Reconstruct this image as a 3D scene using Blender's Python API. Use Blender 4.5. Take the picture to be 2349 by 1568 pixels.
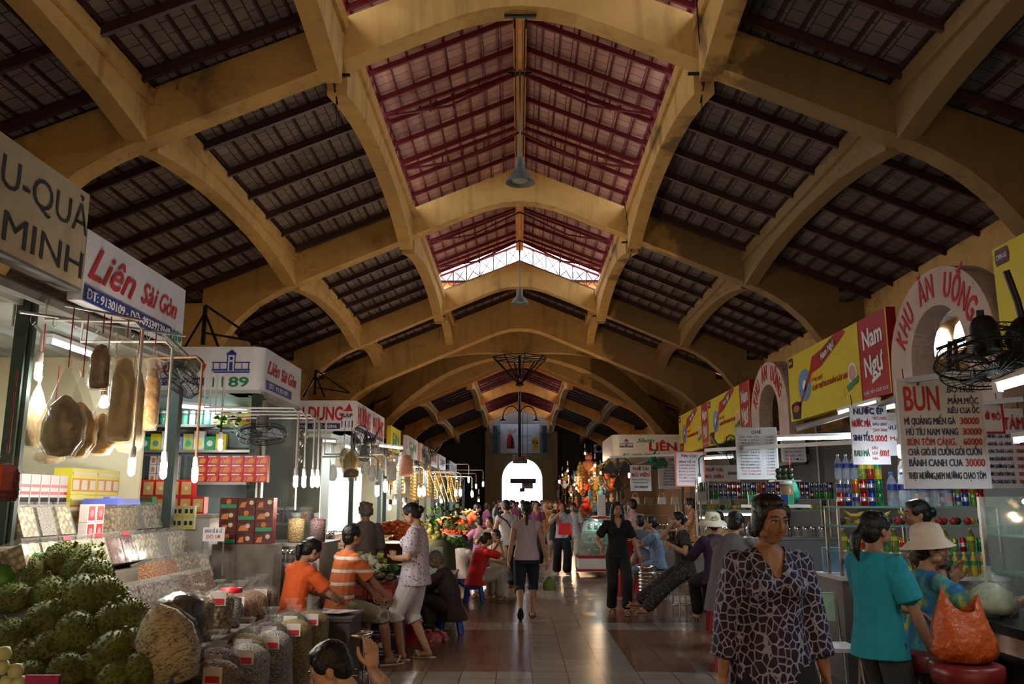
import bpy, bmesh, math, random
from math import sin, cos, pi, radians, sqrt, atan2
from mathutils import Vector, Matrix, Quaternion
random.seed(7)
SC = bpy.context.scene
for _o in list(bpy.data.objects): bpy.data.objects.remove(_o)
COL = SC.collection
# ------------------------------------------------------------------ camera
W_, H_, F_ = 2349, 1568, 1930.0
EYE = 1.57
PITCH = math.atan(366 / F_)
YAW = math.atan(16.5 / F_)
cam = bpy.data.cameras.new('camera'); cam.sensor_width = 36; cam.lens = 36 * F_ / W_
cam.clip_start = .05; cam.clip_end = 400
camo = bpy.data.objects.new('camera', cam); COL.objects.link(camo)
camo.location = (0, 0, EYE); camo.rotation_euler = (pi / 2 + PITCH, 0, YAW)
SC.camera = camo
# ------------------------------------------------------------------ world: an overcast white sky
wd = bpy.data.worlds.new('sky'); SC.world = wd; wd.use_nodes = True
wn = wd.node_tree.nodes; wl = wd.node_tree.links
bg = wn['Background']; bg.inputs['Color'].default_value = (.80, .88, 1, 1); bg.inputs['Strength'].default_value = 13.0
# ------------------------------------------------------------------ exposure
SC.view_settings.view_transform = 'Standard'; SC.view_settings.look = 'None'
SC.view_settings.exposure = -0.55; SC.view_settings.gamma = 1.0
SC.view_settings.use_curve_mapping = False
cy = SC.cycles
cy.max_bounces = 4; cy.diffuse_bounces = 2; cy.glossy_bounces = 2; cy.transmission_bounces = 2; cy.transparent_max_bounces = 8
cy.use_adaptive_sampling = True; cy.adaptive_threshold = .08; cy.adaptive_min_samples = 10
cy.caustics_reflective = False; cy.caustics_refractive = False
cy.sample_clamp_indirect = 3.0; cy.use_denoising = True

# ------------------------------------------------------------------ pixel -> world point at camera depth d
_R = camo.rotation_euler.to_matrix()
_CR, _CU, _CF = _R @ Vector((1, 0, 0)), _R @ Vector((0, 1, 0)), _R @ Vector((0, 0, -1))
def at(px, py, d):
    return Vector((0, 0, EYE)) + d * (_CF + (px - W_ / 2) / F_ * _CR + (H_ / 2 - py) / F_ * _CU)

# ------------------------------------------------------------------ materials
MATS = {}
def lin(c):
    return tuple((x / 12.92 if x <= .04045 else ((x + .055) / 1.055) ** 2.4) for x in c[:3])
def hexc(h):
    h = h.lstrip('#'); return lin([int(h[i:i + 2], 16) / 255 for i in (0, 2, 4)])
def newmat(name):
    m = bpy.data.materials.new(name); m.use_nodes = True
    nt = m.node_tree; b = nt.nodes['Principled BSDF']
    return m, nt, b
def mat(name, col=(.5, .5, .5), rough=.6, metal=0, emit=None, es=0, alpha=1, trans=0, ior=1.45, coat=0, noise=0, nscale=8, bump=0, spec=None):
    """plain principled material with optional mottling (noise) and bump"""
    if name in MATS: return MATS[name]
    if isinstance(col, str): col = hexc(col)
    m, nt, b = newmat(name); N, L = nt.nodes, nt.links
    b.inputs['Base Color'].default_value = (*col, 1); b.inputs['Roughness'].default_value = rough
    b.inputs['Metallic'].default_value = metal; b.inputs['IOR'].default_value = ior
    b.inputs['Alpha'].default_value = alpha; b.inputs['Transmission Weight'].default_value = trans
    b.inputs['Coat Weight'].default_value = coat
    if spec is not None: b.inputs['Specular IOR Level'].default_value = spec
    if emit:
        if isinstance(emit, str): emit = hexc(emit)
        b.inputs['Emission Color'].default_value = (*emit, 1); b.inputs['Emission Strength'].default_value = es
        if es < 60: m.cycles.emission_sampling = 'NONE'
    if noise or bump:
        tc = N.new('ShaderNodeTexCoord'); nz = N.new('ShaderNodeTexNoise')
        nz.inputs['Scale'].default_value = nscale; nz.inputs['Detail'].default_value = 5
        L.new(tc.outputs['Object'], nz.inputs['Vector'])
        if noise:
            mx = N.new('ShaderNodeMix'); mx.data_type = 'RGBA'; mx.blend_type = 'MIX'
            mx.inputs['A'].default_value = (*[c * (1 - noise) for c in col], 1)
            mx.inputs['B'].default_value = (*[min(1, c * (1 + noise)) for c in col], 1)
            rp = N.new('ShaderNodeMapRange'); rp.inputs['From Min'].default_value = .3; rp.inputs['From Max'].default_value = .7
            L.new(nz.outputs['Fac'], rp.inputs['Value']); L.new(rp.outputs['Result'], mx.inputs['Factor'])
            L.new(mx.outputs['Result'], b.inputs['Base Color'])
        if bump:
            bp = N.new('ShaderNodeBump'); bp.inputs['Strength'].default_value = bump; bp.inputs['Distance'].default_value = .02
            L.new(nz.outputs['Fac'], bp.inputs['Height']); L.new(bp.outputs['Normal'], b.inputs['Normal'])
    MATS[name] = m
    return m
def ramp_mat(name, tex, scale, stops, rough=.7, coord='Object', stretch=(1, 1, 1), feature=None, bump=0, interp='LINEAR', alpha=None, dist=0, rot=(0, 0, 0), emis=0, coat=0):
    """colour ramp driven by a procedural texture: tex = noise / voronoi / edge / wave / checker / cell"""
    if name in MATS: return MATS[name]
    m, nt, b = newmat(name); N, L = nt.nodes, nt.links
    tc = N.new('ShaderNodeTexCoord'); mp = N.new('ShaderNodeMapping'); mp.inputs['Scale'].default_value = stretch; mp.inputs['Rotation'].default_value = rot
    L.new(tc.outputs[coord], mp.inputs['Vector'])
    if tex == 'noise':
        t = N.new('ShaderNodeTexNoise'); t.inputs['Detail'].default_value = 4; t.inputs['Distortion'].default_value = dist; out = t.outputs['Fac']
    elif tex in ('voronoi', 'edge', 'cell'):
        t = N.new('ShaderNodeTexVoronoi')
        if tex == 'edge': t.feature = 'DISTANCE_TO_EDGE'
        out = t.outputs['Distance']
        if tex == 'cell':
            sx = N.new('ShaderNodeSeparateColor'); L.new(t.outputs['Color'], sx.inputs['Color']); out = sx.outputs['Red']
    elif tex == 'wave':
        t = N.new('ShaderNodeTexWave'); t.bands_direction = feature or 'Z'; t.inputs['Distortion'].default_value = dist; out = t.outputs['Fac']
    t.inputs['Scale'].default_value = scale
    L.new(mp.outputs['Vector'], t.inputs['Vector'])
    r = N.new('ShaderNodeValToRGB'); r.color_ramp.interpolation = interp
    el = r.color_ramp.elements
    while len(el) > 1: el.remove(el[-1])
    for i, (p, c) in enumerate(stops):
        if isinstance(c, str): c = hexc(c)
        e = el[0] if i == 0 else el.new(p)
        e.position = p; e.color = (*c[:3], 1)
    L.new(out, r.inputs['Fac']); L.new(r.outputs['Color'], b.inputs['Base Color'])
    b.inputs['Roughness'].default_value = rough; b.inputs['Coat Weight'].default_value = coat
    if bump:
        bp = N.new('ShaderNodeBump'); bp.inputs['Strength'].default_value = bump; bp.inputs['Distance'].default_value = .01
        L.new(out, bp.inputs['Height']); L.new(bp.outputs['Normal'], b.inputs['Normal'])
    if alpha is not None: b.inputs['Alpha'].default_value = alpha
    MATS[name] = m
    return m

# ------------------------------------------------------------------ mesh collector
class MB:
    def __init__(s): s.v = []; s.f = []; s.mi = []; s.mats = []; s.cur = 0; s.sm = []; s.smooth = False
    def m(s, material):
        if material not in s.mats: s.mats.append(material)
        s.cur = s.mats.index(material); return s
    def add(s, vs, fs, smooth=None):
        o = len(s.v); s.v += [tuple(v) for v in vs]
        sm = s.smooth if smooth is None else smooth
        for f in fs: s.f.append([i + o for i in f]); s.mi.append(s.cur); s.sm.append(sm)
        return s
    def box(s, c, d, M=None, taper=1):
        x, y, z = d[0] / 2, d[1] / 2, d[2] / 2
        vs = [Vector((sx * x * (taper if sz > 0 else 1), sy * y * (taper if sz > 0 else 1), sz * z)) for sz in (-1, 1) for sy in (-1, 1) for sx in (-1, 1)]
        c = Vector(c)
        vs = [((M @ v) if M else v) + c for v in vs]
        return s.add(vs, [(0, 2, 3, 1), (4, 5, 7, 6), (0, 1, 5, 4), (2, 6, 7, 3), (0, 4, 6, 2), (1, 3, 7, 5)], False)
    def bb(s, x0, x1, y0, y1, z0, z1):
        return s.box(((x0 + x1) / 2, (y0 + y1) / 2, (z0 + z1) / 2), (abs(x1 - x0), abs(y1 - y0), abs(z1 - z0)))
    def bar(s, a, b, w, h=None):
        a, b = Vector(a), Vector(b); d = b - a; L = d.length
        if L < 1e-6: return s
        q = d.to_track_quat('Y', 'Z').to_matrix()
        return s.box((a + b) / 2, (w, L, h or w), q)
    def tube(s, pts, r, n=8, cap=True, smooth=True):
        pts = [Vector(p) for p in pts]; rs = r if isinstance(r, (list, tuple)) else [r] * len(pts)
        ref = None; vs = []; fs = []
        for i, p in enumerate(pts):
            t = (pts[min(i + 1, len(pts) - 1)] - pts[max(i - 1, 0)])
            t = t.normalized() if t.length > 1e-9 else Vector((0, 0, 1))
            if ref is None:
                ref = t.orthogonal().normalized()
            else:
                ref = (ref - t * ref.dot(t)); ref = ref.normalized() if ref.length > 1e-6 else t.orthogonal().normalized()
            u = t.cross(ref)
            for k in range(n):
                a = 2 * pi * k / n; vs.append(p + (ref * cos(a) + u * sin(a)) * rs[i])
        for i in range(len(pts) - 1):
            for k in range(n):
                k2 = (k + 1) % n
                fs.append((i * n + k, i * n + k2, (i + 1) * n + k2, (i + 1) * n + k))
        s.add(vs, fs, smooth)
        if cap:
            s.add(vs[:n], [tuple(range(n - 1, -1, -1))], False); s.add(vs[-n:], [tuple(range(n))], False)
        return s
    def lathe(s, prof, c=(0, 0, 0), n=16, M=None, sx=1, sy=1, smooth=True, f=None):
        """profile [(r, z)...] around Z"""
        c = Vector(c); vs = []; fs = []
        for r, z in prof:
            for k in range(n):
                a = 2 * pi * k / n; rr = r * (f(a, z) if f else 1)
                v = Vector((rr * cos(a) * sx, rr * sin(a) * sy, z)); vs.append(((M @ v) if M else v) + c)
        for i in range(len(prof) - 1):
            for k in range(n):
                k2 = (k + 1) % n; fs.append((i * n + k, i * n + k2, (i + 1) * n + k2, (i + 1) * n + k))
        s.add(vs, fs, smooth)
        if prof[0][0] > 1e-5: s.add(vs[:n], [tuple(range(n - 1, -1, -1))], False)
        if prof[-1][0] > 1e-5: s.add(vs[-n:], [tuple(range(n))], False)
        return s
    def ball(s, c, r, n=10, M=None):
        if not isinstance(r, (tuple, list)): r = (r, r, r)
        m = max(3, n // 2)
        vs = []; fs = []; c = Vector(c)
        for i in range(m + 1):
            th = pi * i / m
            for k in range(n):
                a = 2 * pi * k / n
                v = Vector((r[0] * sin(th) * cos(a), r[1] * sin(th) * sin(a), -r[2] * cos(th)))
                vs.append(((M @ v) if M else v) + c)
        for i in range(m):
            for k in range(n):
                k2 = (k + 1) % n; fs.append((i * n + k, i * n + k2, (i + 1) * n + k2, (i + 1) * n + k))
        return s.add(vs, fs, True)
    def prism(s, poly, d, M=None, c=(0, 0, 0), smooth=False):
        """polygon [(x, y)] in XY extruded 0..d in Z, then M, then c"""
        n = len(poly); c = Vector(c)
        vs = [Vector((x, y, 0)) for x, y in poly] + [Vector((x, y, d)) for x, y in poly]
        vs = [((M @ v) if M else v) + c for v in vs]
        fs = [tuple(range(n - 1, -1, -1)), tuple(range(n, 2 * n))] + [(i, (i + 1) % n, n + (i + 1) % n, n + i) for i in range(n)]
        return s.add(vs, fs, smooth)
    def quad(s, a, b, c, d, t=0):
        a, b, c, d = map(Vector, (a, b, c, d))
        if t:
            nrm = (b - a).cross(d - a).normalized() * t
            vs = [a, b, c, d, a + nrm, b + nrm, c + nrm, d + nrm]
            return s.add(vs, [(3, 2, 1, 0), (4, 5, 6, 7), (0, 1, 5, 4), (1, 2, 6, 5), (2, 3, 7, 6), (3, 0, 4, 7)], False)
        return s.add([a, b, c, d], [(0, 1, 2, 3)], False)
    def mesh(s, name):
        me = bpy.data.meshes.new(name); me.from_pydata(s.v, [], s.f)
        for mm in s.mats: me.materials.append(mm)
        if s.mats: me.polygons.foreach_set('material_index', s.mi)
        me.polygons.foreach_set('use_smooth', s.sm)
        me.validate(); me.update(); return me
    def build(s, name, material=None, parent=None, loc=None, rot=None):
        if material is not None and not s.mats: s.mats = [material]
        o = bpy.data.objects.new(name, s.mesh(name)); COL.objects.link(o)
        if parent is not None: o.parent = parent
        if loc is not None: o.location = loc
        if rot is not None: o.rotation_euler = rot
        return o
def Z(a): return Matrix.Rotation(a, 3, 'Z')
def X(a): return Matrix.Rotation(a, 3, 'X')
def Y(a): return Matrix.Rotation(a, 3, 'Y')
def tag(o, label=None, cat=None, group=None, kind=None):
    if label: o['label'] = label
    if cat: o['category'] = cat
    if group: o['group'] = group
    if kind: o['kind'] = kind
    return o
def empty(name, loc=(0, 0, 0), rz=0, label=None, cat=None, group=None):
    o = bpy.data.objects.new(name, None); COL.objects.link(o); o.empty_display_size = .1
    o.location = loc; o.rotation_euler = (0, 0, rz)
    return tag(o, label, cat, group)
KIDS = {}
def dup(root, loc=None, rz=None, label=None, group=None, scale=None, rot=None):
    """copy of a thing with its parts and sub-parts"""
    def rec(o, par):
        c = o.copy(); COL.objects.link(c)
        if par is not None: c.parent = par
        for ch in list(o.children): rec(ch, c)
        return c
    r = rec(root, None)
    if loc is not None: r.location = loc
    if rz is not None: r.rotation_euler = (0, 0, rz)
    if rot is not None: r.rotation_euler = rot
    if scale is not None: r.scale = scale if isinstance(scale, (tuple, list)) else (scale,) * 3
    if label: r['label'] = label
    if group: r['group'] = group
    return r
def struct(mb, name, material=None, parent=None):
    o = mb.build(name, material, parent)
    if parent is None: o['kind'] = 'structure'
    return o
ORD = 'first second third fourth fifth sixth seventh eighth ninth tenth eleventh twelfth thirteenth fourteenth fifteenth sixteenth seventeenth eighteenth nineteenth twentieth'.split()
def nth(i): return ORD[i] if i < 20 else 'twenty-' + ORD[i - 20] if i < 29 else 'number %d' % (i + 1)
def point(loc, power, col=(1, 1, 1), r=.05, name='bulb_light', parent=None):
    l = bpy.data.lights.new(name, 'POINT'); l.energy = power; l.color = col; l.shadow_soft_size = r
    o = bpy.data.objects.new(name, l); COL.objects.link(o); o.location = loc
    if parent is not None: o.parent = parent
    return o
def area(loc, rot, sx, sy, power, col=(1, 1, 1), name='tube_light', parent=None):
    l = bpy.data.lights.new(name, 'AREA'); l.shape = 'RECTANGLE'; l.size = sx; l.size_y = sy; l.energy = power; l.color = col
    o = bpy.data.objects.new(name, l); COL.objects.link(o); o.location = loc; o.rotation_euler = rot
    if parent is not None: o.parent = parent
    return o
# ================================================================== THE HALL
def stain_mat(name, base, dark, stain, amt=.5, rough=.85, damp=False):
    m, nt, b = newmat(name); N, L = nt.nodes, nt.links
    tc = N.new('ShaderNodeTexCoord')
    n1 = N.new('ShaderNodeTexNoise'); n1.inputs['Scale'].default_value = .7; n1.inputs['Detail'].default_value = 8; n1.inputs['Roughness'].default_value = .65
    n2 = N.new('ShaderNodeTexNoise'); n2.inputs['Scale'].default_value = 2.6; n2.inputs['Detail'].default_value = 8; n2.inputs['Roughness'].default_value = .7
    mp = N.new('ShaderNodeMapping'); mp.inputs['Scale'].default_value = (3, 3, .35)
    n3 = N.new('ShaderNodeTexNoise'); n3.inputs['Scale'].default_value = 1.5; n3.inputs['Detail'].default_value = 6
    L.new(tc.outputs['Object'], n1.inputs['Vector']); L.new(tc.outputs['Object'], n2.inputs['Vector'])
    L.new(tc.outputs['Object'], mp.inputs['Vector']); L.new(mp.outputs['Vector'], n3.inputs['Vector'])
    def mixc(fac, a, bcol):
        mx = N.new('ShaderNodeMix'); mx.data_type = 'RGBA'
        L.new(fac, mx.inputs['Factor'])
        for k, s in (('A', a), ('B', bcol)):
            if isinstance(s, tuple): mx.inputs[k].default_value = (*s, 1)
            else: L.new(s, mx.inputs[k])
        return mx.outputs['Result']
    def rng(o, a, bb, hi=1.0):
        r = N.new('ShaderNodeMapRange'); r.inputs['From Min'].default_value = a; r.inputs['From Max'].default_value = bb; r.inputs['To Max'].default_value = hi
        L.new(o, r.inputs['Value']); return r.outputs['Result']
    c = mixc(rng(n2.outputs['Fac'], .35, .7), base, dark)
    c = mixc(rng(n3.outputs['Fac'], .55, .8, .6), c, stain)
    c = mixc(rng(n1.outputs['Fac'], .62 - .2 * amt, .68 - .1 * amt, amt), c, stain)
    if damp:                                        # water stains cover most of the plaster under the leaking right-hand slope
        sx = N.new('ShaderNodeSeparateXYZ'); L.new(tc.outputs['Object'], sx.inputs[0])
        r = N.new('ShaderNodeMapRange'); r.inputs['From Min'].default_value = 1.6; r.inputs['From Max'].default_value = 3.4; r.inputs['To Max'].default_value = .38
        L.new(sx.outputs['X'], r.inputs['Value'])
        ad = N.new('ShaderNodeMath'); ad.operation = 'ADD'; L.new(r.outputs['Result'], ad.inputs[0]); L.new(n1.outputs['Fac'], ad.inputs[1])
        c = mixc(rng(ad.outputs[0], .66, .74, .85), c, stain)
    L.new(c, b.inputs['Base Color']); b.inputs['Roughness'].default_value = rough
    bp = N.new('ShaderNodeBump'); bp.inputs['Strength'].default_value = .15; bp.inputs['Distance'].default_value = .02
    L.new(n2.outputs['Fac'], bp.inputs['Height']); L.new(bp.outputs['Normal'], b.inputs['Normal'])
    return m
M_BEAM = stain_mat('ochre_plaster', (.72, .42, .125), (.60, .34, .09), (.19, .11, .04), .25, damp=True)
M_BEAMD = stain_mat('stained_ochre_plaster', (.60, .36, .11), (.46, .26, .08), (.11, .07, .035), .8)
M_BEAMO = stain_mat('orange_plaster', (.82, .36, .09), (.70, .29, .06), (.3, .14, .05), .2)
M_WALL = stain_mat('orange_wall_paint', (.62, .36, .12), (.52, .29, .09), (.25, .14, .06), .3)
M_IRON = mat('dark_red_steel', (.055, .022, .02), .5)
M_CRIM = mat('crimson_steel', (.15, .012, .022), .5)
M_RIDGE = mat('orange_ridge_paint', (.72, .33, .09), .6, noise=.15, nscale=3)
M_DARKM = mat('dark_metal', (.02, .02, .02), .45, metal=.6)
def tile_mat(name, a, bcol, grout):
    m, nt, b = newmat(name); N, L = nt.nodes, nt.links
    tc = N.new('ShaderNodeTexCoord')
    br = N.new('ShaderNodeTexBrick'); br.offset = .5
    br.inputs['Scale'].default_value = 1; br.inputs['Brick Width'].default_value = .22; br.inputs['Row Height'].default_value = .27
    br.inputs['Mortar Size'].default_value = .008; br.inputs['Color1'].default_value = (*a, 1); br.inputs['Color2'].default_value = (*bcol, 1); br.inputs['Mortar'].default_value = (*grout, 1)
    mp = N.new('ShaderNodeMapping'); mp.inputs['Rotation'].default_value = (0, 0, pi / 2)
    L.new(tc.outputs['Object'], mp.inputs['Vector']); L.new(mp.outputs['Vector'], br.inputs['Vector'])
    nz = N.new('ShaderNodeTexNoise'); nz.inputs['Scale'].default_value = 1.2; nz.inputs['Detail'].default_value = 6; L.new(tc.outputs['Object'], nz.inputs['Vector'])
    rr = N.new('ShaderNodeMapRange'); rr.inputs['From Min'].default_value = .3; rr.inputs['From Max'].default_value = .7; rr.inputs['To Min'].default_value = .55; rr.inputs['To Max'].default_value = 1.1
    L.new(nz.outputs['Fac'], rr.inputs['Value'])
    mx = N.new('ShaderNodeMix'); mx.data_type = 'RGBA'; mx.blend_type = 'MULTIPLY'; mx.inputs['Factor'].default_value = 1
    L.new(br.outputs['Color'], mx.inputs['A']); L.new(rr.outputs['Result'], mx.inputs['B']); L.new(mx.outputs['Result'], b.inputs['Base Color'])
    b.inputs['Roughness'].default_value = .85
    return m
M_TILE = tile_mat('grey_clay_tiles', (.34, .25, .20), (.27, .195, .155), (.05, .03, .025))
M_TILED = tile_mat('shaded_clay_tiles', (.20, .155, .125), (.16, .12, .10), (.03, .02, .018))  # grey tiles darkened for the right-hand slopes; their dimmer light put into the colour
M_TILER = tile_mat('skylit_clay_tiles', (.78, .46, .40), (.66, .37, .32), (.20, .08, .07))  # lantern copy of the tiles, skylight painted in as a brighter pink
XC = .02                                           # centre line of the nave
HW, HL = 6.65, 2.19                                # half widths: nave, lantern
EZ = 5.35; RZ = 8.05                               # roof plane at the eave and at the ridge
def roofz(x): return RZ - (RZ - EZ) / HW * abs(x)
YA = [-4.0, 2.55, 9.15, 15.70, 22.3]               # arches of the front hall
YD = 26.0                                          # first crossing arch
YF = [36.1, 44.5, 54.5]                            # far hall
def soffit(x, drop=0):
    x = abs(x)
    if x < .9: z = 7.31 - .20 * (x / .9) ** 2
    elif x < 4.3: z = 7.11 - (x - .9) * (7.11 - 5.66) / 3.4
    else:
        t = (x - 4.3) / 1.75; t = min(t, 1); z = 5.66 - .75 * t - 1.05 * t * t * t
    return z - drop
def arch(name, y, gap_top=0, thick=.3, drop=0, mat_=None, leftgap=0):
    """one concrete portal arch spanning the nave, with its two piers"""
    b = MB(); n = 36; xs = [-6.05 + 12.1 * i / n for i in range(n + 1)]
    up = [(x, roofz(x) - .03) for x in [-HW, 0, HW]]
    y0, y1 = y - thick / 2, y + thick / 2
    # outline: pier left foot up soffit, to pier right foot, out, up to eave, over the ridge
    out = [(-6.05, 0)] + [(x, soffit(x, drop)) for x in xs] + [(6.05, 0), (HW + .15, 0), (HW + .15, roofz(HW))]
    # build as strips (soffit point / roof point) so faces stay planar
    vs = []; fs = []
    for x in xs:
        zt = roofz(x) - .04
        vs += [(x + XC, y0, soffit(x, drop)), (x + XC, y0, zt), (x + XC, y1, soffit(x, drop)), (x + XC, y1, zt)]
    for i in range(n):
        a, c = i * 4, (i + 1) * 4
        fs += [(a, c, c + 1, a + 1), (a + 2, a + 3, c + 3, c + 2), (a, a + 2, c + 2, c), (a + 1, c + 1, c + 3, a + 3)]
    b.add(vs, fs)
    for s in (-1, 1):
        b.bb(s * 6.05 + XC, s * 6.8 + XC, y0, y1, 0, roofz(6.7) - .05)
    return struct(b, name, mat_ or M_BEAM)
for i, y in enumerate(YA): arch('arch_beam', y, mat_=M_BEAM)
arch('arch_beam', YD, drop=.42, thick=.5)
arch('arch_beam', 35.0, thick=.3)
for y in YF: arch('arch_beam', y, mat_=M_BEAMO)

def purlin(x, y0, y1, top_h, mid_h=.34, end_h=.62, w=.24, ztop=None, cap=True):
    """longitudinal haunched beam, deeper where it meets the arches"""
    b = MB(); n = 14; zt = (roofz(x) - .03) if ztop is None else ztop
    vs = []; fs = []
    for i in range(n + 1):
        t = i / n; y = y0 + (y1 - y0) * t; h = mid_h + (end_h - mid_h) * abs(2 * t - 1) ** 2.2
        for dx in (-w / 2, w / 2): vs += [(x + dx + XC, y, zt - h), (x + dx + XC, y, zt)]
    for i in range(n):
        a, c = i * 4, (i + 1) * 4
        fs += [(a, a + 1, c + 1, c), (a + 2, c + 2, c + 3, a + 3), (a, c, c + 2, a + 2), (a + 1, a + 3, c + 3, c + 1)]
    fs += [(0, 2, 3, 1), (n * 4, n * 4 + 1, n * 4 + 3, n * 4 + 2)]
    b.add(vs, fs)
    if cap:                                        # slimmer upper band that steps out, as on the side beams
        s = 1 if x > 0 else -1
        b.bb(x + XC - w / 2 - .05, x + XC + w / 2 + .05, y0, y1, zt - .17, zt + .02)
    return struct(b, 'trim_beam', M_BEAM)
bays = [(YA[i], YA[i + 1]) for i in range(4)] + [(YA[4], YD)] + [(35.0, YF[0]), (YF[0], YF[1]), (YF[1], YF[2]), (YF[2], 60.3)]
for (a, c) in bays:
    if c - a < 2: continue
    for s in (-1, 1):
        purlin(s * HL, a + .15, c - .15, 0, .42, .80)
        purlin(s * 4.40, a + .15, c - .15, 0, .34, .62)

def slope(y0, y1, x0, x1, zf, side, tile, iron, nr, name, bat=.27, out=0, rw=.055):
    """one roof slope: tile deck, rafters across, battens along"""
    p = lambda x, y, dz=0: (side * x + XC, y, zf(x) + dz)
    b = MB(); b.quad(p(x0, y0), p(x1 + out, y0), p(x1 + out, y1), p(x0, y1), .04 * side)
    o = struct(b, 'ceiling', tile)
    r = MB()
    for i in range(nr):
        y = y0 + (y1 - y0) * (i + .5) / nr
        r.bar(p(x0, y, -.09), p(x1, y, -.09), rw, rw * 2)
    k = int((x1 - x0) / bat)
    for j in range(k + 1):
        x = x0 + (x1 - x0) * (j + .3) / (k + .6)
        r.bar(p(x, y0, -.02), p(x, y1, -.02), rw * .6, .04)
    r.build('rafters', iron, o)
    return o
def lz(x): return 8.62 - .41 * abs(x)              # lantern roof: ridge, eave
LANT = [(YA[0], YA[1]), (YA[1], YA[2]), (YA[2], YA[3]), (YA[3], YA[4])]
FL = [(YF[0], YF[1]), (YF[1], YF[2]), (YF[2], 58.5)]
for (a, c) in bays:
    nr = 7 if c - a < 7 else 9
    if c == YD: nr = 4
    lant = (a, c) in LANT or a >= 36
    for s in (-1, 1):
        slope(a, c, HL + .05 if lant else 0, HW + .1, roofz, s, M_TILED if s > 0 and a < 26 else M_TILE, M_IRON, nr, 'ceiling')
        if lant:
            slope(a - .0, c + .0, 0, HL + .05, lz, s, M_TILER, M_CRIM, nr + 1, 'ceiling', .27, out=.12, rw=.04)
# lantern louvre walls, one per side of each bay, and the tie frames under its roof
def lantern_frame(a, c):
    for s in (-1, 1):
        b = MB(); x = s * HL + XC; z0, z1 = roofz(HL) + .06, lz(HL) - .02
        b.bar((x, a, z0), (x, c, z0), .05, .05); b.bar((x, a, z1), (x, c, z1), .05, .05)
        n = int((c - a) / .34)
        for i in range(n):
            y = a + (c - a) * i / n; y2 = a + (c - a) * (i + 1) / n
            b.bar((x, y, z0), (x, y, z1), .035, .035)
            b.bar((x, y, z0 if i % 2 else z1), (x, y2, z1 if i % 2 else z0), .022, .022)
        struct(b, 'trim_frame', M_CRIM)
    nt = 3
    for i in range(nt):                            # light roof trusses across the lantern
        y = a + (c - a) * (i + .5) / nt; b = MB()
        for s in (-1, 1):
            e, r_ = Vector((s * HL + XC, y, lz(HL) - .16)), Vector((XC, y, lz(0) - .2))
            m_ = Vector((s * HL * .52 + XC, y, lz(HL * .52) - .42))
            b.bar(e, r_, .06, .06); b.bar(e, m_, .035, .035); b.bar(m_, r_ - Vector((0, 0, .12)), .035, .035)
            for t in (.35, .52, .7):
                q = e.lerp(r_, t); b.bar(q, (q.x, y, q.z - .22 - .1 * (t == .52)), .022, .022)
        struct(b, 'trim_truss', M_CRIM)
for a, c in LANT + FL: lantern_frame(a, c)
def gable_frame(y):
    b = MB()
    for s in (-1, 1):
        t0, t1 = Vector((XC, y, lz(0) - .06)), Vector((s * HL + XC, y, lz(HL) - .06))
        b0, b1 = Vector((XC, y, roofz(0) + .03)), Vector((s * HL + XC, y, roofz(HL) + .05))
        b.bar(t0, t1, .05); b.bar(b0, b1, .05)
        n = 6
        for i in range(n):
            p, q = t0.lerp(t1, i / n), t0.lerp(t1, (i + 1) / n); r_, s_ = b0.lerp(b1, i / n), b0.lerp(b1, (i + 1) / n)
            b.bar(p, r_, .025); b.bar(p, s_, .018); b.bar(r_, q, .018)
    struct(b, 'trim_gable_frame', M_CRIM)
gable_frame(YA[4] + .1)
# outside tile strip seen through the open gable at the end of the lantern
b = MB(); 
for s in (-1, 1):
    p = lambda x, y, dz: (s * x + XC, y, roofz(x) + dz)
    b.quad(p(0, YA[4] + .3, .10), p(HW, YA[4] + .3, .10), p(HW, YD, .10), p(0, YD, .10), .03 * s)
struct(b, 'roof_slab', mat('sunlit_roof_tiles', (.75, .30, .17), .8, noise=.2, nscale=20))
# ridge beams
for a, c in LANT:
    b = MB(); b.bb(XC - .10, XC + .10, a, c, lz(0) - .26, lz(0) - .02); b.bb(XC - .035, XC + .035, a, c, lz(0) - .31, lz(0) - .26)
    struct(b, 'trim_ridge_beam', M_RIDGE)
for a, c in FL + [(YA[4], YD)]:
    b = MB(); zz = (lz if a > 30 else roofz)(0); b.bb(XC - .1, XC + .1, a, c, zz - .26, zz - .02); struct(b, 'trim_ridge_beam', M_RIDGE)
# ------------------------------------------------------------------ the crossing between the halls
b = MB()                                            # pyramid roof of the crossing
cz = 10.0; yc = (YD + 35) / 2
corn = [(-9, YD - .2), (9, YD - .2), (9, 35.2), (-9, 35.2)]; ce = 8.4
for i in range(4):
    a, c = corn[i], corn[(i + 1) % 4]
    b.add([(a[0], a[1], ce), (c[0], c[1], ce), (0, yc, cz)], [(0, 1, 2), ])
    b.add([(a[0], a[1], ce + .05), (c[0], c[1], ce + .05), (0, yc, cz + .1)], [(2, 1, 0), ])
o = struct(b, 'ceiling', M_TILE)
r = MB()
for i in range(4):
    a, c = Vector((*corn[i], ce - .05)), Vector((*corn[(i + 1) % 4], ce - .05)); ap = Vector((0, yc, cz - .05))
    for k in range(1, 14):
        t = k / 14; r.bar(a.lerp(ap, t), c.lerp(ap, t), .05, .06)
    for k in range(1, 12):
        t = k / 12; q = a.lerp(c, t); r.bar(q, ap.lerp(q, .05), .05, .09)
r.build('rafters', M_IRON, o)
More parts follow.
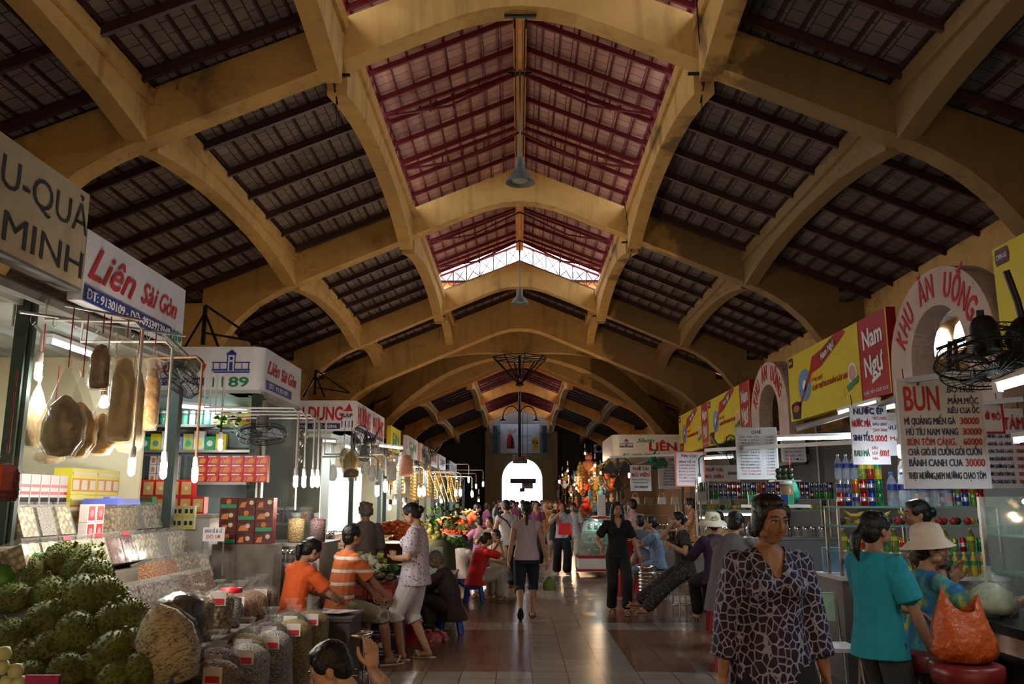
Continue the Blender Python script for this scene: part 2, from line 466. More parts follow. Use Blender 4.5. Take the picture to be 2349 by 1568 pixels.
def diag(p0, p1, zs, zm, zt):
    b = MB(); n = 24; vs = []; fs = []; p0, p1 = Vector(p0), Vector(p1); d = (p1 - p0).normalized(); nn = Vector((-d.y, d.x)) * .22
    for i in range(n + 1):
        t = i / n; q = p0.lerp(p1, t); u = abs(2 * t - 1)
        z = zm - (zm - zs) * u ** 2.4; h = zt + (1 - u) * .1
        for s in (-1, 1): vs += [(q.x + s * nn.x, q.y + s * nn.y, z), (q.x + s * nn.x, q.y + s * nn.y, z + h)]
    for i in range(n):
        a, c = i * 4, (i + 1) * 4
        fs += [(a, a + 1, c + 1, c), (a + 2, c + 2, c + 3, a + 3), (a, c, c + 2, a + 2), (a + 1, a + 3, c + 3, c + 1)]
    b.add(vs, fs); return struct(b, 'arch_beam', M_BEAM)
diag((-6.6, YD + .2), (6.6, 34.8), 3.3, 6.85, .75)
diag((6.6, YD + .2), (-6.6, 34.8), 3.3, 6.85, .75)
for s in (-1, 1): diag((s * 6.7, YD), (s * 6.7, 35), 3.6, 5.7, .55)
for s in (-1, 1): diag((s * 9.5, YD + 1), (s * 9.5, 34.4), 3.6, 5.9, .5)
b = MB()                                            # lamp hub hanging in the crossing
b.tube([(XC, yc, 9.6), (XC, yc, 6.0)], .05, 8)
for k in range(8):
    a = 2 * pi * k / 8 + .2; e = Vector((XC + 1.0 * cos(a), yc + 1.0 * sin(a), 6.75))
    b.bar((XC, yc, 5.75), e, .035); b.bar((XC, yc, 6.75), e, .03)
    a2 = a + pi / 4; b.bar(e, (XC + 1.0 * cos(a2), yc + 1.0 * sin(a2), 6.75), .03)
b.lathe([(.02, 5.7), (.14, 5.74), (.14, 5.8), (.05, 5.85)], (XC, yc, 0))
o = b.build('hanging_iron_frame', M_DARKM); tag(o, 'dark iron umbrella-shaped frame hanging in the crossing under the roof', 'hanging frame')
b = MB()
for s in (-1, 1):
    pts = [(XC + s * (.45 - .45 * cos(t * pi)), 45.6, 6.05 + .62 * sin(t * pi)) for t in [i / 12 for i in range(13)]]
    b.tube(pts, .03, 6); b.lathe([(.2, 0), (.17, .06), (.05, .12), (.03, .2)], (XC + s * .9, 45.6, 5.85), 10)
b.tube([(XC, 45.6, 8.37), (XC, 45.6, 3.9)], .075, 8)
o = b.build('double_arm_lamp', M_DARKM); tag(o, 'dark hanging lamp pole with two curved arms before the far end wall', 'lamp')
# ------------------------------------------------------------------ side walls above the stalls, outer aisles
for s, nm in ((-1, 'left'), (1, 'right')):
    b = MB()
    for a, c in [(YA[i], YA[i + 1]) for i in range(4)] + [(YA[4], YD), (35.0, YF[0]), (YF[0], YF[1]), (YF[1], YF[2]), (YF[2], 60.3)]:
        b.bb(s * 6.5 + XC, s * 6.62 + XC, a, c, 4.55, roofz(6.6) - .04)
    struct(b, 'wall_' + nm, M_WALL)
    b = MB(); b.bb(s * 13.8, s * 14, -12, 62, 0, 6); struct(b, 'wall_outer_' + nm, M_WALL)
    b = MB(); b.quad((s * 6.7, -12, 5.2), (s * 14, -12, 3.4), (s * 14, YD, 3.4), (s * 6.7, YD, 5.2), .05)
    b.quad((s * 6.7, 35, 5.2), (s * 14, 35, 3.4), (s * 14, 62, 3.4), (s * 6.7, 62, 5.2), .05)
    b.quad((s * 8.9, YD, 6.2), (s * 14, YD, 5), (s * 14, 35, 5), (s * 8.9, 35, 6.2), .05)
    struct(b, 'ceiling', M_TILE)
b = MB(); b.bb(-14, 14, -12.2, -12, 0, 9); b.bb(-7, 7, YA[0] - .1, YA[0] + .1, 5, 8.9); struct(b, 'wall_back', M_WALL)
b = MB()
for yy in (YD + .1, 35.0):
    for s in (-1, 1):
        b.bb(s * 6.6, s * 14, yy - .1, yy + .1, 3.3, 8.45)
        b.add([(0, yy, roofz(0) - .05), (s * 6.6, yy, roofz(6.6) - .05), (s * 6.6, yy, 8.45), (0, yy, 8.45)], [(0, 1, 2, 3)])
for s in (-1, 1): b.bb(s * 9, s * 9.1, YD, 35, 6.0, 8.45); b.bb(s * 13.8, s * 14, YD, 35, 0, 6)
struct(b, 'wall_crossing', M_WALL)
# end wall with the arched doorway
YE = 60.0
b = MB(); n = 20; R_ = 1.42; zc = 3.15; xd = .2
pts = [(xd + R_ * cos(pi * i / n), zc + R_ * sin(pi * i / n)) for i in range(n + 1)]
vs = []; fs = []
for i, (x, z) in enumerate(pts):
    xo = xd + (2.4 if i <= n / 4 or False else 0); 
    vs += [(x, YE, z), (x, YE, 4.9), (x, YE + .5, z), (x, YE + .5, 4.9)]
for i in range(n):
    a, c = i * 4, (i + 1) * 4
    fs += [(a, a + 1, c + 1, c), (a + 2, c + 2, c + 3, a + 3), (a, c, c + 2, a + 2)]
b.add(vs, fs)
b.bb(xd + R_, 2.5, YE, YE + .5, 0, 4.9); b.bb(-2.3, xd - R_, YE, YE + .5, 0, 4.9); b.bb(-2.3, 2.5, YE, YE + .5, 4.9, 6.3)
for x in (-2.25, 2.55): b.bb(x - .16, x + .16, YE - .2, YE, 0, 6.45)
struct(b, 'wall_end', stain_mat('dim_ochre_plaster', (.36, .27, .13), (.3, .22, .1), (.16, .11, .06), .3))
b = MB(); b.bb(-14, -2.3, YE + .3, YE + .5, 0, 4.2); b.bb(2.5, 14, YE + .3, YE + .5, 0, 4.2); b.bb(-14, 14, YE + 1.2, YE + 1.4, 4.9, 9.5); b.bb(-14, 14, YE + .5, YE + 1.2, 6.3, 6.4)
b.bb(-14, -2.3, YE + .3, YE + .5, 4.2, 9); b.bb(2.5, 14, YE + .3, YE + .5, 4.2, 9)
struct(b, 'wall_end', mat('dark_end_wall', (.05, .035, .03), .8))
b = MB()
n = 20
for i in range(n):
    a0, a1 = pi * i / n, pi * (i + 1) / n
    b.bar((xd + (R_ + .03) * cos(a0), YE - .03, zc + (R_ + .03) * sin(a0)), (xd + (R_ + .03) * cos(a1), YE - .03, zc + (R_ + .03) * sin(a1)), .12, .1)
struct(b, 'trim_door', mat('door_arch_trim', (.6, .35, .22), .7))
# floor
m, nt, bs = newmat('floor_tiles'); N, L = nt.nodes, nt.links
tc = N.new('ShaderNodeTexCoord'); sp = N.new('ShaderNodeSeparateXYZ'); L.new(tc.outputs['Object'], sp.inputs['Vector'])
def mth(op, a, bv=None, c=None):
    x = N.new('ShaderNodeMath'); x.operation = op
    for i, q in enumerate((a, bv, c)):
        if q is None: continue
        if isinstance(q, (int, float)): x.inputs[i].default_value = q
        else: L.new(q, x.inputs[i])
    return x.outputs[0]
TS = .328
fx = mth('FRACT', mth('DIVIDE', mth('ADD', sp.outputs['X'], 100 * TS - .115), TS)); fy = mth('FRACT', mth('DIVIDE', mth('ADD', sp.outputs['Y'], .17), TS))
ix = mth('FLOOR', mth('DIVIDE', mth('ADD', sp.outputs['X'], 100 * TS - .115), TS)); iy = mth('FLOOR', mth('DIVIDE', mth('ADD', sp.outputs['Y'], .17), TS))
g = mth('MAXIMUM', mth('ABSOLUTE', mth('SUBTRACT', fx, .5)), mth('ABSOLUTE', mth('SUBTRACT', fy, .5)))
grout = mth('GREATER_THAN', g, .486)
colm = mth('MODULO', ix, 10)                        # grey lengthwise strips
strip = mth('LESS_THAN', colm, 2.5)
band = mth('LESS_THAN', mth('MODULO', mth('ADD', iy, 6.0), 10), 1.5)
grey = mth('MAXIMUM', strip, band)
wn_ = N.new('ShaderNodeTexWhiteNoise'); cb = N.new('ShaderNodeCombineXYZ'); L.new(ix, cb.inputs[0]); L.new(iy, cb.inputs[1]); L.new(cb.outputs[0], wn_.inputs['Vector'])
nz = N.new('ShaderNodeTexNoise'); nz.inputs['Scale'].default_value = 1.3; nz.inputs['Detail'].default_value = 8; L.new(tc.outputs['Object'], nz.inputs['Vector'])
def mix(f, a, bb):
    mx = N.new('ShaderNodeMix'); mx.data_type = 'RGBA'
    if isinstance(f, (int, float)): mx.inputs['Factor'].default_value = f
    else: L.new(f, mx.inputs['Factor'])
    for k, q in (('A', a), ('B', bb)):
        if isinstance(q, tuple): mx.inputs[k].default_value = (*q, 1)
        else: L.new(q, mx.inputs[k])
    return mx.outputs['Result']
c = mix(grey, (.20, .095, .055), (.33, .29, .25))
c = mix(mth('MULTIPLY', wn_.outputs['Value'], .28), c, (.12, .07, .05))
c = mix(mth('MULTIPLY', nz.outputs['Fac'], .3), c, (.09, .065, .055))
c = mix(grout, c, (.03, .025, .02))
L.new(c, bs.inputs['Base Color'])
n2 = N.new('ShaderNodeTexNoise'); n2.inputs['Scale'].default_value = 2.2; n2.inputs['Detail'].default_value = 6; L.new(tc.outputs['Object'], n2.inputs['Vector'])
L.new(mth('MULTIPLY_ADD', n2.outputs['Fac'], .16, .16), bs.inputs['Roughness'])
bp = N.new('ShaderNodeBump'); bp.inputs['Strength'].default_value = .25; bp.inputs['Distance'].default_value = .006
hh = mth('ADD', mth('SUBTRACT', 1, grout), mth('MULTIPLY', n2.outputs['Fac'], .02)); L.new(hh, bp.inputs['Height']); L.new(bp.outputs['Normal'], bs.inputs['Normal'])
b = MB(); b.bb(-14, 14, -12, 64, -.1, 0); struct(b, 'floor', m)
b = MB(); b.bb(-60, 60, 64, 160, -.25, -.1); struct(b, 'ground', mat('bright_pavement', (.75, .75, .75), .9))
# ================================================================== PEOPLE
def bake(mb, vox, name, material, smooth=3, cut=None, extra=None):
    o = mb.build(name + '_src', material)
    r = o.modifiers.new('r', 'REMESH'); r.mode = 'VOXEL'; r.voxel_size = vox; r.use_smooth_shade = True
    if smooth:
        q = o.modifiers.new('s', 'SMOOTH'); q.factor = .5; q.iterations = smooth
    dg = bpy.context.evaluated_depsgraph_get()
    me = bpy.data.meshes.new_from_object(o.evaluated_get(dg)); me.name = name
    src = o.data; bpy.data.objects.remove(o); bpy.data.meshes.remove(src)
    me.materials.clear(); me.materials.append(material)
    if cut or extra:
        bm = bmesh.new(); bm.from_mesh(me)
        if cut:
            kill = [f for f in bm.faces if cut(f.calc_center_median())]
            bmesh.ops.delete(bm, geom=kill, context='FACES')
        if extra:
            vs = [bm.verts.new(v) for v in extra.v]
            for f in extra.f:
                try: bf = bm.faces.new([vs[i] for i in f]); bf.smooth = True
                except ValueError: pass
        for f in bm.faces: f.smooth = True
        bm.to_mesh(me); bm.free()
    return me
def ik(a, t, l1, l2, pole):
    a, t, pole = Vector(a), Vector(t), Vector(pole[:3])
    d = t - a; L = max(min(d.length, (l1 + l2) * .999), abs(l1 - l2) + .01); dn = d.normalized()
    x = (l1 * l1 - l2 * l2 + L * L) / (2 * L); h = sqrt(max(l1 * l1 - x * x, 0))
    p = pole - dn * pole.dot(dn); p = p.normalized() if p.length > 1e-5 else dn.orthogonal().normalized()
    return a + dn * x + p * h, a + dn * L
def ring_loft(b, secs, n=14):
    """secs: [(centre, right-axis, fwd-axis, rx, ry)]"""
    vs = []; fs = []
    for c, u, v, rx, ry in secs:
        for k in range(n):
            a = 2 * pi * k / n; vs.append(c + u * (rx * cos(a)) + v * (ry * sin(a)))
    m = len(secs)
    for i in range(m - 1):
        for k in range(n):
            k2 = (k + 1) % n; fs.append((i * n + k, i * n + k2, (i + 1) * n + k2, (i + 1) * n + k))
    fs.append(tuple(range(n - 1, -1, -1))); fs.append(tuple(range((m - 1) * n, m * n)))
    b.add(vs, fs)
def chain(b, pts, rs, n=10, balls=True):
    b.tube(pts, rs, n)
    if balls:
        for p, r in zip(pts, rs): b.ball(p, r * .99, n)
def fingers(b, wrist, d, nrm, side, s, curl=.5, n=6, spread=1):
    """four fingers and a thumb; d = hand direction, nrm = palm normal, side = +1 right / -1 left"""
    d = d.normalized(); nrm = (nrm - d * nrm.dot(d)).normalized(); w = d.cross(nrm) * side   # w points to the thumb side
    for i, (off, ln) in enumerate(((.027, .068), (.009, .076), (-.009, .071), (-.026, .056))):
        base = wrist + d * (.083 - .003 * i) * s + w * off * s
        p = [base - d * .012 * s]; dirv = (d + w * off * 1.5 * spread).normalized(); q = base; cc = curl * (1 + .12 * i)
        ax = dirv.cross(nrm).normalized()
        for k, f in enumerate((.42, .32, .26)):
            dirv = Quaternion(ax, (.25 if k == 0 else .5) * cc) @ dirv
            q = q + dirv * ln * f * s; p.append(q)
        b.tube([p[0]] + p[1:], [.0088 * s, .0088 * s, .0078 * s, .0066 * s][:len(p)], n); b.ball(p[-1], .0066 * s, n)
    t0 = wrist + d * .028 * s + w * .026 * s; t1 = t0 + (d * .6 + w * .62 + nrm * .25).normalized() * .036 * s
    t2 = t1 + (d * .9 + w * .2 + nrm * .35).normalized() * .028 * s; t3 = t2 + (d * .95 - w * .1 + nrm * .3).normalized() * .022 * s
    b.tube([t0 - w * .012 * s, t0, t1, t2, t3], [.013 * s, .0135 * s, .0105 * s, .0092 * s, .0075 * s], n); b.ball(t3, .0075 * s, n)
SKIN = mat('warm_skin', (.44, .24, .15), .55, noise=.08, nscale=30)
SKIN2 = mat('tan_skin', (.33, .17, .10), .55, noise=.1, nscale=30)
SKIN3 = mat('light_skin', (.58, .36, .26), .55, noise=.06, nscale=30)
HAIRM = mat('black_hair', (.008, .006, .006), .38, bump=.5, nscale=60)
GREYH = mat('grey_hair', (.16, .13, .11), .5, bump=.6, nscale=60)
LIP = mat('lips', (.30, .08, .07), .5); EYEW = mat('eye_white', (.55, .52, .5), .3); EYED = mat('dark_iris', (.01, .006, .004), .2)
def person(loc, rz, label, H=1.56, pelvis=(0, 0, .82), lean=0, sidel=0, twist=0, feet=((-.10, 0, 0), (.10, 0, 0)), foot_dir=(0, 0),
           knees=((-.1, 1, 0), (.1, 1, 0)), hands=((-.25, .02, .72), (.25, .02, .72)), elbows=((-.6, -1, -.2), (.6, -1, -.2)), hand_dir=(None, None),
           palm=(None, None), curl=.55, head=(0, 0, 0), g=1, skin=SKIN, hair=HAIRM, style='bob', top=None, bottom=None, shoes=None, vox=.012, female=True, bust=.0, n=10,
           group=None, face=True, topf=1.0, neck=.0, handover=None):
    """loc on the ground, rz the way the person faces (0 = +Y). feet / hands are (left, right) targets in the person's frame.
    top = (material, sleeve 0..1, hem offset, looseness, neckline); bottom = (material, length 0..1, looseness, kind)"""
    s = H / 1.57; root = empty('person', loc, rz, label, 'person', group)
    P = Vector(pelvis); q = Matrix.Rotation(twist, 3, 'Z') @ Matrix.Rotation(-lean, 3, 'X') @ Matrix.Rotation(sidel, 3, 'Y')
    up, rt, fw = q @ Vector((0, 0, 1)), q @ Vector((1, 0, 0)), q @ Vector((0, 1, 0))
    q2 = Matrix.Rotation(twist, 3, 'Z') @ Matrix.Rotation(-lean * .35, 3, 'X'); up2 = q2 @ Vector((0, 0, 1))
    mid = P + up2 * .17 * s
    ch = mid + (up * .8 + up2 * .2).normalized() * .2 * s; nb = ch + up * .135 * s       # chest, neck base
    rtp = Matrix.Rotation(twist * .3, 3, 'Z') @ Vector((1, 0, 0)); fwp = Matrix.Rotation(twist * .3, 3, 'Z') @ Vector((0, 1, 0))
    if hands[0] is not None: pass
    shw = (.158 if female else .178) * s
    def torso(b, k, lo=-.06, loose=0, hem=None, tp=True):
        L = [(P + up2 * (lo * s), rtp, fwp, .150 * g, .108 * g), (P + up2 * .02 * s, rtp, fwp, .163 * g, .118 * g), (P + up2 * .09 * s, rtp, fwp, .148 * g, .108 * g),
             (mid, (rt + rtp).normalized(), (fw + fwp).normalized(), .124 * g + loose * .5, .098 * g + loose * .4), (mid + (ch - mid) * .5, rt, fw, .130 * g + loose * .3, .102 * g + loose * .2), (ch, rt, fw, .142 * (.5 + .5 * g), .104 * (.5 + .5 * g)), (ch + up * .065 * s, rt, fw, .140, .090),
             (nb - up * .02 * s, rt, fw, .105, .066), (nb + up * .012 * s, rt, fw, .058, .054)]
        if hem is not None: L[0] = (P + up2 * hem * s, rtp, fwp, .160 * g + loose, .118 * g + loose)
        ring_loft(b, [(c, u, v, rx * s + k, ry * s + k) for c, u, v, rx, ry in L])
        if bust and tp:
            for sg in (-1, 1): b.ball(ch - up * .035 * s + fw * (.075 * s * (.5 + .5 * g)) + rt * .066 * s * sg, (.062 * s + k + bust * .01, .055 * s + k + bust * .015, .06 * s + k), 10)
    sh = [ch + up * .062 * s + rt * sg * shw for sg in (-1, 1)]
    la, lf, lt, ls = .265 * s, .235 * s, .40 * s, .385 * s
    arms = []; legs = []
    for i in (0, 1):
        el, wr = ik(sh[i], hands[i], la, lf, elbows[i]); arms.append((sh[i], el, wr))
        hp = P + rtp * (.085 * s * (-1, 1)[i]) - Vector((0, 0, .01)); f = Vector(feet[i]); an = Vector((f.x, f.y, f.z + .075 * s))
        kn, an = ik(hp, an, lt, ls, knees[i]); legs.append((hp, kn, an))
    # ---- head
    yaw_, pit, tl = head[1], head[0], head[2]
    hq = Matrix.Rotation(yaw_, 3, 'Z') @ Matrix.Rotation(-pit, 3, 'X') @ Matrix.Rotation(tl, 3, 'Y')
    hu, hr, hf = hq @ Vector((0, 0, 1)), hq @ Vector((1, 0, 0)), hq @ Vector((0, 1, 0))
    hc = nb + (up * .5 + hu * .5).normalized() * .140 * s + hf * (.022 + neck) * s
    HM = Matrix((hr, hf, hu)).transposed()
    hb = lambda b, o, r, nn=12: b.ball(hc + HM @ (Vector(o) * s), tuple(x * s for x in r), nn, HM)
    b = MB(); torso(b, 0)
    for sg in (0, 1): b.ball(sh[sg], (.052 * s,) * 3, 10)
    chain(b, [nb - up * .02 * s, nb + up * .03 * s, hc - hu * .06 * s - hf * .012 * s], [.058 * s, .047 * s, .048 * s], 12)
    hb(b, (0, -.012, .025), (.073, .088, .083), 16); hb(b, (0, .022, -.015), (.062 * (.6 + .4 * g), .066, .082), 14); hb(b, (0, .04, -.068), (.036, .036, .034)); hb(b, (0, .052, -.082), (.017, .017, .014))
    for sg in (-1, 1):
        hb(b, (sg * .036, .052, -.022), (.026, .024, .022)); hb(b, (sg * .073, -.005, -.012), (.009, .02, .03)); hb(b, (sg * .028, .07, .022), (.022, .012, .008))
        hb(b, (sg * .05 * (.5 + .5 * g), .02, -.055), (.02, .034, .026))
    ex = MB(); 
    tip = lambda o: hc + HM @ (Vector(o) * s)
    if face:
        ex.tube([tip((0, .078, .022)), tip((0, .088, -.002)), tip((0, .1, -.022)), tip((0, .086, -.034))], [.006 * s, .008 * s, .0125 * s, .009 * s], 8)
        for sg in (-1, 1): ex.ball(tip((sg * .012, .086, -.028)), (.008 * s, .009 * s, .007 * s), 8, HM)
    for i in (0, 1):
        a, e, w = arms[i]; chain(b, [a, a.lerp(e, .5), e, e.lerp(w, .3), w], [.047 * s * (.5 + .5 * g), .043 * s * (.4 + .6 * g), .034 * s, .037 * s, .025 * s])
        d = (w - e).normalized() if hand_dir[i] is None else Vector(hand_dir[i]).normalized()
        nr = (Vector((-(-1, 1)[i], .15, 0)) if palm[i] is None else Vector(palm[i]))
        nr = nr - d * nr.dot(d); nr = nr.normalized() if nr.length > 1e-4 else d.orthogonal().normalized(); wv = d.cross(nr)
        PM = Matrix((wv, nr, d)).transposed()
        b.ball(w + d * .045 * s, (.040 * s, .017 * s, .055 * s), 10, PM); b.ball(w + d * .012 * s, (.028 * s, .02 * s, .03 * s), 8, PM)
        fingers(ex, w, d, nr, (1, -1)[i] if True else 1, s, curl if not isinstance(curl, tuple) else curl[i])
        h, k, an = legs[i]
        chain(b, [h, h.lerp(k, .45), k, k.lerp(an, .3), an], [.085 * s * g, .074 * s * g, .052 * s, .055 * s, .034 * s], 12)
        fa = foot_dir[i]; fd = Vector((-sin(fa), cos(fa), 0)); pitch_ = knees[i][3] if len(knees[i]) > 3 else 0
        FM = Matrix.Rotation(fa, 3, 'Z') @ Matrix.Rotation(pitch_, 3, 'X')
        b.ball(an + FM @ Vector((0, .055 * s, -.042 * s)), (.04 * s, .105 * s, .027 * s), 10, FM); b.ball(an + FM @ Vector((0, -.02 * s, -.035 * s)), (.032 * s, .035 * s, .035 * s), 8, FM)
        ex2 = ex
        for t in range(5): ex.ball(an + FM @ Vector(((t - 2) * .015 * s, (.155 - .006 * abs(t - 1.5)) * s, -.055 * s)), (.009 * s, .017 * s, .009 * s), 6, FM)
        if shoes is not None:
            sb = MB(); c0 = an + FM @ Vector((0, .045 * s, -.071 * s)); poly = [(.042 * cos(t * pi / 8) * s * (1 + .15 * sin(t * pi / 8)), .135 * sin(t * pi / 8) * s) for t in range(16)]
            sb.prism(poly, .016 * s, FM, c0 - FM @ Vector((0, 0, .010 * s)))
            sb.tube([c0 + FM @ Vector((x * s, y * s, z * s)) for x, y, z in ((-.042, .03, .01), (-.034, .06, .05), (0, .085, .062), (.034, .06, .05), (.042, .03, .01))], .010 * s, 6)
            so = sb.build('sandal', shoes, root)
    me = bake(b, vox, 'body', skin, 3 if vox > .008 else 4, None, ex)
    bo = bpy.data.objects.new('body', me); COL.objects.link(bo); bo.parent = root
    # ---- face details
    if face:
        for sg in (-1, 1):
            f = MB(); f.m(EYEW); f.ball(tip((sg * .028, .0745, .007)), (.0135 * s, .009 * s, .0062 * s), 10, HM)
            f.m(EYED); f.ball(tip((sg * .027, .080, .007)), (.0062 * s, .005 * s, .0058 * s), 8, HM)
            f.tube([tip((sg * .014, .083, .014)), tip((sg * .028, .084, .0165)), tip((sg * .044, .073, .012))], .0022 * s, 5)
            f.build('eye', None, root)
            f = MB(); f.tube([tip((sg * .013, .083, .031)), tip((sg * .03, .083, .037)), tip((sg * .05, .068, .030))], [.0035 * s, .0034 * s, .0015 * s], 6)
            f.build('eyebrow', HAIRM, root)
        f = MB(); 
        f.tube([tip((-.024, .074, -.052)), tip((-.008, .083, -.0485)), tip((0, .083, -.050)), tip((.008, .083, -.0485)), tip((.024, .074, -.052))], [.0018 * s, .0048 * s, .004 * s, .0048 * s, .0018 * s], 8)
        f.tube([tip((-.022, .074, -.0535)), tip((0, .084, -.059)), tip((.022, .074, -.0535))], [.0018 * s, .0065 * s, .0018 * s], 8)
        f.build('mouth', LIP, root)
    # ---- hair
    if style:
        b = MB(); hb(b, (0, -.022, .034), (.082, .092, .086), 16); hb(b, (0, -.05, -.01), (.074, .06, .075), 12); hb(b, (0, .018, .086), (.058, .045, .03), 12)
        for sg in (-1, 1): hb(b, (sg * .068, .012, .035), (.016, .04, .045)) 
        if style == 'bob':
            for sg in (-1, 1): hb(b, (sg * .072, -.004, -.01), (.024, .042, .07)); hb(b, (sg * .06, -.04, -.045), (.035, .04, .05))
            hb(b, (0, -.06, -.05), (.07, .045, .055)); hb(b, (0, -.03, .07), (.088, .078, .052))
        if style == 'short':
            hb(b, (0, -.015, .062), (.08, .088, .062))
        if style == 'curly':
            for t in range(26):
                a = t * 2.4; zz = random.uniform(-.04, .1); r_ = .078 * sqrt(max(.1, 1 - (max(0, zz - .03) / .1) ** 2))
                if sin(a) > .55 and zz < .05: continue
                hb(b, (r_ * cos(a), r_ * sin(a) - .02, zz), (.026, .026, .026), 8)
        if style == 'long':
            for sg in (-1, 1): chain(b, [tip((sg * .07, -.0, .03)), tip((sg * .078, .0, -.05)), tip((sg * .082, .01, -.13)) + Vector((0, 0, -.02)), tip((sg * .075, .02, -.21)) + Vector((0, 0, -.03))], [.03 * s, .032 * s, .034 * s, .02 * s])
            chain(b, [tip((0, -.07, .0)), tip((0, -.08, -.1)), tip((0, -.08, -.2))], [.07 * s, .08 * s, .06 * s])
        if style == 'ponytail':
            b2 = tip((0, -.105, .01)); b.ball(b2, .032 * s, 10); chain(b, [b2, b2 - hf * .05 * s - Vector((0, 0, .05 * s)), b2 - hf * .06 * s - Vector((0, 0, .12 * s)), b2 - hf * .045 * s - Vector((0, 0, .19 * s))], [.024 * s, .034 * s, .028 * s, .01 * s])
        if style == 'lowtail':
            b2 = tip((0, -.095, -.05)); b.ball(b2, .04 * s, 10); chain(b, [b2, b2 - Vector((0, 0, .08 * s)), b2 - hf * .02 * s - Vector((0, 0, .17 * s)), b2 - Vector((-.01, 0, .26 * s))], [.03 * s, .024 * s, .018 * s, .007 * s])
        if style == 'bun':
            hb(b, (0, -.115, .0), (.042, .036, .042))
        me = bake(b, max(vox * .8, .006), 'hair', hair, 2)
        ho = bpy.data.objects.new('hair', me); COL.objects.link(ho); ho.parent = root
    # ---- top garment
    if top:
        tm, sl, hem, loose, nk = top; b = MB(); k = .015 * topf
        torso(b, k, loose=loose, hem=hem)
        for i in (0, 1):
            a, e, w = arms[i]; gg = .5 + .5 * g
            b.ball(a, (.050 * s * gg + k,) * 3, 10)
            if sl > 0:
                pts, rs = [a + (ch - a) * .15], [.050 * s * gg + k]
                def pt(t):
                    return a.lerp(e, t * 2) if t < .5 else e.lerp(w, (t - .5) * 2)
                for t in (.15, .3, .45, .5, .6, .75, .9, 1.0):
                    if t > sl: break
                    pts.append(pt(t)); rs.append((.052 - .012 * t * (1 if sl > .5 else -.3)) * s * gg + k + loose * .15)
                if pts and sl not in (.15, .3, .45, .5, .6, .75, .9, 1.0): pts.append(pt(sl)); rs.append(rs[-1] + .003)
                b.tube(pts, rs, 12)
                for p_, r_ in list(zip(pts, rs))[:-1]: b.ball(p_, r_ * .985, 10)
        def cut(p):
            rel = p - nb; x, y, z = rel.dot(rt), rel.dot(fw), rel.dot(up)
            if z > .006 * s: return True
            if nk == 'v' and y > 0 and z > -.125 * s and abs(x) < (.012 + (z / s + .125) * .46) * s: return True
            if nk == 'deepv' and y > 0 and z > -.14 * s and abs(x) < (.03 + (z / s + .14) * .55) * s: return True
            if nk == 'round' and y > 0 and (x * x + (z - .01) ** 2 * 1.2) < (.075 * s) ** 2: return True
            return False
        me = bake(b, max(vox, .008), 'shirt', tm, 3, cut)
        to = bpy.data.objects.new('shirt', me); COL.objects.link(to); to.parent = root
    if bottom:
        bmt, ln, loose, kind = bottom; b = MB(); k = .010
        L = [(P - up2 * .10 * s, rtp, fwp, .150 * g, .105 * g), (P - up2 * .03 * s, rtp, fwp, .168 * g, .122 * g), (P + up2 * .02 * s, rtp, fwp, .158 * g, .113 * g), (P + up2 * .06 * s, rtp, fwp, .138 * g, .096 * g)]
        ring_loft(b, [(c, u, v, rx * s + k, ry * s + k) for c, u, v, rx, ry in L])
        for i in (0, 1):
            h, kk, an = legs[i]
            def pt(t): return h.lerp(kk, t * 2) if t < .5 else kk.lerp(an, (t - .5) * 2)
            pts, rs = [], []
            for t in (0, .2, .35, .5, .65, .8, .93):
                if t > ln: break
                pts.append(pt(t)); rs.append(((.089, .080, .070, .059, .055, .050, .048)[(0, .2, .35, .5, .65, .8, .93).index(t)] * (g if t < .5 else (1 + g) / 2)) * s + k + loose * t)
            pts.append(pt(min(ln, .97))); rs.append(rs[-1] + loose * .1)
            b.tube(pts, rs, 14)
            for p_, r_ in list(zip(pts, rs))[:-1]: b.ball(p_, r_ * .985, 12)
        if kind == 'skirt':
            h0, h1 = legs[0], legs[1]; c1 = (h0[1] + h1[1]) / 2; 
            if ln > .5: c2 = c1.lerp((h0[2] + h1[2]) / 2, (ln - .5) * 2)
            else: c2 = P.lerp(c1, ln * 2)
            ring_loft(b, [(P, rtp, fwp, .17 * s * g, .13 * s * g), (P.lerp(c1, .8), rtp, fwp, .17 * s * g + loose, .10 * s * g + loose), (c2, rtp, fwp, .17 * s * g + loose, .12 * s + loose)])
        me = bake(b, max(vox, .009), 'trousers' if kind != 'skirt' else 'skirt', bmt, 3)
        to = bpy.data.objects.new('skirt' if kind == 'skirt' else ('shorts' if ln < .7 else 'trousers'), me); COL.objects.link(to); to.parent = root
    root['_'] = 0; del root['_']
    info = dict(root=root, hc=hc, HM=HM, tip=tip, arms=arms, legs=legs, nb=nb, ch=ch, s=s, up=up, fw=fw, rt=rt, P=P)
    return info
def cloth(name, col, rough=.85): return mat(name, col, rough, noise=.08, nscale=14, bump=.15)
C_LEO = ramp_mat('cell_print_fabric', 'edge', 30, [(0, (.30, .31, .50)), (.055, (.30, .31, .50)), (.09, (.012, .006, .022)), (1, (.010, .005, .018))], .75, stretch=(1, 1, .8))
C_BLACK = cloth('black_fabric', (.006, .006, .008)); C_BLACK2 = cloth('washed_black_fabric', (.015, .014, .016))
C_TEAL = cloth('teal_jersey', (.012, .27, .38)); C_GREYP = cloth('charcoal_trousers', (.035, .035, .045)); C_LAV = cloth('lavender_jersey', (.48, .38, .44))
C_NAVY = cloth('navy_denim', (.012, .018, .035)); C_WHITE = cloth('white_cotton', (.62, .60, .66)); C_ORANGE = cloth('orange_jersey', (.75, .12, .025))
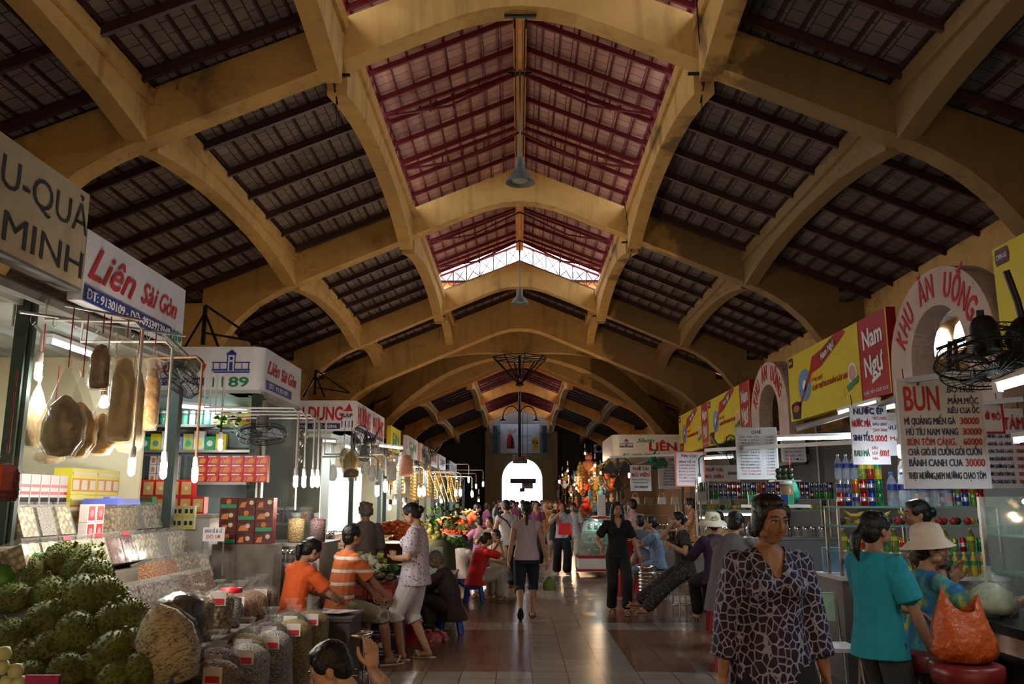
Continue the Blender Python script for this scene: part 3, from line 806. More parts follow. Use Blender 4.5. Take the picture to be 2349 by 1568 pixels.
C_STRIPE = ramp_mat('orange_white_striped_jersey', 'wave', 2.6, [(0, (.62, .15, .04)), (.84, (.62, .15, .04)), (.87, (.75, .66, .6)), (1, (.75, .66, .6))], .85, feature='Z', interp='LINEAR')
C_PRINT = ramp_mat('lilac_dotted_blouse', 'voronoi', 34, [(0, (.10, .06, .09)), (.22, (.12, .08, .10)), (.3, (.62, .54, .66)), (1, (.66, .58, .68))], .8)
C_KHAKI = ramp_mat('camouflage_shorts_cloth', 'noise', 7, [(.35, (.16, .14, .09)), (.5, (.28, .25, .17)), (.65, (.11, .10, .07))], .85, interp='CONSTANT')
C_RED = cloth('red_jersey', (.62, .02, .02)); C_BEIGE = cloth('beige_trousers', (.48, .42, .34)); C_CREAM = cloth('cream_blouse', (.62, .52, .40))
C_BROWN = cloth('dark_brown_robe', (.035, .022, .018)); C_SCARF = cloth('grey_brown_scarf', (.15, .12, .10))
C_FLOR = ramp_mat('blue_paisley_cotton', 'noise', 14, [(.36, (.04, .08, .18)), (.47, (.28, .36, .48)), (.53, (.05, .09, .2)), (.62, (.34, .42, .52)), (.68, (.06, .1, .22))], .85, dist=3)
C_FLOR2 = ramp_mat('brown_blossom_print', 'voronoi', 16, [(0, (.50, .40, .32)), (.35, (.36, .26, .2)), (.45, (.07, .045, .04)), (1, (.05, .03, .03))], .85)
C_TROP = ramp_mat('blue_hibiscus_print', 'noise', 5.5, [(.3, (.02, .08, .24)), (.46, (.02, .16, .30)), (.56, (.10, .30, .22)), (.63, (.62, .50, .05)), (.7, (.55, .12, .03)), (.8, (.03, .06, .2))], .85, dist=1.2)
C_PURP = cloth('dark_purple_blouse', (.035, .015, .045)); C_GREYK = cloth('grey_knit', (.14, .13, .14)); C_DFLOR = ramp_mat('dark_small_flower_print', 'voronoi', 30, [(0, (.25, .2, .17)), (.22, (.16, .12, .1)), (.32, (.03, .024, .024)), (1, (.025, .02, .02))], .85)
C_PINK = cloth('pink_jersey', (.62, .25, .36)); C_GREEN = cloth('green_jersey', (.03, .28, .08)); C_YEL = ramp_mat('yellow_red_print', 'noise', 16, [(.35, (.5, .35, .06)), (.5, (.45, .08, .05)), (.65, (.6, .5, .2))], .85)
C_MAG = cloth('magenta_jersey', (.62, .02, .18)); C_MAROON = cloth('plum_blouse', (.22, .05, .14)); C_LBLUE = cloth('pale_blue_jersey', (.42, .52, .62)); C_GREYB = cloth('slate_shirt', (.09, .10, .12))
M_SAND = mat('dark_sandal', (.03, .02, .02), .6); M_SANDT = mat('tan_sandal', (.32, .18, .12), .6); M_SANDC = mat('cream_sandal', (.6, .52, .42), .6)
ST = dict(feet=((-.11, .0, 0), (.11, -.0, 0)))
def g3(px, py, d): v = at(px, py, d); return (v.x, v.y, 0)
# --- woman in the cell-print blouse, walking towards the camera
p = person((1.21, 4.26, 0), pi + .12, 'woman walking nearest the camera in dark blouse with white cell print and black trousers', H=1.61, pelvis=(0, 0, .83), feet=((-.10, .16, 0), (.11, -.14, .02)), lean=.04,
           hands=((-.25, .06, .70), (.26, .0, .68)), elbows=((-.5, -1, 0), (.5, -1, 0)), palm=((1, -.2, 0), (-1, -.2, 0)), head=(.22, .16, 0), g=1.12, style='bob', top=(C_LEO, .84, -.13, .012, 'v'), bottom=(C_BLACK, .97, .025, 'long'),
           vox=.0065, bust=.8, skin=SKIN2, shoes=M_SAND, neck=.01, topf=1.1)
# --- woman in teal T-shirt, profile
p = person((2.08, 5.12, 0), -1.15, 'slim woman in teal T-shirt and grey trousers with ponytail, pointing across', H=1.50, pelvis=(0, 0, .79), feet=((-.12, .16, 0), (.10, -.10, 0)), lean=.05,
           hands=((-.05, .30, .93), (.26, .16, .66)), elbows=((-1, -.6, -.4), (.8, -1, 0)), palm=((.3, 0, -1), (-1, 0, 0)), head=(.0, -.1, 0), g=.92, style='ponytail', topf=1.5, top=(C_TEAL, .38, -.10, .022, 'deepv'), bottom=(C_GREYP, .97, .03, 'long'),
           vox=.007, bust=.5, skin=SKIN2, shoes=M_SAND)
b = MB(); pp = p['nb']; b.tube([pp + Vector((.055 * sin(t), .06 + .03 * cos(t) if cos(t) > 0 else .05 + .04 * cos(t), .0 - .05 * (cos(t) + 1) * .5)) for t in [i * pi / 8 for i in range(17)]], .0015, 5); b.build('necklace', mat('gold', (.8, .55, .2), .3, metal=1), p['root'])
# --- seated woman in white sun hat
p = person((2.48, 5.42, 0), -1.5, 'woman in white brimmed hat and blue hibiscus shirt seated on a bar stool', H=1.55, pelvis=(0, 0, .65), feet=((-.12, .34, .12), (.12, .34, .12)), lean=.14, knees=((-.2, 1, .4), (.2, 1, .4)),
           hands=((-.12, .30, 1.07), (.16, .44, .92)), elbows=((-1, .3, -.8), (1, 0, -.8)), hand_dir=((.2, .1, 1), None), head=(.08, -.35, 0), g=1.1, style='short', top=(C_TROP, .62, -.06, .03, 'round'), bottom=(C_BLACK, .97, .02, 'long'), vox=.008, bust=.6, skin=SKIN2, shoes=M_SAND)
def sunhat(p, mname, col, R=.17, droop=.05, hh=.10):
    b = MB(); prof = [(.0, hh), (.05, hh - .003), (.085, hh - .02), (.098, hh - .06), (.103, 0), (.12, -.008), (R * .85, -.03), (R, -droop), (R, -droop - .006), (R * .85, -.038), (.115, -.018), (.098, -.01)]
    b.lathe(prof, (0, 0, 0), 28, None, f=lambda a, z: 1 + (.06 * sin(a * 3 + 1) if z < -.005 else 0))
    o = b.build('sun_hat', mat(mname, col, .9, bump=.3, nscale=40), p['root']); q = p['tip']((0, -.02, .055)); o.location = q; o.rotation_euler = (p['HM'] @ Matrix.Rotation(.18, 3, 'X')).to_euler(); o.scale = (p['s'],) * 3; return o
sunhat(p, 'off_white_cotton_hat', (.66, .56, .48), .165, .045, .11)
# --- stall woman behind, floral
p = person((3.2, 6.75, 0), 1.35, 'woman in brown blossom-print blouse standing behind the food counter', H=1.60, feet=((-.1, 0, 0), (.1, 0, 0)), lean=.12, hands=((-.22, .22, .95), (.2, .25, .95)), head=(.15, .1, 0), g=1.08, style='bun', top=(C_FLOR2, .4, -.1, .03, 'round'), bottom=(C_BLACK, .97, .02, 'long'), vox=.01, bust=.5, skin=SKIN2)
# --- black shirt woman walking to camera
p = person((1.42, 12.55, 0), pi + .1, 'slender woman all in black walking down the aisle towards the camera', H=1.56, feet=((-.07, .22, .02), (.08, -.12, 0)), knees=((-.1, 1, 0), (.1, 1, 0)), hands=((-.34, .05, .72), (.24, .18, .90)), elbows=((-.5, -1, 0), (.8, -1, -.2)), head=(.1, .1, 0), g=.95, style='long',
           top=(C_BLACK, .36, -.06, .01, 'v'), bottom=(C_BLACK, .97, .02, 'long'), shoes=M_SANDT, vox=.011, bust=.3, hand_dir=(None, (.4, .6, -.1)))
# --- lavender woman walking away
p = person((.10, 12.0, 0), .02, 'woman seen from behind in sleeveless lavender top and dark capri trousers', H=1.57, feet=((-.09, -.24, .10), (.08, .12, 0)), knees=((-.05, 1, -.3, -.75), (.1, 1, 0)), hands=((-.26, -.04, .70), (.31, .06, .66)), elbows=((-.5, -1, 0), (.6, -1, 0)), head=(.05, 0, 0), g=1.02, style='lowtail',
           top=(C_LAV, .10, -.04, .008, 'none'), bottom=(C_NAVY, .62, .006, 'long'), shoes=M_SAND, vox=.010, skin=SKIN, curl=(.6, 1.2))
b = MB(); b.m(mat('green_leaf_bag', (.10, .16, .02), .5, noise=.5, nscale=60)); b.lathe([(.075, -.17), (.085, -.14), (.08, -.08), (.05, -.02), (.015, .02)], (0, 0, 0), 14, sx=1.1, sy=.7)
b.m(mat('thin_white_plastic', (.7, .7, .7), .35, alpha=.5)); b.tube([(0, 0, .0), (.0, 0, .06), (.01, 0, .12)], .008, 6)
o = b.build('green_bag'); o.location = (.415, 12.04, .54); tag(o, 'small green bag of herbs hanging from the walking woman\'s hand', 'bag')
# --- standing woman, white cropped trousers
p = person((-1.08, 9.0, 0), 1.45, 'stout woman standing in lilac dotted blouse and white cropped trousers', H=1.56, feet=((-.09, .10, 0), (.10, -.12, 0)), lean=-.02, hands=((-.14, .20, 1.0), (.20, .12, .80)), elbows=((-.9, -1, -.4), (.8, -1, -.2)), palm=((.5, 0, -.7), (-1, 0, 0)), head=(.45, -.08, 0), g=1.16, style='bun', neck=.015,
           top=(C_PRINT, .34, -.09, .022, 'round'), bottom=(C_WHITE, .60, .022, 'long'), shoes=M_SANDC, vox=.0085, bust=.8, skin=SKIN, hand_dir=((.6, .2, .5), None))
# --- boy in orange stripes, seated
p = person((-1.76, 8.55, 0), -.95, 'young man in orange T-shirt with white stripes seated on a metal stool', H=1.60, pelvis=(0, 0, .58), feet=((-.16, .34, .02), (.16, .46, .0)), lean=.22, knees=((-.2, 1, .5), (.3, 1, .5)), hands=((-.12, .44, .63), (.14, .44, .64)), elbows=((-.9, -.3, -.5), (.9, -.3, -.5)),
           head=(-.02, .05, 0), g=1.02, style='short', top=(C_STRIPE, .42, -.08, .02, 'round'), bottom=(C_KHAKI, .56, .03, 'long'), shoes=M_SANDC, vox=.008, female=False, skin=SKIN2)
# --- girl in orange shirt writing
p = person((-2.02, 7.75, 0), -.75, 'young woman in plain orange T-shirt seated and writing in a book', H=1.54, pelvis=(0, 0, .54), feet=((-.12, .36, .0), (.12, .36, .0)), lean=.26, knees=((-.2, 1, .6), (.2, 1, .6)), hands=((-.05, .44, .70), (.12, .42, .70)), elbows=((-1, -.2, -.5), (1, -.3, -.5)), head=(.5, -.08, 0), neck=.02,
           g=.93, style='ponytail', top=(C_ORANGE, .38, -.08, .012, 'v'), bottom=(C_NAVY, .95, .01, 'long'), vox=.008, bust=.4, skin=SKIN, shoes=M_SAND)
# --- head at the bottom edge
p = person((-.66, 4.02, 0), 1.75, 'crouching black-haired person at the bottom edge holding a hand to the head', H=1.55, pelvis=(0, 0, .24), feet=((-.14, .24, 0), (.14, .24, 0)), lean=.30, knees=((-.3, 1, 1), (.3, 1, 1)), hands=((-.11, .01, .84), (.12, .36, .5)), elbows=((-1, -.5, .2), (1, .6, -.2)), hand_dir=((.35, .05, 1), None), palm=((.8, .4, 0), None), head=(.5, -.1, 0), neck=.02,
           g=1.0, style='short', top=(C_BLACK2, .4, -.05, .015, 'none'), bottom=(C_BLACK2, .95, .02, 'long'), vox=.007, skin=SKIN3)
# --- old woman crouching in dark robe
p = person((-.83, 10.75, 0), 1.35, 'old woman in dark brown robe and grey headscarf crouching on a low stool', H=1.48, pelvis=(0, 0, .30), feet=((-.12, .24, 0), (.12, .20, 0)), lean=.42, knees=((-.3, 1, 1), (.3, 1, 1)), hands=((-.06, .50, .40), (.08, .48, .40)), elbows=((-1, .2, -.4), (1, .2, -.4)), head=(.35, .05, 0), neck=.02,
           g=1.05, style=None, top=(C_BROWN, .88, -.16, .05, 'none'), bottom=(C_BROWN, .93, .04, 'skirt'), vox=.009, skin=SKIN2, shoes=M_SAND)
b = MB(); 
hb = lambda b, o, r, nn=12: b.ball(p['tip'](o), tuple(x * p['s'] for x in r), nn, p['HM'])
hb(b, (0, -.018, .035), (.085, .096, .087), 16); hb(b, (0, -.05, -.02), (.08, .065, .08)); hb(b, (0, -.03, -.09), (.06, .05, .05)); hb(b, (0, -.12, -.02), (.025, .02, .02)); hb(b, (.0, -.14, -.03), (.02, .03, .012))
me = bake(b, .009, 'headscarf', C_SCARF, 3); o = bpy.data.objects.new('headscarf', me); COL.objects.link(o); o.parent = p['root']
# --- red shirt / cream blouse / white tee group on the left
SEAT = dict(pelvis=(0, 0, .36), feet=((-.13, .36, .0), (.13, .36, .0)), knees=((-.2, 1, .8), (.2, 1, .8)))
person((-.70, 13.9, 0), -1.0, 'woman in red shirt and beige trousers seated with back to the aisle', H=1.56, lean=.42, hands=((-.05, .42, .86), (.06, .42, .88)), elbows=((-1, .2, -1), (1, .2, -1)), head=(.1, -.1, 0), g=1.1, style='bun', top=(C_RED, .36, -.1, .02, 'none'), bottom=(C_BEIGE, .95, .02, 'long'), vox=.012, shoes=M_SANDT, **SEAT)
person((-.36, 14.75, 0), 2.5, 'pale-faced woman in cream blouse seated facing the camera behind the red shirt', H=1.56, lean=.15, hands=((-.15, .34, .60), (.15, .34, .62)), head=(-.05, .0, .05), g=1.0, style='bun', top=(C_CREAM, .4, -.1, .02, 'v'), bottom=(C_BEIGE, .95, .02, 'long'), vox=.012, skin=SKIN3, shoes=M_SANDT, **SEAT)
person((-1.0, 14.7, 0), -.5, 'child in white T-shirt seated with back to the camera', H=1.35, lean=.15, hands=((-.1, .35, .6), (.1, .35, .6)), head=(.25, -.5, 0), style='bun', top=(C_WHITE, .4, -.08, .02, 'none'), bottom=(C_NAVY, .9, .02, 'long'), vox=.013, **SEAT)
person((-.83, 18.2, 0), .4, 'child in pink shirt seated at the vegetable stall', H=1.45, lean=.1, pelvis=(0, 0, .55), feet=((-.1, .3, 0), (.1, .3, 0)), hands=((-.15, .34, .8), (.15, .34, .8)), head=(.1, .5, 0), style='short', top=(C_PINK, .4, -.15, .03, 'none'), bottom=(C_NAVY, .9, .02, 'long'), vox=.014)
person((-.58, 17.3, 0), 2.7, 'seated person in olive shirt between the pink child and the standing woman', H=1.5, lean=.1, pelvis=(0, 0, .55), feet=((-.1, .3, 0), (.1, .3, 0)), hands=((-.15, .34, .8), (.15, .34, .8)), style='short', top=(cloth('olive_jersey', (.16, .12, .06)), .5, -.15, .03, 'none'), bottom=(C_NAVY, .9, .02, 'long'), vox=.014)
person((-.24, 16.2, 0), .5, 'woman in sleeveless white top with dark shoulder strap walking away', H=1.62, feet=((-.09, .05, 0), (.10, -.10, 0)), hands=((-.28, .1, .85), (.2, .3, .95)), head=(.2, .1, 0), style='short', top=(cloth('pale_grey_top', (.55, .56, .62)), .12, -.05, .012, 'none'), bottom=(C_BLACK, .96, .04, 'long'), vox=.012, shoes=M_SANDT)
b = MB(); b.tube([(-.40, 16.05, 1.32), (-.25, 16.02, 1.22), (-.08, 16.05, 1.0)], .012, 6); o = b.build('shoulder_bag', C_BLACK); tag(o, 'thin dark bag strap over the white top', 'bag')
person((-1.95, 10.9, 0), .5, 'grey-haired person in grey shirt standing inside the dried food stall', H=1.55, head=(.2, -.2, 0), style='curly', hair=GREYH, top=(cloth('warm_grey_shirt', (.12, .10, .09)), .5, -.1, .02, 'none'), bottom=(C_BLACK, .95, .02, 'long'), vox=.012, skin=SKIN2)
person((-1.45, 19.6, 0), -.6, 'person in pale blue T-shirt with yellow print standing by the fruit', H=1.58, head=(.2, -.3, 0), lean=.1, hands=((-.2, .3, 1.0), (.2, .3, 1.0)), style='bun', top=(C_LBLUE, .3, -.06, .02, 'none'), bottom=(C_NAVY, .95, .02, 'long'), vox=.014)
person((-1.35, 21.6, 0), -1.5, 'bending person in orange-red shirt reaching over the far counter', H=1.58, lean=.6, head=(.2, -.1, 0), hands=((-.2, .6, 1.0), (.2, .6, 1.0)), style='short', top=(C_ORANGE, .4, -.06, .02, 'none'), bottom=(C_NAVY, .95, .02, 'long'), vox=.014)
# --- towards the doorway
p = person((.93, 19.1, 0), pi + .1, 'woman in long dark vest with a red shoulder bag walking towards the camera', H=1.60, feet=((-.09, .15, 0), (.10, -.08, 0)), hands=((-.24, .1, .75), (.1, .25, 1.3)), elbows=((-.6, -1, 0), (1, .2, -1)), head=(.15, .05, 0), g=1.05, style='long', top=(cloth('grey_white_top', (.42, .40, .42)), .45, -.04, .015, 'none'), bottom=(C_BLACK, .96, .04, 'long'), vox=.013, bust=.3)
b = MB()
for s in (-1, 1):
    b.tube([(s * .13, 0, .42), (s * .15, .0, .2), (s * .17, .01, 0), (s * .18, .02, -.25)], [.06, .085, .09, .10], 10)
b.tube([(-.05, .05, .45), (.05, .06, .45)], .05, 8)
o = b.build('vest', C_BLACK2, p['root']); o.location = (0, -.02, .98)
b = MB(); b.box((0, 0, 0), (.30, .08, .24), None, .88); b.tube([(-.12, 0, .12), (-.16, .02, .35), (-.1, .05, .62)], .012, 6)
o = b.build('handbag', C_RED); o.location = (1.0, 18.86, .98); tag(o, 'red shoulder bag carried in front of the dark vest', 'bag')
person((1.25, 19.9, 0), pi - .15, 'woman in white top and light trousers walking behind the red bag', H=1.52, feet=((-.08, .12, 0), (.1, -.15, 0)), head=(.1, 0, 0), style='short', top=(C_WHITE, .3, -.06, .012, 'none'), bottom=(C_BEIGE, .62, .01, 'long'), vox=.014)
person((.42, 21.5, 0), pi + .05, 'woman in plum blouse coming down the aisle behind the lavender top', H=1.60, style='curly', top=(C_MAROON, .2, -.08, .015, 'v'), bottom=(C_BLACK, .96, .02, 'long'), vox=.015, head=(.05, 0, 0))
person((.72, 23.5, 0), pi, 'tourist in tan patterned top beside the plum blouse', H=1.66, style='short', hair=mat('brown_hair', (.12, .05, .02), .5), top=(C_YEL, .1, -.08, .015, 'v'), bottom=(C_BEIGE, .6, .01, 'long'), vox=.015, skin=SKIN3)
person((2.05, 20.8, 0), .9, 'person in green T-shirt crouching before the toy stall', H=1.55, pelvis=(0, 0, .62), lean=.5, feet=((-.12, .25, 0), (.12, .2, 0)), hands=((-.1, .55, .8), (.1, .55, .8)), head=(.1, 0, 0), style='short', top=(C_GREEN, .4, -.06, .015, 'none'), bottom=(C_BROWN, .9, .02, 'long'), vox=.014)
# --- right-hand food court
person((2.25, 17.0, 0), .3, 'food seller in pink shirt and red apron seen from behind', H=1.66, hands=((-.15, .32, 1.0), (.15, .32, 1.0)), head=(.1, .3, 0), style='short', top=(cloth('pale_pink_shirt', (.62, .38, .38)), .4, -.04, .02, 'none'), bottom=(C_RED, .5, .03, 'skirt'), vox=.013, g=1.05)
person((2.2, 15.6, 0), .2, 'man in slate shirt seated low with back to the camera', H=1.6, lean=.1, pelvis=(0, 0, .55), feet=((-.12, .34, .0), (.12, .34, .0)), hands=((-.15, .4, .8), (.15, .4, .8)), style='short', top=(C_GREYB, .4, -.1, .02, 'none'), bottom=(C_NAVY, .9, .02, 'long'), vox=.013, female=False)
person((2.30, 14.4, 0), 1.35, 'woman in blue paisley pyjamas sitting with one leg crossed', H=1.55, pelvis=(0, 0, .58), lean=.2, feet=((-.10, .45, .0), (.16, .52, .36)), knees=((-.1, 1, .5), (.2, 1, .8)), hands=((-.06, .40, .95), (.10, .42, .95)), elbows=((-1, .2, -1), (1, .3, -1)), head=(-.05, .1, 0), style='bun',
       top=(C_FLOR, .36, -.1, .03, 'none'), bottom=(C_FLOR, .55, .04, 'long'), vox=.011, g=1.0, shoes=M_SANDT)
person((2.32, 12.2, 0), 1.75, 'woman in dark flowered dress leaning her chin on her hand, legs stretched out', H=1.60, pelvis=(0, 0, .66), lean=.12, feet=((-.08, .68, .0), (.05, .74, .10)), knees=((-.1, 1, .5), (.2, 1, .5)), hands=((-.14, .24, .98), (-.04, .20, 1.24)), elbows=((-.8, -.2, -1), (.8, .5, -1)), hand_dir=((.8, .4, 0), (-.1, -.2, 1)), head=(.08, .1, .05),
       style='bun', top=(C_DFLOR, .3, -.1, .02, 'v'), bottom=(C_DFLOR, .95, .03, 'long'), vox=.010, bust=.5, g=1.05, shoes=M_SANDT)
p = person((2.48, 10.9, 0), .25, 'person in purple blouse and wide sun hat seated with back to the aisle', H=1.55, pelvis=(0, 0, .66), lean=.15, feet=((-.12, .34, .1), (.12, .34, .1)), knees=((-.2, 1, .5), (.2, 1, .5)), hands=((-.15, .4, .9), (.15, .4, .9)), head=(.1, -.1, 0), style='short', top=(C_PURP, .8, -.1, .03, 'none'), bottom=(C_BLACK, .95, .02, 'long'), vox=.010, g=1.08)
sunhat(p, 'cream_visor_hat', (.66, .60, .46), .19, .07, .10)
b = MB(); 
for k in range(5): a = k * 1.25; b.ball((.03 * cos(a), .015, .03 * sin(a)), (.022, .008, .014), 8)
b.tube([(0, .01, 0), (.02, .02, -.06), (.01, .02, -.12)], [.012, .009, .004], 6); b.tube([(0, .01, 0), (-.03, .02, -.05), (-.045, .02, -.11)], [.012, .009, .004], 6)
o = b.build('hat_bow', mat('pale_green_ribbon', (.42, .48, .30), .8), p['root']); o.location = p['tip']((0, -.15, .06))
person((2.72, 11.75, 0), pi - .5, 'young woman with black hair looking over from behind the sun hat', H=1.52, pelvis=(0, 0, .70), feet=((-.1, .3, 0), (.1, .3, 0)), hands=((-.15, .34, 1.0), (.15, .34, 1.0)), head=(.05, 0, 0), style='short', top=(cloth('mustard_jersey', (.3, .2, .05)), .4, -.1, .02, 'v'), bottom=(C_BLACK, .9, .02, 'long'), vox=.011, skin=SKIN)
person((2.05, 8.5, 0), -.55, 'broad-backed person in grey knit bending forward on a red plastic stool', H=1.62, pelvis=(0, 0, .74), lean=.5, feet=((-.12, .22, .0), (.14, .24, .0)), knees=((-.2, 1, .2), (.2, 1, .2)), hands=((-.1, .62, 1.0), (.12, .6, 1.0)), head=(.3, 0, 0), style='short', top=(C_GREYK, .85, -.2, .035, 'none'), bottom=(C_GREYK, .95, .03, 'long'), vox=.010, g=1.28)
person((3.35, 16.6, 0), 1.1, 'woman in yellow and red print standing by the framed price board', H=1.68, head=(.2, .1, 0), hands=((-.2, .3, 1.0), (.2, .3, 1.0)), style='short', top=(C_YEL, .35, -.1, .02, 'none'), bottom=(C_BLACK, .9, .02, 'long'), vox=.014)
person((3.95, 5.85, 0), .9, 'woman in magenta shirt bending behind the glass food case', H=1.5, lean=.55, head=(.4, 0, 0), hands=((-.2, .5, .9), (.2, .5, .9)), style='short', top=(C_MAG, .5, -.06, .02, 'none'), bottom=(C_BLACK, .9, .02, 'long'), vox=.012)
person((4.25, 6.9, 0), 1.2, 'dark-haired person in navy shirt at the edge behind the glass case', H=1.60, head=(.1, 0, 0), style='curly', top=(C_NAVY, .5, -.06, .02, 'none'), bottom=(C_BLACK, .9, .02, 'long'), vox=.012, skin=SKIN2)
# --- indistinct shoppers before the far doorway
far = person((.3, 30, 0), 0, 'distant shopper in dark clothes in the crowd before the far doorway', H=1.58, style='short', top=(C_BLACK2, .4, -.06, .02, 'none'), bottom=(C_NAVY, .9, .02, 'long'), vox=.02, face=False, group='crowd before the far doorway')['root']
far2 = person((-.2, 33, 0), 2.5, 'distant shopper in dull red in the crowd before the far doorway', H=1.55, style='bob', top=(C_MAROON, .4, -.06, .02, 'none'), bottom=(C_BLACK, .9, .02, 'long'), vox=.02, face=False, group='crowd before the far doorway')['root']
far3 = person((1.2, 29, 0), 3.0, 'distant shopper in a pale top in the crowd before the far doorway', H=1.55, style='short', top=(C_LBLUE, .4, -.06, .02, 'none'), bottom=(C_NAVY, .9, .02, 'long'), vox=.02, face=False, group='crowd before the far doorway')['root']
rr = random.Random(3)
for i in range(30):
    src = (far, far, far2, far3)[i % 4]; yy = 26 + i * 1.0
    dup(src, (rr.uniform(-1.1, 1.5), yy, 0), rr.uniform(0, 6.28), scale=rr.uniform(.94, 1.05))
# ================================================================== SIGNS AND LETTERING
def letters(parent, s, cx, cz, h, w=None, material=None, shear=0, bold=.0, y=-.004, rot=0, name='lettering', sx=None, align='CENTER', space=1.0):
    """lettering on a sign: in the sign's own XZ plane, read from -Y; h = cap height, w = total width"""
    c = bpy.data.curves.new(name, 'FONT'); c.body = s; c.shear = shear; c.extrude = .002; c.size = 1; c.align_x = 'LEFT'; c.resolution_u = 3; c.space_character = space
    o = bpy.data.objects.new(name, c); COL.objects.link(o)
    dg = bpy.context.evaluated_depsgraph_get(); me = bpy.data.meshes.new_from_object(o.evaluated_get(dg)); bpy.data.objects.remove(o); bpy.data.curves.remove(c)
    me.name = name
    if not len(me.vertices): return None
    xs = [v.co.x for v in me.vertices]; x0, x1 = min(xs), max(xs)
    kz = h / .70; kx = (w / (x1 - x0)) if w else (sx or 1) * kz
    if bold:                                        # heavier strokes: the outline repeated a hair to each side
        bm = bmesh.new(); bm.from_mesh(me)
        for kk_, (dx, dz) in enumerate(((1, 0), (-1, 0), (0, .7), (0, -.7))):
            g_ = bmesh.ops.duplicate(bm, geom=bm.verts[:len(me.vertices)] + bm.faces[:len(me.polygons)] + bm.edges[:len(me.edges)])
            for v in g_['geom']:
                if isinstance(v, bmesh.types.BMVert): v.co.x += dx * bold * 1.6; v.co.y += dz * bold * 1.6; v.co.z += .0016 * (kk_ + 1)
            bm.verts.ensure_lookup_table(); bm.faces.ensure_lookup_table(); bm.edges.ensure_lookup_table()
        bm.to_mesh(me); bm.free()
    off = {'CENTER': (x0 + x1) / 2, 'LEFT': x0, 'RIGHT': x1}[align]
    for v in me.vertices:
        X_, Z_ = (v.co.x - off) * kx, (v.co.y - .35) * kz
        v.co = (cx + X_ * cos(rot) - Z_ * sin(rot), y + v.co.z * -.5, cz + X_ * sin(rot) + Z_ * cos(rot))
    me.materials.clear(); me.materials.append(material)
    o = bpy.data.objects.new(name, me); COL.objects.link(o); o.parent = parent; return o
def panel(name, w, h, material, loc, rz, label, cat='sign', t=.03, frame=None, group=None, tilt=0):
    """flat sign board; origin at its centre, front faces local -Y"""
    root = empty(name, loc, rz, label, cat, group)
    if tilt: root.rotation_euler = (tilt, 0, rz)
    b = MB(); b.bb(-w / 2, w / 2, 0, t, -h / 2, h / 2); b.build('board', material, root)
    if frame:
        b = MB(); f = .018
        b.bb(-w / 2 - f, w / 2 + f, -.006, t + .004, h / 2, h / 2 + f); b.bb(-w / 2 - f, w / 2 + f, -.006, t + .004, -h / 2 - f, -h / 2)
        b.bb(-w / 2 - f, -w / 2, -.006, t + .004, -h / 2, h / 2); b.bb(w / 2, w / 2 + f, -.006, t + .004, -h / 2, h / 2); b.build('frame', frame, root)
    return root
def patch(root, poly, material, name='print', y=-.003, t=.003):
    """flat printed shape on a sign, polygon in the sign's XZ plane"""
    b = MB(); b.prism(poly, t, Matrix(((1, 0, 0), (0, 0, 1), (0, 1, 0))), (0, y - t, 0)); return b.build(name, material, root)
def circ(cx, cz, r, n=20, rz=None): return [(cx + r * cos(2 * pi * i / n), cz + (rz or r) * sin(2 * pi * i / n)) for i in range(n)]
def rect(x0, x1, z0, z1): return [(x0, z0), (x1, z0), (x1, z1), (x0, z1)]
M_VINW = mat('white_vinyl', (.62, .62, .66), .35, noise=.04); M_VING = mat('beige_painted_tin', (.42, .34, .20), .5, noise=.12, nscale=5)
M_RT = mat('red_lettering', (.45, .015, .02), .5); M_BT = mat('navy_lettering', (.012, .02, .10), .5); M_KT = mat('black_lettering', (.01, .01, .015), .5)
M_GT = mat('green_lettering', (.01, .20, .10), .5); M_WT = mat('white_lettering', (.75, .75, .78), .5); M_BLUP = mat('blue_print', (.02, .04, .25), .5)
M_YELB = mat('yellow_banner', (.62, .50, .012), .45, noise=.04, nscale=3); M_REDB = mat('red_banner', (.36, .008, .014), .45, noise=.08, nscale=3)
M_STEEL = mat('galvanised_steel', (.35, .35, .35), .4, metal=.8); M_WPIPE = mat('white_conduit', (.6, .6, .58), .45); M_TIN = mat('dull_tin', (.16, .16, .15), .55, metal=.3)
LX = -2.95
def LS(y0, y1): return (y0 + y1) / 2
# --- left: beige board of the nearest stall
r = panel('sign_board', 1.75, .66, M_VING, (LX, 4.60, 3.31), pi / 2, 'beige tin sign with dark lettering RAU-QUẢ at the top left corner', t=.12)
letters(r, 'RAU-QUẢ', .20, .13, .19, 1.36, M_KT, bold=.0, y=-.003); letters(r, 'Í MINH', .32, -.18, .18, 1.08, M_KT, bold=.0, y=-.003)
b = MB(); b.bb(-.87, .87, .0, .12, -.35, -.33); b.build('bottom_lip', M_TIN, r)
# --- left: Lien Sai Gon
r = panel('sign_board', 1.72, .50, M_VINW, (LX, 6.35, 3.155), pi / 2, 'white shop sign with red script Liên Sài Gòn over blue strip', t=.10)
patch(r, rect(-.84, .60, -.245, -.135), M_BLUP, 'strip')
letters(r, 'Liên', -.45, .045, .24, .70, M_RT, shear=.5, bold=.012, y=-.003); letters(r, 'Sài', .16, .03, .17, .30, M_RT, shear=.4, bold=.014, y=-.003); letters(r, 'Gòn', .52, .03, .16, .34, M_RT, shear=.4, bold=.014, y=-.003)
letters(r, 'ĐT: 9130109 - DĐ: 0933923948', -.12, -.19, .065, 1.38, M_WT, bold=.01, y=-.008); letters(r, '1200', .72, -.19, .09, .22, M_GT, bold=.01, y=-.003)
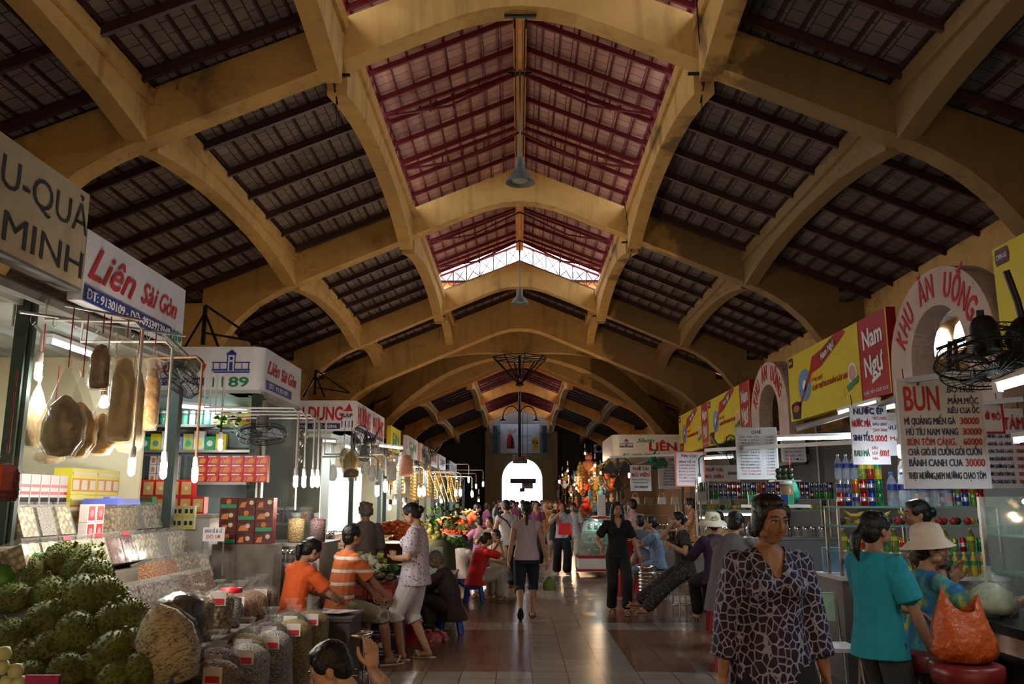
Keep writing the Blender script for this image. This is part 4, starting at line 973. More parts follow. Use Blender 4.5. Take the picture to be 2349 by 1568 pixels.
# --- corner sign 1189: front panel, rounded corner, side panel
def corner_sign(yf, xl, xr, yb, z, h, label, rad=.12):
    root = empty('corner_sign', (0, 0, 0), 0, label, 'sign')
    b = MB(); n = 8
    path = [(xl, yf)] + [(xr - rad + rad * sin(t * pi / 2 / n), yf + rad - rad * cos(t * pi / 2 / n)) for t in range(n + 1)] + [(xr, yb)]
    for (x0, y0), (x1, y1) in zip(path[:-1], path[1:]):
        d = Vector((x1 - x0, y1 - y0)).normalized(); nx, ny = -d.y * .05, d.x * .05
        b.add([(x0, y0, z - h / 2), (x1, y1, z - h / 2), (x1, y1, z + h / 2), (x0, y0, z + h / 2), (x0 + nx, y0 + ny, z - h / 2), (x1 + nx, y1 + ny, z - h / 2), (x1 + nx, y1 + ny, z + h / 2), (x0 + nx, y0 + ny, z + h / 2)],
              [(0, 1, 2, 3), (7, 6, 5, 4), (0, 4, 5, 1), (3, 2, 6, 7), (0, 3, 7, 4), (1, 5, 6, 2)])
    b.build('board', M_VINW, root)
    b = MB(); b.bb(xl, xr - .05, yf + .02, yf + .5, z - h / 2 - .04, z - h / 2); b.bb(xr - .4, xr - .02, yf + .02, yb, z - h / 2 - .04, z - h / 2); b.build('soffit', mat('pale_soffit', (.35, .37, .36), .6), root)
    f = empty('front_print', (0, yf, z)); f.parent = root; sd = empty('side_print', (xr, (yf + yb) / 2, z), pi / 2); sd.parent = root
    return root, f, sd
def market_tower(f, x, z, s, m):
    """small line picture of the market's clock tower"""
    P_ = lambda *a: rect(x + a[0] * s, x + a[1] * s, z + a[2] * s, z + a[3] * s)
    for q in (P_(-1, -.2, -.5, -.42), P_(.2, 1, -.5, -.42), P_(-1, -.2, -.1, -.04), P_(.2, 1, -.1, -.04), P_(-.22, -.17, -.5, .35), P_(.17, .22, -.5, .35), P_(-.25, .25, .33, .39), P_(-.08, .08, -.5, -.05), P_(-1, 1, -.62, -.54), P_(-.95, -.9, -.42, -.1), P_(.9, .95, -.42, -.1), P_(-.6, -.56, -.42, -.1), P_(.56, .6, -.42, -.1)): patch(f, q, m, 'tower_print')
    patch(f, [(x - .28 * s, z + .39 * s), (x + .28 * s, z + .39 * s), (x, z + .62 * s)], m, 'tower_print'); patch(f, circ(x, z + .15 * s, .09 * s, 12), m, 'tower_print')
r, f, sd = corner_sign(9.55, -4.35, LX, 11.25, 3.08, .50, 'white corner sign with red script, blue market drawing and green number 1189')
letters(f, 'Sài Gòn', -3.92, .03, .15, .62, M_RT, shear=.4, bold=.012, y=-.003); market_tower(f, -3.32, .08, .22, M_BLUP); letters(f, '1189', -3.32, -.16, .11, .42, M_GT, bold=.014, y=-.003)
patch(f, rect(-4.25, -3.62, -.20, -.11), M_BLUP, 'strip'); letters(f, 'DĐ: 0933923948', -3.94, -.155, .055, .58, M_WT, bold=.01, y=-.008)
letters(sd, 'Liên', -.42, .05, .16, .5, M_RT, shear=.45, bold=.012, y=-.003); letters(sd, 'Sài Gòn', .25, .03, .15, .7, M_RT, shear=.4, bold=.012, y=-.003); patch(sd, rect(-.7, .4, -.22, -.12), M_BLUP, 'strip'); letters(sd, 'ĐT: 9130109', -.2, -.17, .06, .8, M_WT, y=-.008)
r, f, sd = corner_sign(15.1, -5.0, LX, 18.4, 3.09, .55, 'white corner sign with heavy red THU DUNG lettering and number 11')
letters(f, 'THU DUNG', -3.74, .04, .24, 1.12, M_RT, bold=.02, y=-.003); patch(f, rect(-4.6, -3.22, -.24, -.14), M_BT, 'strip'); letters(f, 'C.CHỢ BẾN THÀNH - ĐT: 7.420846', -3.9, -.19, .06, 1.25, M_WT, y=-.008)
letters(f, 'SẠP', -3.09, -.0, .07, .18, M_BT, bold=.02, y=-.003); letters(f, '1111', -3.09, -.15, .12, .2, M_BT, bold=.012, y=-.003); patch(f, [(-3.18, .08), (-3.0, .08), (-3.06, .22), (-3.12, .12)], M_RT, 'print')
letters(sd, 'HƯƠNG', -.75, .03, .32, 1.3, M_RT, bold=.02, y=-.003); letters(sd, 'PHƯỢNG', .85, .0, .32, 1.3, M_RT, bold=.02, y=-.003); patch(sd, rect(-1.5, 1.5, -.26, -.18), M_BT, 'strip')
# --- receding small signs, left
sg = [(19.4, 21.0, M_YELB, 'yellow and green sign next after the red shop sign', 'DN', M_GT), (22.2, 24.6, M_VINW, 'white sign with a green round mark beyond the yellow sign', 'C-N', M_GT), (25.2, 27.5, mat('pale_pink_board', (.6, .4, .38), .4), 'pale pink stall sign with a blue disc', 'Hồng', M_BT),
      (28.2, 30.5, M_VINW, 'white stall sign with red letters beyond the pink sign', 'BÁCH', M_RT), (31.2, 34, M_VINW, 'narrow white stall sign with a blue square', 'SẠP', M_BT), (36, 40, mat('dull_blue_board', (.1, .15, .3), .4), 'dull blue sign of a far stall on the dry goods side', '1004', M_WT)]
for y0, y1, m_, lb, tx, tm in sg:
    r = panel('stall_sign', y1 - y0, .55, m_, (LX, (y0 + y1) / 2, 3.02), pi / 2, lb, t=.1); letters(r, tx, 0, .02, .24, (y1 - y0) * .6, tm, bold=.015, y=-.003)
    if 'yellow' in lb: patch(r, rect(-.5, .1, -.26, .0), M_GT)
# ------------------------------------------------------------------ right: banners and arches
BX = 4.66
def banner(y0, y1, lb, red=False):
    w = y1 - y0; h = 1.10
    r = panel('advertising_banner', w, h, M_REDB if red else M_YELB, (BX, (y0 + y1) / 2, 3.455), -pi / 2, lb, 'banner', t=.12)
    if red:
        letters(r, 'Nam', 0, .27, .26, w * .62, M_WT, bold=.02, rot=.06); letters(r, 'Ngư', .0, -.10, .26, w * .60, M_WT, bold=.02, rot=.06); letters(r, 'NƯỚC MẮM VÌ SỨC KHỎE', 0, -.46, .045, w * .8, M_WT)
        patch(r, rect(-w / 2, -w / 2 + .03, -h / 2, h / 2), M_YELB); patch(r, rect(w / 2 - .03, w / 2, -h / 2, h / 2), M_YELB)
        patch(r, [(-.10, -.36), (.20, -.28), (.19, -.23), (-.08, -.30)], M_WT)
    else:
        q = lambda pts: [(x * w / 3.0, z) for x, z in pts]
        patch(r, q([(-1.44, .36), (-1.24, .36), (-1.22, .44), (-1.24, .52), (-1.44, .52), (-1.46, .44)]), mat('maroon_badge', (.08, .01, .01), .4), 'badge'); letters(r, 'CHIN-SU', -1.34 * w / 3, .44, .05, .17 * w / 3, M_WT, bold=.01, y=-.008)
        M_BOT = mat('red_bottle_print', (.40, .015, .02), .35)
        patch(r, q([(-1.02, -.32), (-.96, -.34), (-.34, .12), (.05, .16), (.95, .44), (1.10, .50), (1.0, .55), (.7, .55), (.1, .42), (-.3, .38), (-.42, .20)]), M_BOT, 'bottle_print')
        patch(r, q([(.05, .20), (.75, .40), (.62, .53), (.02, .36)]), mat('dark_red_label', (.12, .01, .01), .4), 'label_print', y=-.006); letters(r, 'Nam Ngư', .38 * w / 3, .37, .11, .55 * w / 3, M_WT, bold=.02, y=-.011, rot=.24)
        patch(r, [(x * w / 3, z) for x, z in circ(-.72, -.02, .30, 24, .26)], mat('blue_disc', (.10, .28, .52), .4), 'disc', y=-.001); patch(r, [(x * w / 3, z) for x, z in circ(-.72, -.02, .09, 14, .09)], M_WT, 'disc')
        letters(r, 'Công nghệ', -.14 * w / 3, .02, .06, .5 * w / 3, M_RT, shear=.3); letters(r, 'LOẠI TRỪ VI KHUẨN GÂY HẠI', .36 * w / 3, -.12, .075, 1.45 * w / 3, M_RT, shear=.3, bold=.01)
        patch(r, [(x * w / 3, z) for x, z in circ(1.25, -.12, .16, 20, .15)], M_WT, 'seal'); patch(r, [(x * w / 3, z) for x, z in circ(1.25, -.12, .12, 20, .11)], mat('seal_pale_red', (.6, .3, .25), .5), 'seal', y=-.006); patch(r, q([(1.02, -.28), (1.46, -.18), (1.44, -.26), (1.08, -.36)]), M_GT, 'ribbon', y=-.007)
        patch(r, [(x * w / 3, z) for x, z in [(-1.42, -.30), (-1.36, -.52), (-1.0, -.54), (-.92, -.3)] + [(-1.17 + .25 * cos(t * pi / 8), -.3 + .06 * sin(t * pi / 8)) for t in range(9)]], mat('dark_bowl_print', (.03, .015, .015), .3), 'bowl_print'); patch(r, [(x * w / 3, z) for x, z in circ(-1.16, -.36, .16, 14, .06)], mat('broth_print', (.45, .12, .05), .4), 'bowl_print', y=-.008)
    return r
banner(5.0, 8.02, 'yellow banner with dark badge at the right edge, nearest of the yellow banners')
banner(10.47, 11.42, 'large red banner with white Nam Ngư beside the nearer arch', True)
banner(11.42, 14.45, 'wide yellow banner between the two arches with bottle, disc and bowl')
banner(16.95, 17.75, 'red banner with white Nam Ngư just behind the second arch', True)
banner(17.75, 20.75, 'yellow banner with bottle print behind the second arch')
banner(20.75, 21.55, 'farthest and smallest red banner with white Nam Ngư', True)
banner(21.55, 24.6, 'farthest yellow banner over the food court')
M_ARCH = mat('pinkish_painted_arch', (.50, .36, .30), .7, noise=.12, nscale=3)
def sign_arch(yc_, lb):
    root = empty('food_court_arch', (BX, yc_, 2.62), -pi / 2, lb, 'arch')
    b = MB(); n = 28; ow, oh, iw, ih = 1.17, .98, .62, .56; zb = .55      # half widths, rise of the curves, springing
    vs = []; fs = []; T = .26
    for i in range(n + 1):
        a = pi - pi * i / n
        for (w_, h_, y_) in ((ow, oh, 0), (iw, ih, 0), (ow, oh, T), (iw, ih, T)): vs.append((w_ * cos(a), y_, zb + h_ * sin(a)))
    for i in range(n):
        a, c = i * 4, i * 4 + 4
        fs += [(a, a + 1, c + 1, c), (a + 2, c + 2, c + 3, a + 3), (a, c, c + 2, a + 2), (a + 1, a + 3, c + 3, c + 1)]
    b.add(vs, fs)
    for s in (-1, 1): b.bb(s * iw, s * ow, 0, T, -.35, zb)
    b.build('arch_body', M_ARCH, root)
    tx = 'KHU ĂN UỐNG'; m = len(tx)
    for i, chh in enumerate(tx):
        if chh == ' ': continue
        t = (i + .5) / m; a = pi * (.90 - .78 * t); rx, rz = (ow + iw) / 2 + .0, (oh + ih) / 2 + .02
        letters(root, chh, rx * cos(a), zb + rz * sin(a), .27, None, M_RT, bold=.02, rot=(a - pi / 2) * .75, sx=.62)
    b = MB(); b.bb(-1.17, 1.17, T, T + .25, -.35, -.25); b.bb(-1.1, 1.1, .02, T, -.42, -.35); b.build('crossbar', M_TIN, root)
    return root
sign_arch(9.28, 'nearer pink arch lettered KHU ĂN UỐNG in red over the food court entrance')
sign_arch(15.75, 'farther pink arch lettered KHU ĂN UỐNG in red, half the size in view')
# --- Shop LIEN corner sign, right
def right_corner(yf, xl, xr, yb, z, h, lb):
    root = empty('corner_sign', (0, 0, 0), 0, lb, 'sign'); b = MB(); rad = .25; n = 8
    path = [(xl, yb)] + [(xl + rad - rad * cos(t * pi / 2 / n), yf + rad - rad * sin(t * pi / 2 / n)) for t in range(n + 1)] + [(xr, yf)]
    for (x0, y0), (x1, y1) in zip(path[:-1], path[1:]):
        d = Vector((x1 - x0, y1 - y0)).normalized(); nx, ny = -d.y * .05, d.x * .05
        b.add([(x0, y0, z - h / 2), (x1, y1, z - h / 2), (x1, y1, z + h / 2), (x0, y0, z + h / 2), (x0 + nx, y0 + ny, z - h / 2), (x1 + nx, y1 + ny, z - h / 2), (x1 + nx, y1 + ny, z + h / 2), (x0 + nx, y0 + ny, z + h / 2)],
              [(0, 1, 2, 3), (7, 6, 5, 4), (0, 4, 5, 1), (3, 2, 6, 7), (0, 3, 7, 4), (1, 5, 6, 2)])
    b.build('board', M_VINW, root); f = empty('front_print', (0, yf, z)); f.parent = root; return root, f
r, f = right_corner(24.9, 2.75, 5.2, 28.0, 3.18, .66, 'white corner sign reading Shop LIÊN in green and red with a tower drawing')
market_tower(f, 3.15, .08, .2, M_BLUP); letters(f, 'Shop', 3.72, .16, .12, .5, M_GT, shear=.35, bold=.01, y=-.003); letters(f, 'LIÊN', 4.22, -.02, .24, .78, M_RT, bold=.025, y=-.003)
letters(f, 'ĐT: 0909 479 489 - 8129336', 3.9, -.26, .07, 1.7, M_GT, bold=.012, y=-.003)
r = panel('stall_sign', 1.1, .3, M_VINW, (2.55, 31.0, 2.32), 0, 'small white board reading Hoa beside the glowing far stall'); letters(r, 'Hoa', 0, 0, .16, .5, M_KT, bold=.01)
# ------------------------------------------------------------------ hanging menu boards
def menu(loc, w, h, rz, lb, lines, frame=None, back=M_VINW, tilt=0, t=.02):
    r = panel('menu_board', w, h, back, loc, rz, lb, 'menu board', t=t, frame=frame, tilt=tilt)
    for (s, x, z, hh, ww, m) in lines: letters(r, s, x * w / 2, z * h / 2, hh * h / 2, ww * w / 2, m, bold=.014 if hh * h / 2 > .05 else (.007 if hh * h / 2 > .025 else 0))
    b = MB()
    for sg_ in (-1, 1): b.tube([(sg_ * w * .42, t / 2, h / 2 - .01), (sg_ * w * .42, t / 2 + .02, h / 2 + .10)], .004, 5)
    b.build('hanging_wire', M_DARKM, r); return r
B_, R1, N_ = M_KT, M_RT, M_BT
p0 = at(2163, 992, 6.6)
menu(p0, .61, .83, -.09, 'big white menu board headed BÚN with prices of 30000 and 60000', [('BÚN', -.46, .66, .46, .86, R1), ('.BÒ HUẾ', .52, .82, .12, .72, N_), ('.MẮM.MỘC', .55, .60, .12, .78, N_), ('.RIÊU CUA ỐC', .54, .42, .11, .80, N_),
     ('MÌ QUẢNG MIẾN GÀ', -.30, .22, .125, 1.26, N_), ('30000', .68, .22, .125, .46, R1), ('HỦ TÍU NAM VANG', -.27, .02, .125, 1.28, N_), ('30000', .71, .02, .125, .46, R1), ('BÚN TÔM CÀNG.', -.30, -.17, .125, 1.2, R1), ('60000', .71, -.17, .125, .46, R1),
     ('CHẢ GIÒ.BÌ CUỐN.GỎI CUỐN', 0, -.36, .125, 1.80, N_), ('BÁNH CANH CUA', -.24, -.56, .13, 1.30, N_), ('30000', .72, -.56, .14, .46, R1), ('THỊT NƯỚNG,NEM NƯỚNG CHẠO TÔM', .0, -.80, .12, 1.88, B_)], frame=M_VINW)
p0 = at(1996, 997, 7.6)
menu(p0, .33, .53, -.04, 'white board of juices headed NƯỚC ÉP hanging left of the big menu', [('NƯỚC ÉP', .0, .80, .2, 1.6, N_), ('NƯỚC MÍA', -.42, .38, .22, 1.0, R1), ('TẮC 5.000đ', .56, .56, .09, .75, R1), ('DÂU .000đ', .56, .36, .09, .75, N_), ('CAM .000đ', .56, .16, .09, .75, R1),
     ('SINH TỐ', -.5, -.10, .2, .8, N_), ('15.000đ', .42, -.12, .2, .95, R1), ('RAU MÁ', -.5, -.62, .2, .8, M_GT), ('DÂU', .2, -.44, .09, .3, R1), ('DỪA', .2, -.62, .09, .3, R1), ('MÍA', .2, -.80, .09, .3, R1), ('.000đ', .68, -.62, .2, .5, R1)])
p0 = at(1737, 1039, 11.0)
ln = [('CHÈ', 0, .86, .13, .5, N_)]
for i, (s, m) in enumerate((('CHÈ THẬP CẨM', N_), ('CHÈ 3 MÀU', N_), ('SƯƠNG SA HỘT LỰU', N_), ('SÂM BỔ LƯỢNG', N_), ('ĐẬU XANH BÁNH LỌT', N_), ('MÍT SEN', N_), ('NHÃN NHỤC', N_), ('THẠCH GIẢ', N_), ('TRÂN CHÂU', N_), ('ĐẬU ĐỎ BÁNH LỌT', N_), ('SỮA CHUA HẠT ĐÁC', N_), ('TỰ CHỌN', R1), ('CHÈ THÁI LAN', R1))):
    ln += [(s, -.38, .66 - i * .125, .062, 1.0, m), ('12.000', .68, .66 - i * .125, .062, .42, m)]
menu(p0, .50, .64, -.03, 'white price board headed CHÈ with thirteen small lines', ln, frame=M_STEEL)
p0 = at(1583, 1075, 14.3)
menu(p0, .50, .56, .22, 'white board with orange frame headed MAI CÚC beside a lit bulb', [('MAI CÚC', 0, .78, .16, 1.2, R1), ('SINH TỐ 15', -.2, .42, .12, 1.2, R1)] + [(s, -.2, .22 - i * .19, .085, 1.2, R1) for i, s in enumerate(('CAFE ĐEN ĐÁ', 'CAFE SỮA', 'RAU MÁ', 'DỪA LẠNH', 'NƯỚC CAM', 'CHANH DÂY'))], frame=mat('orange_frame', (.7, .12, .03), .5))
p0 = at(1536, 1083, 17.0)
menu(p0, .45, .66, .1, 'narrow grey-white menu headed BÀ TÁM behind the orange frame', [('BÀ TÁM', .0, .78, .15, 1.6, R1)] + [(s, .1, .45 - i * .17, .08, 1.3, N_) for i, s in enumerate(('BÚN THỊT', 'THỊT NƯỚNG', 'CHẢ GIÒ', 'BÌ CUỐN', 'BÚN RIÊU', 'MÌ XÀO', 'GỎI CUỐN', 'BÁNH HỎI'))])
p0 = at(1470, 1096, 15.5)
menu(p0, .38, .47, -.02, 'pale green-white board reading PHỞ TÁI BÒ VIÊN', [('PHỞ TÁI', 0, .72, .26, 1.5, R1), ('BÒ VIÊN', 0, .25, .28, 1.7, R1), ('Bún Bò Huế Bánh Canh', 0, -.12, .1, 1.6, M_GT), ('Hủ Tiếu Nam Vang', 0, -.34, .1, 1.4, M_GT), ('20.000đ', 0, -.68, .16, 1.3, N_)])
p0 = at(1655, 1085, 17.5)
menu(p0, .75, .33, 0, 'grey board reading PHỞ TÁI BÒ VIÊN partly behind the CHÈ board', [('PHỞ TÁI', -.4, .45, .4, .9, R1), ('BÒ VIÊN', -.4, -.4, .4, 1.0, R1), ('BÁNH', .62, 0, .35, .5, N_)])
p0 = at(1822, 1035, 12.0)
menu(p0, .33, .30, 0, 'small white menu of noodle dishes under the fluorescent tube', [(s, 0, .7 - i * .36, .16, 1.6, (N_, N_, R1, N_, N_)[i]) for i, s in enumerate(('MÌ XÀO BÒ', 'MIẾN GÀ', 'BÚN MỘC', 'BÒ BÍT TẾT', 'NƯỚC'))])
p0 = at(2057, 995, 8.8)
menu(p0, .24, .45, 0, 'grey board reading NƯỚC behind the juice board', [('NƯỚC', 0, .3, .18, 1.7, N_), ('MÁT', 0, -.2, .18, 1.2, R1)])
p0 = at(2268, 958, 7.4)
menu(p0, .23, .24, 0, 'small cream board with red rim reading PHỞ BÒ', [('PHỞ BÒ', 0, .1, .5, 1.8, R1)], frame=R1)
p0 = at(2302, 1027, 8.0)
menu(p0, .42, .75, -.1, 'tall white price board headed TÁM at the edge of the picture', [('BÀ TÁM', .2, .62, .3, 1.5, R1)] + [(s, -.2, .30 - i * .19, .09, 1.1, N_) for i, s in enumerate(('PHỞ BÒ - GÀ - HEO', 'CHÁO GÀ - CÁ - LÒNG', 'BÚN THÁI LAN', 'BÁNH XÈO.BÚN THỊT', 'CƠM SƯỜN BÌ CHẢ', 'CƠM CHIÊN TÔM GÀ', 'TÔM CÀNG KHO TÀU'))] + [('30000', .72, .30 - i * .19, .09, .42, R1) for i in range(7)])
# --- billboard and small signs at the far end
r = panel('billboard', 2.75, 2.0, mat('pale_sky_print', (.52, .60, .72), .5, noise=.2, nscale=1.2), (.05, 58.9, 5.9), 0, 'pale blue billboard with a woman in red above the far doorway', 'billboard', t=.1)
b = MB(); b.bar((-.9, .1, .8), (-.9, 1.15, .8), .05); b.bar((.9, .1, .8), (.9, 1.15, .8), .05); b.build('wall_bracket', M_TIN, r)
patch(r, [(-.95, -.7), (-.35, -.7), (-.42, -.1), (-.55, .25), (-.8, .3), (-.9, 0)], M_RT, 'figure_print'); patch(r, circ(-.68, .45, .16, 14, .2), mat('print_skin', (.5, .3, .22), .6), 'figure_print'); patch(r, [(-.66, -.7), (-.45, -.7), (-.5, .1), (-.62, .1)], M_KT, 'figure_print', y=-.008)
patch(r, [(-.56, .3), (-.3, .42), (-.18, .62), (-.3, .7), (-.5, .5)], mat('print_skin', (.5, .3, .22), .6), 'figure_print'); patch(r, rect(.85, 1.28, -.85, .1), M_YELB, 'card_print'); patch(r, [(.98, -.7), (1.15, -.7), (1.1, -.05), (1.0, -.05)], mat('orange_print', (.6, .2, .02), .5), 'card_print', y=-.008)
patch(r, rect(-.2, 1.36, -.35, -.25), M_WT, 'cloud_print'); patch(r, rect(-.2, .8, .1, .2), mat('blue_band', (.25, .38, .55), .5), 'sea_print')
for s in (-1, 1):
    r = panel('side_banner', .42, 1.95, mat('deep_blue_print', (.10, .25, .50), .5, noise=.4, nscale=1.5), (.05 + s * 1.72, 59.2, 5.85), s * .5, ('narrow blue banner on the left of the far billboard', 'narrow blue banner on the right of the far billboard')[s > 0], 'banner')
    b = MB(); b.bar((0, .02, .8), (0, .95, .8), .04); b.build('wall_bracket', M_TIN, r)
for x, z, w, h, m_, lb, tx in ((.05, 4.42, 1.0, .62, M_VINW, 'white hanging sign in the top of the far doorway', 'CHỢ'), (.25, 2.95, 1.75, .32, mat('grey_board', (.12, .13, .15), .5), 'long grey hanging board across the far doorway', ''), (.55, 2.75, .75, .62, M_VINW, 'small sign with red letters hanging in the far doorway', 'BÁO'), (.2, 2.35, .32, .25, mat('grey_board', (.12, .13, .15), .5), 'tiny grey board hanging lowest in the far doorway', '')):
    r = panel('hanging_sign', w, h, m_, (x, 57.5 + x, z), 0, lb, t=.05)
    if tx: letters(r, tx, 0, 0, h * .4, w * .7, M_RT, bold=.02)
    b = MB(); b.tube([(0, .02, h / 2 - .01), (0, .02, 8.3 - z)], .012, 5); b.build('hanging_rod', M_DARKM, r)
# ================================================================== BUILDERS FOR GOODS, LAMPS, SEATS
M_GLOW = mat('lit_lamp_glass', (1, 1, 1), .4, emit=(1, .95, .88), es=45); M_GLOWW = mat('lit_warm_bulb', (1, 1, 1), .4, emit=(1, .62, .25), es=40); M_GLOWC = mat('lit_fluorescent_tube', (1, 1, 1), .4, emit=(.80, .95, 1), es=22)
def plastic(name, tint=(.35, .35, .36), a=.13, rough=.12, bump=.6, ns=25):
    """thin clear plastic film: mostly see-through with sharp reflections"""
    if name in MATS: return MATS[name]
    m = mat(name, tint, rough, alpha=a, bump=bump, nscale=ns); m.node_tree.nodes['Principled BSDF'].inputs['Specular IOR Level'].default_value = .9
    return m
M_FILM = plastic('clear_wrinkled_film', (.55, .55, .55), .10, .1, 1.4, 18); M_CLEAR = plastic('clear_box_plastic', (.45, .45, .43), .14, .08, .1, 6); M_GLASS = plastic('jar_glass', (.45, .5, .5), .14, .05, 0)
M_PANE = plastic('case_glass', (.5, .7, .65), .14, .04, 0); M_SHELFG = plastic('green_shelf_glass', (.25, .5, .42), .55, .1, 0)
M_CHROME = mat('chrome', (.7, .7, .7), .18, metal=1); M_WLID = mat('white_cap', (.7, .7, .72), .4); M_WIRE = mat('black_cable', (.01, .01, .01), .5)
M_SHELF = mat('steel_shelf', (.38, .36, .33), .35, metal=.7); M_WCOUNT = mat('white_counter_panel', (.42, .42, .42), .35, noise=.05); M_DCOUNT = mat('dark_counter_panel', (.05, .045, .05), .4, noise=.2)
M_WALLG = mat('pale_green_partition', (.42, .50, .46), .5, noise=.06, nscale=3); M_WALLY = mat('cream_partition', (.62, .54, .36), .5, noise=.06, nscale=3); M_POST = mat('dark_green_post', (.03, .045, .04), .4, metal=.3)
def pebble(name, c1, c2, c3=None, scale=60, bump=1, rough=.6):
    c3 = c3 or tuple(x * .35 for x in (hexc(c1) if isinstance(c1, str) else c1))
    m = ramp_mat(name, 'voronoi', scale, [(0, c1), (.35, c2), (.62, c3)], rough, bump=bump); return m
def bulb(p, drop, arm, label, col=(1, .93, .82), power=14, warm=False, group=None, tip=None, size=1.0, pipe=M_WPIPE):
    """bare energy-saving bulb on an L-shaped conduit: p = lamp centre, drop = conduit length up, arm = horizontal vector back to its support"""
    r = empty('pendant_bulb', p, 0, label, 'lamp', group); s = size
    b = MB(); off = Vector(tip or (0, 0, 0)); top = Vector((0, 0, drop)) + off; a = Vector(arm)
    pts = [(0, 0, .11 * s), top - (top.normalized() * .05), top + a.normalized() * .05 if a.length > .01 else top]
    if a.length > .01:
        pv = Vector(p)
        if pv.x < -1 and pv.x > -3.0: a = Vector((-3.03 - pv.x, a.y, 0))       # the arm runs back to the sign beam and up to it
        pts[-1] = top + a.normalized() * .05; pts.append(top + a)
        if pv.x < -1 and pv.z + drop < 2.8: pts.append(top + a + Vector((0, 0, 2.83 - pv.z - drop)))
    b.tube(pts, .010 * s, 7); b.build('conduit', pipe, r)
    b = MB(); b.lathe([(.012, .13), (.020, .12), (.022, .07), (.018, .05)], (0, 0, 0), 10, sx=s, sy=s); b.build('socket', M_WLID if not warm else M_TIN, r)
    b = MB()
    if warm: b.lathe([(.012, .05), (.022, .03), (.03, 0), (.024, -.022), (.0, -.032)], (0, 0, 0), 12)
    else:
        for k in range(3): an = k * 2 * pi / 3; b.tube([(.012 * cos(an) * s, .012 * sin(an) * s, .055 * s), (.014 * cos(an) * s, .014 * sin(an) * s, -.045 * s), (0, 0, -.052 * s)], .009 * s, 8)
        b.lathe([(.022 * s, .05 * s), (.023 * s, -.03 * s), (.012 * s, -.055 * s), (0, -.058 * s)], (0, 0, 0), 12)
    o = b.build('bulb', M_GLOWW if warm else M_GLOW, r)
    if power: point((0, 0, -.11 * s), power, col, .035, parent=r)
    return r
def tube_lamp(p0, p1, label, power=22, col=(.82, .95, 1), down=True, group=None):
    p0, p1 = Vector(p0), Vector(p1); c = (p0 + p1) / 2; d = p1 - p0; L_ = d.length; rz = atan2(d.y, d.x)
    r = empty('fluorescent_lamp', c, rz, label, 'lamp', group); r.rotation_euler = (0, -atan2(d.z, Vector((d.x, d.y)).length), rz)
    b = MB(); b.bb(-L_ / 2, L_ / 2, -.03, .03, .022, .055); b.build('housing', M_WLID, r)
    b = MB(); b.tube([(-L_ / 2 + .01, 0, 0), (L_ / 2 - .01, 0, 0)], .016, 10); b.build('tube', M_GLOWC, r)
    for s in (-1, 1):
        b = MB(); b.bb(s * L_ / 2 - .012, s * L_ / 2 + .012, -.02, .02, -.02, .03); b.build('end_holder', M_WLID, r)
    if power: area((0, 0, -.025), (0, 0, 0), L_, .05, power, col, parent=r)
    return r
def box_item(name, w, d, h, body, label=None, cat='box', group=None, prints=(), loc=(0, 0, 0), rz=0):
    """a printed carton; prints = [(polygon in XZ on the front face, material)]"""
    r = empty(name, loc, rz, label, cat, group); b = MB(); b.bb(-w / 2, w / 2, -d / 2, d / 2, 0, h); b.build('carton', body, r)
    for i, (poly, m_) in enumerate(prints): 
        o = patch(r, poly, m_, 'print', y=-d / 2 - .0005 - .0008 * i, t=.001)
    return r
def jar(label, cont, R=.06, h=.2, lid=M_CHROME, group=None, loc=(0, 0, 0), neck=.75, fill=.85, cat='jar'):
    r = empty('glass_jar', loc, 0, label, cat, group)
    b = MB(); b.lathe([(R * .9, 0), (R, .012), (R, h * .8), (R * neck, h * .92), (R * neck, h)], n=16); b.build('glass_body', M_GLASS, r)
    b = MB(); b.lathe([(R * .86, .008), (R * .94, .02), (R * .94, h * fill), (R * .5, h * fill + .008), (0, h * fill + .01)], n=14); b.build('contents', cont, r)
    b = MB(); b.lathe([(R * neck + .006, h - .01), (R * neck + .006, h + .02), (R * .3, h + .026), (0.0, h + .03)], n=14); b.build('lid', lid, r); return r
def tub(label, cont, w=.19, d=.15, h=.23, group=None, loc=(0, 0, 0), rz=0, tilt=.18, tagm=None):
    """clear plastic box full of dried goods, tilted towards the aisle (front = -Y)"""
    r = empty('clear_tub', loc, rz, label, 'tub', group); r.rotation_euler = (tilt, 0, rz)
    b = MB(); n = 7; g_ = []
    for j in range(n + 1):
        for i in range(n + 1):
            x, y = (i / n - .5) * (w - .012), (j / n - .5) * (d - .012); e = 0 if i in (0, n) or j in (0, n) else 1
            g_.append((x, y, h * .86 + e * random.uniform(-.008, .016)))
    fs = [(j * (n + 1) + i, j * (n + 1) + i + 1, (j + 1) * (n + 1) + i + 1, (j + 1) * (n + 1) + i) for j in range(n) for i in range(n)]
    b.smooth = True; b.add(g_, fs); b.smooth = False
    b.bb(-(w - .012) / 2, (w - .012) / 2, -(d - .012) / 2, (d - .012) / 2, .005, h * .86); b.build('contents', cont, r)
    b = MB(); b.box((0, 0, h / 2), (w, d, h)); b.build('plastic_case', M_CLEAR, r)
    b = MB(); b.bb(-w / 2 - .004, w / 2 + .004, -d / 2 - .004, d / 2 + .004, h - .012, h + .002); b.build('lid', M_CLEAR, r)
    if tagm: patch(r, rect(-w * .32, w * .2, h * .86, h * .98), tagm, 'price_tag', y=-d / 2 - .006, t=.002)
    return r
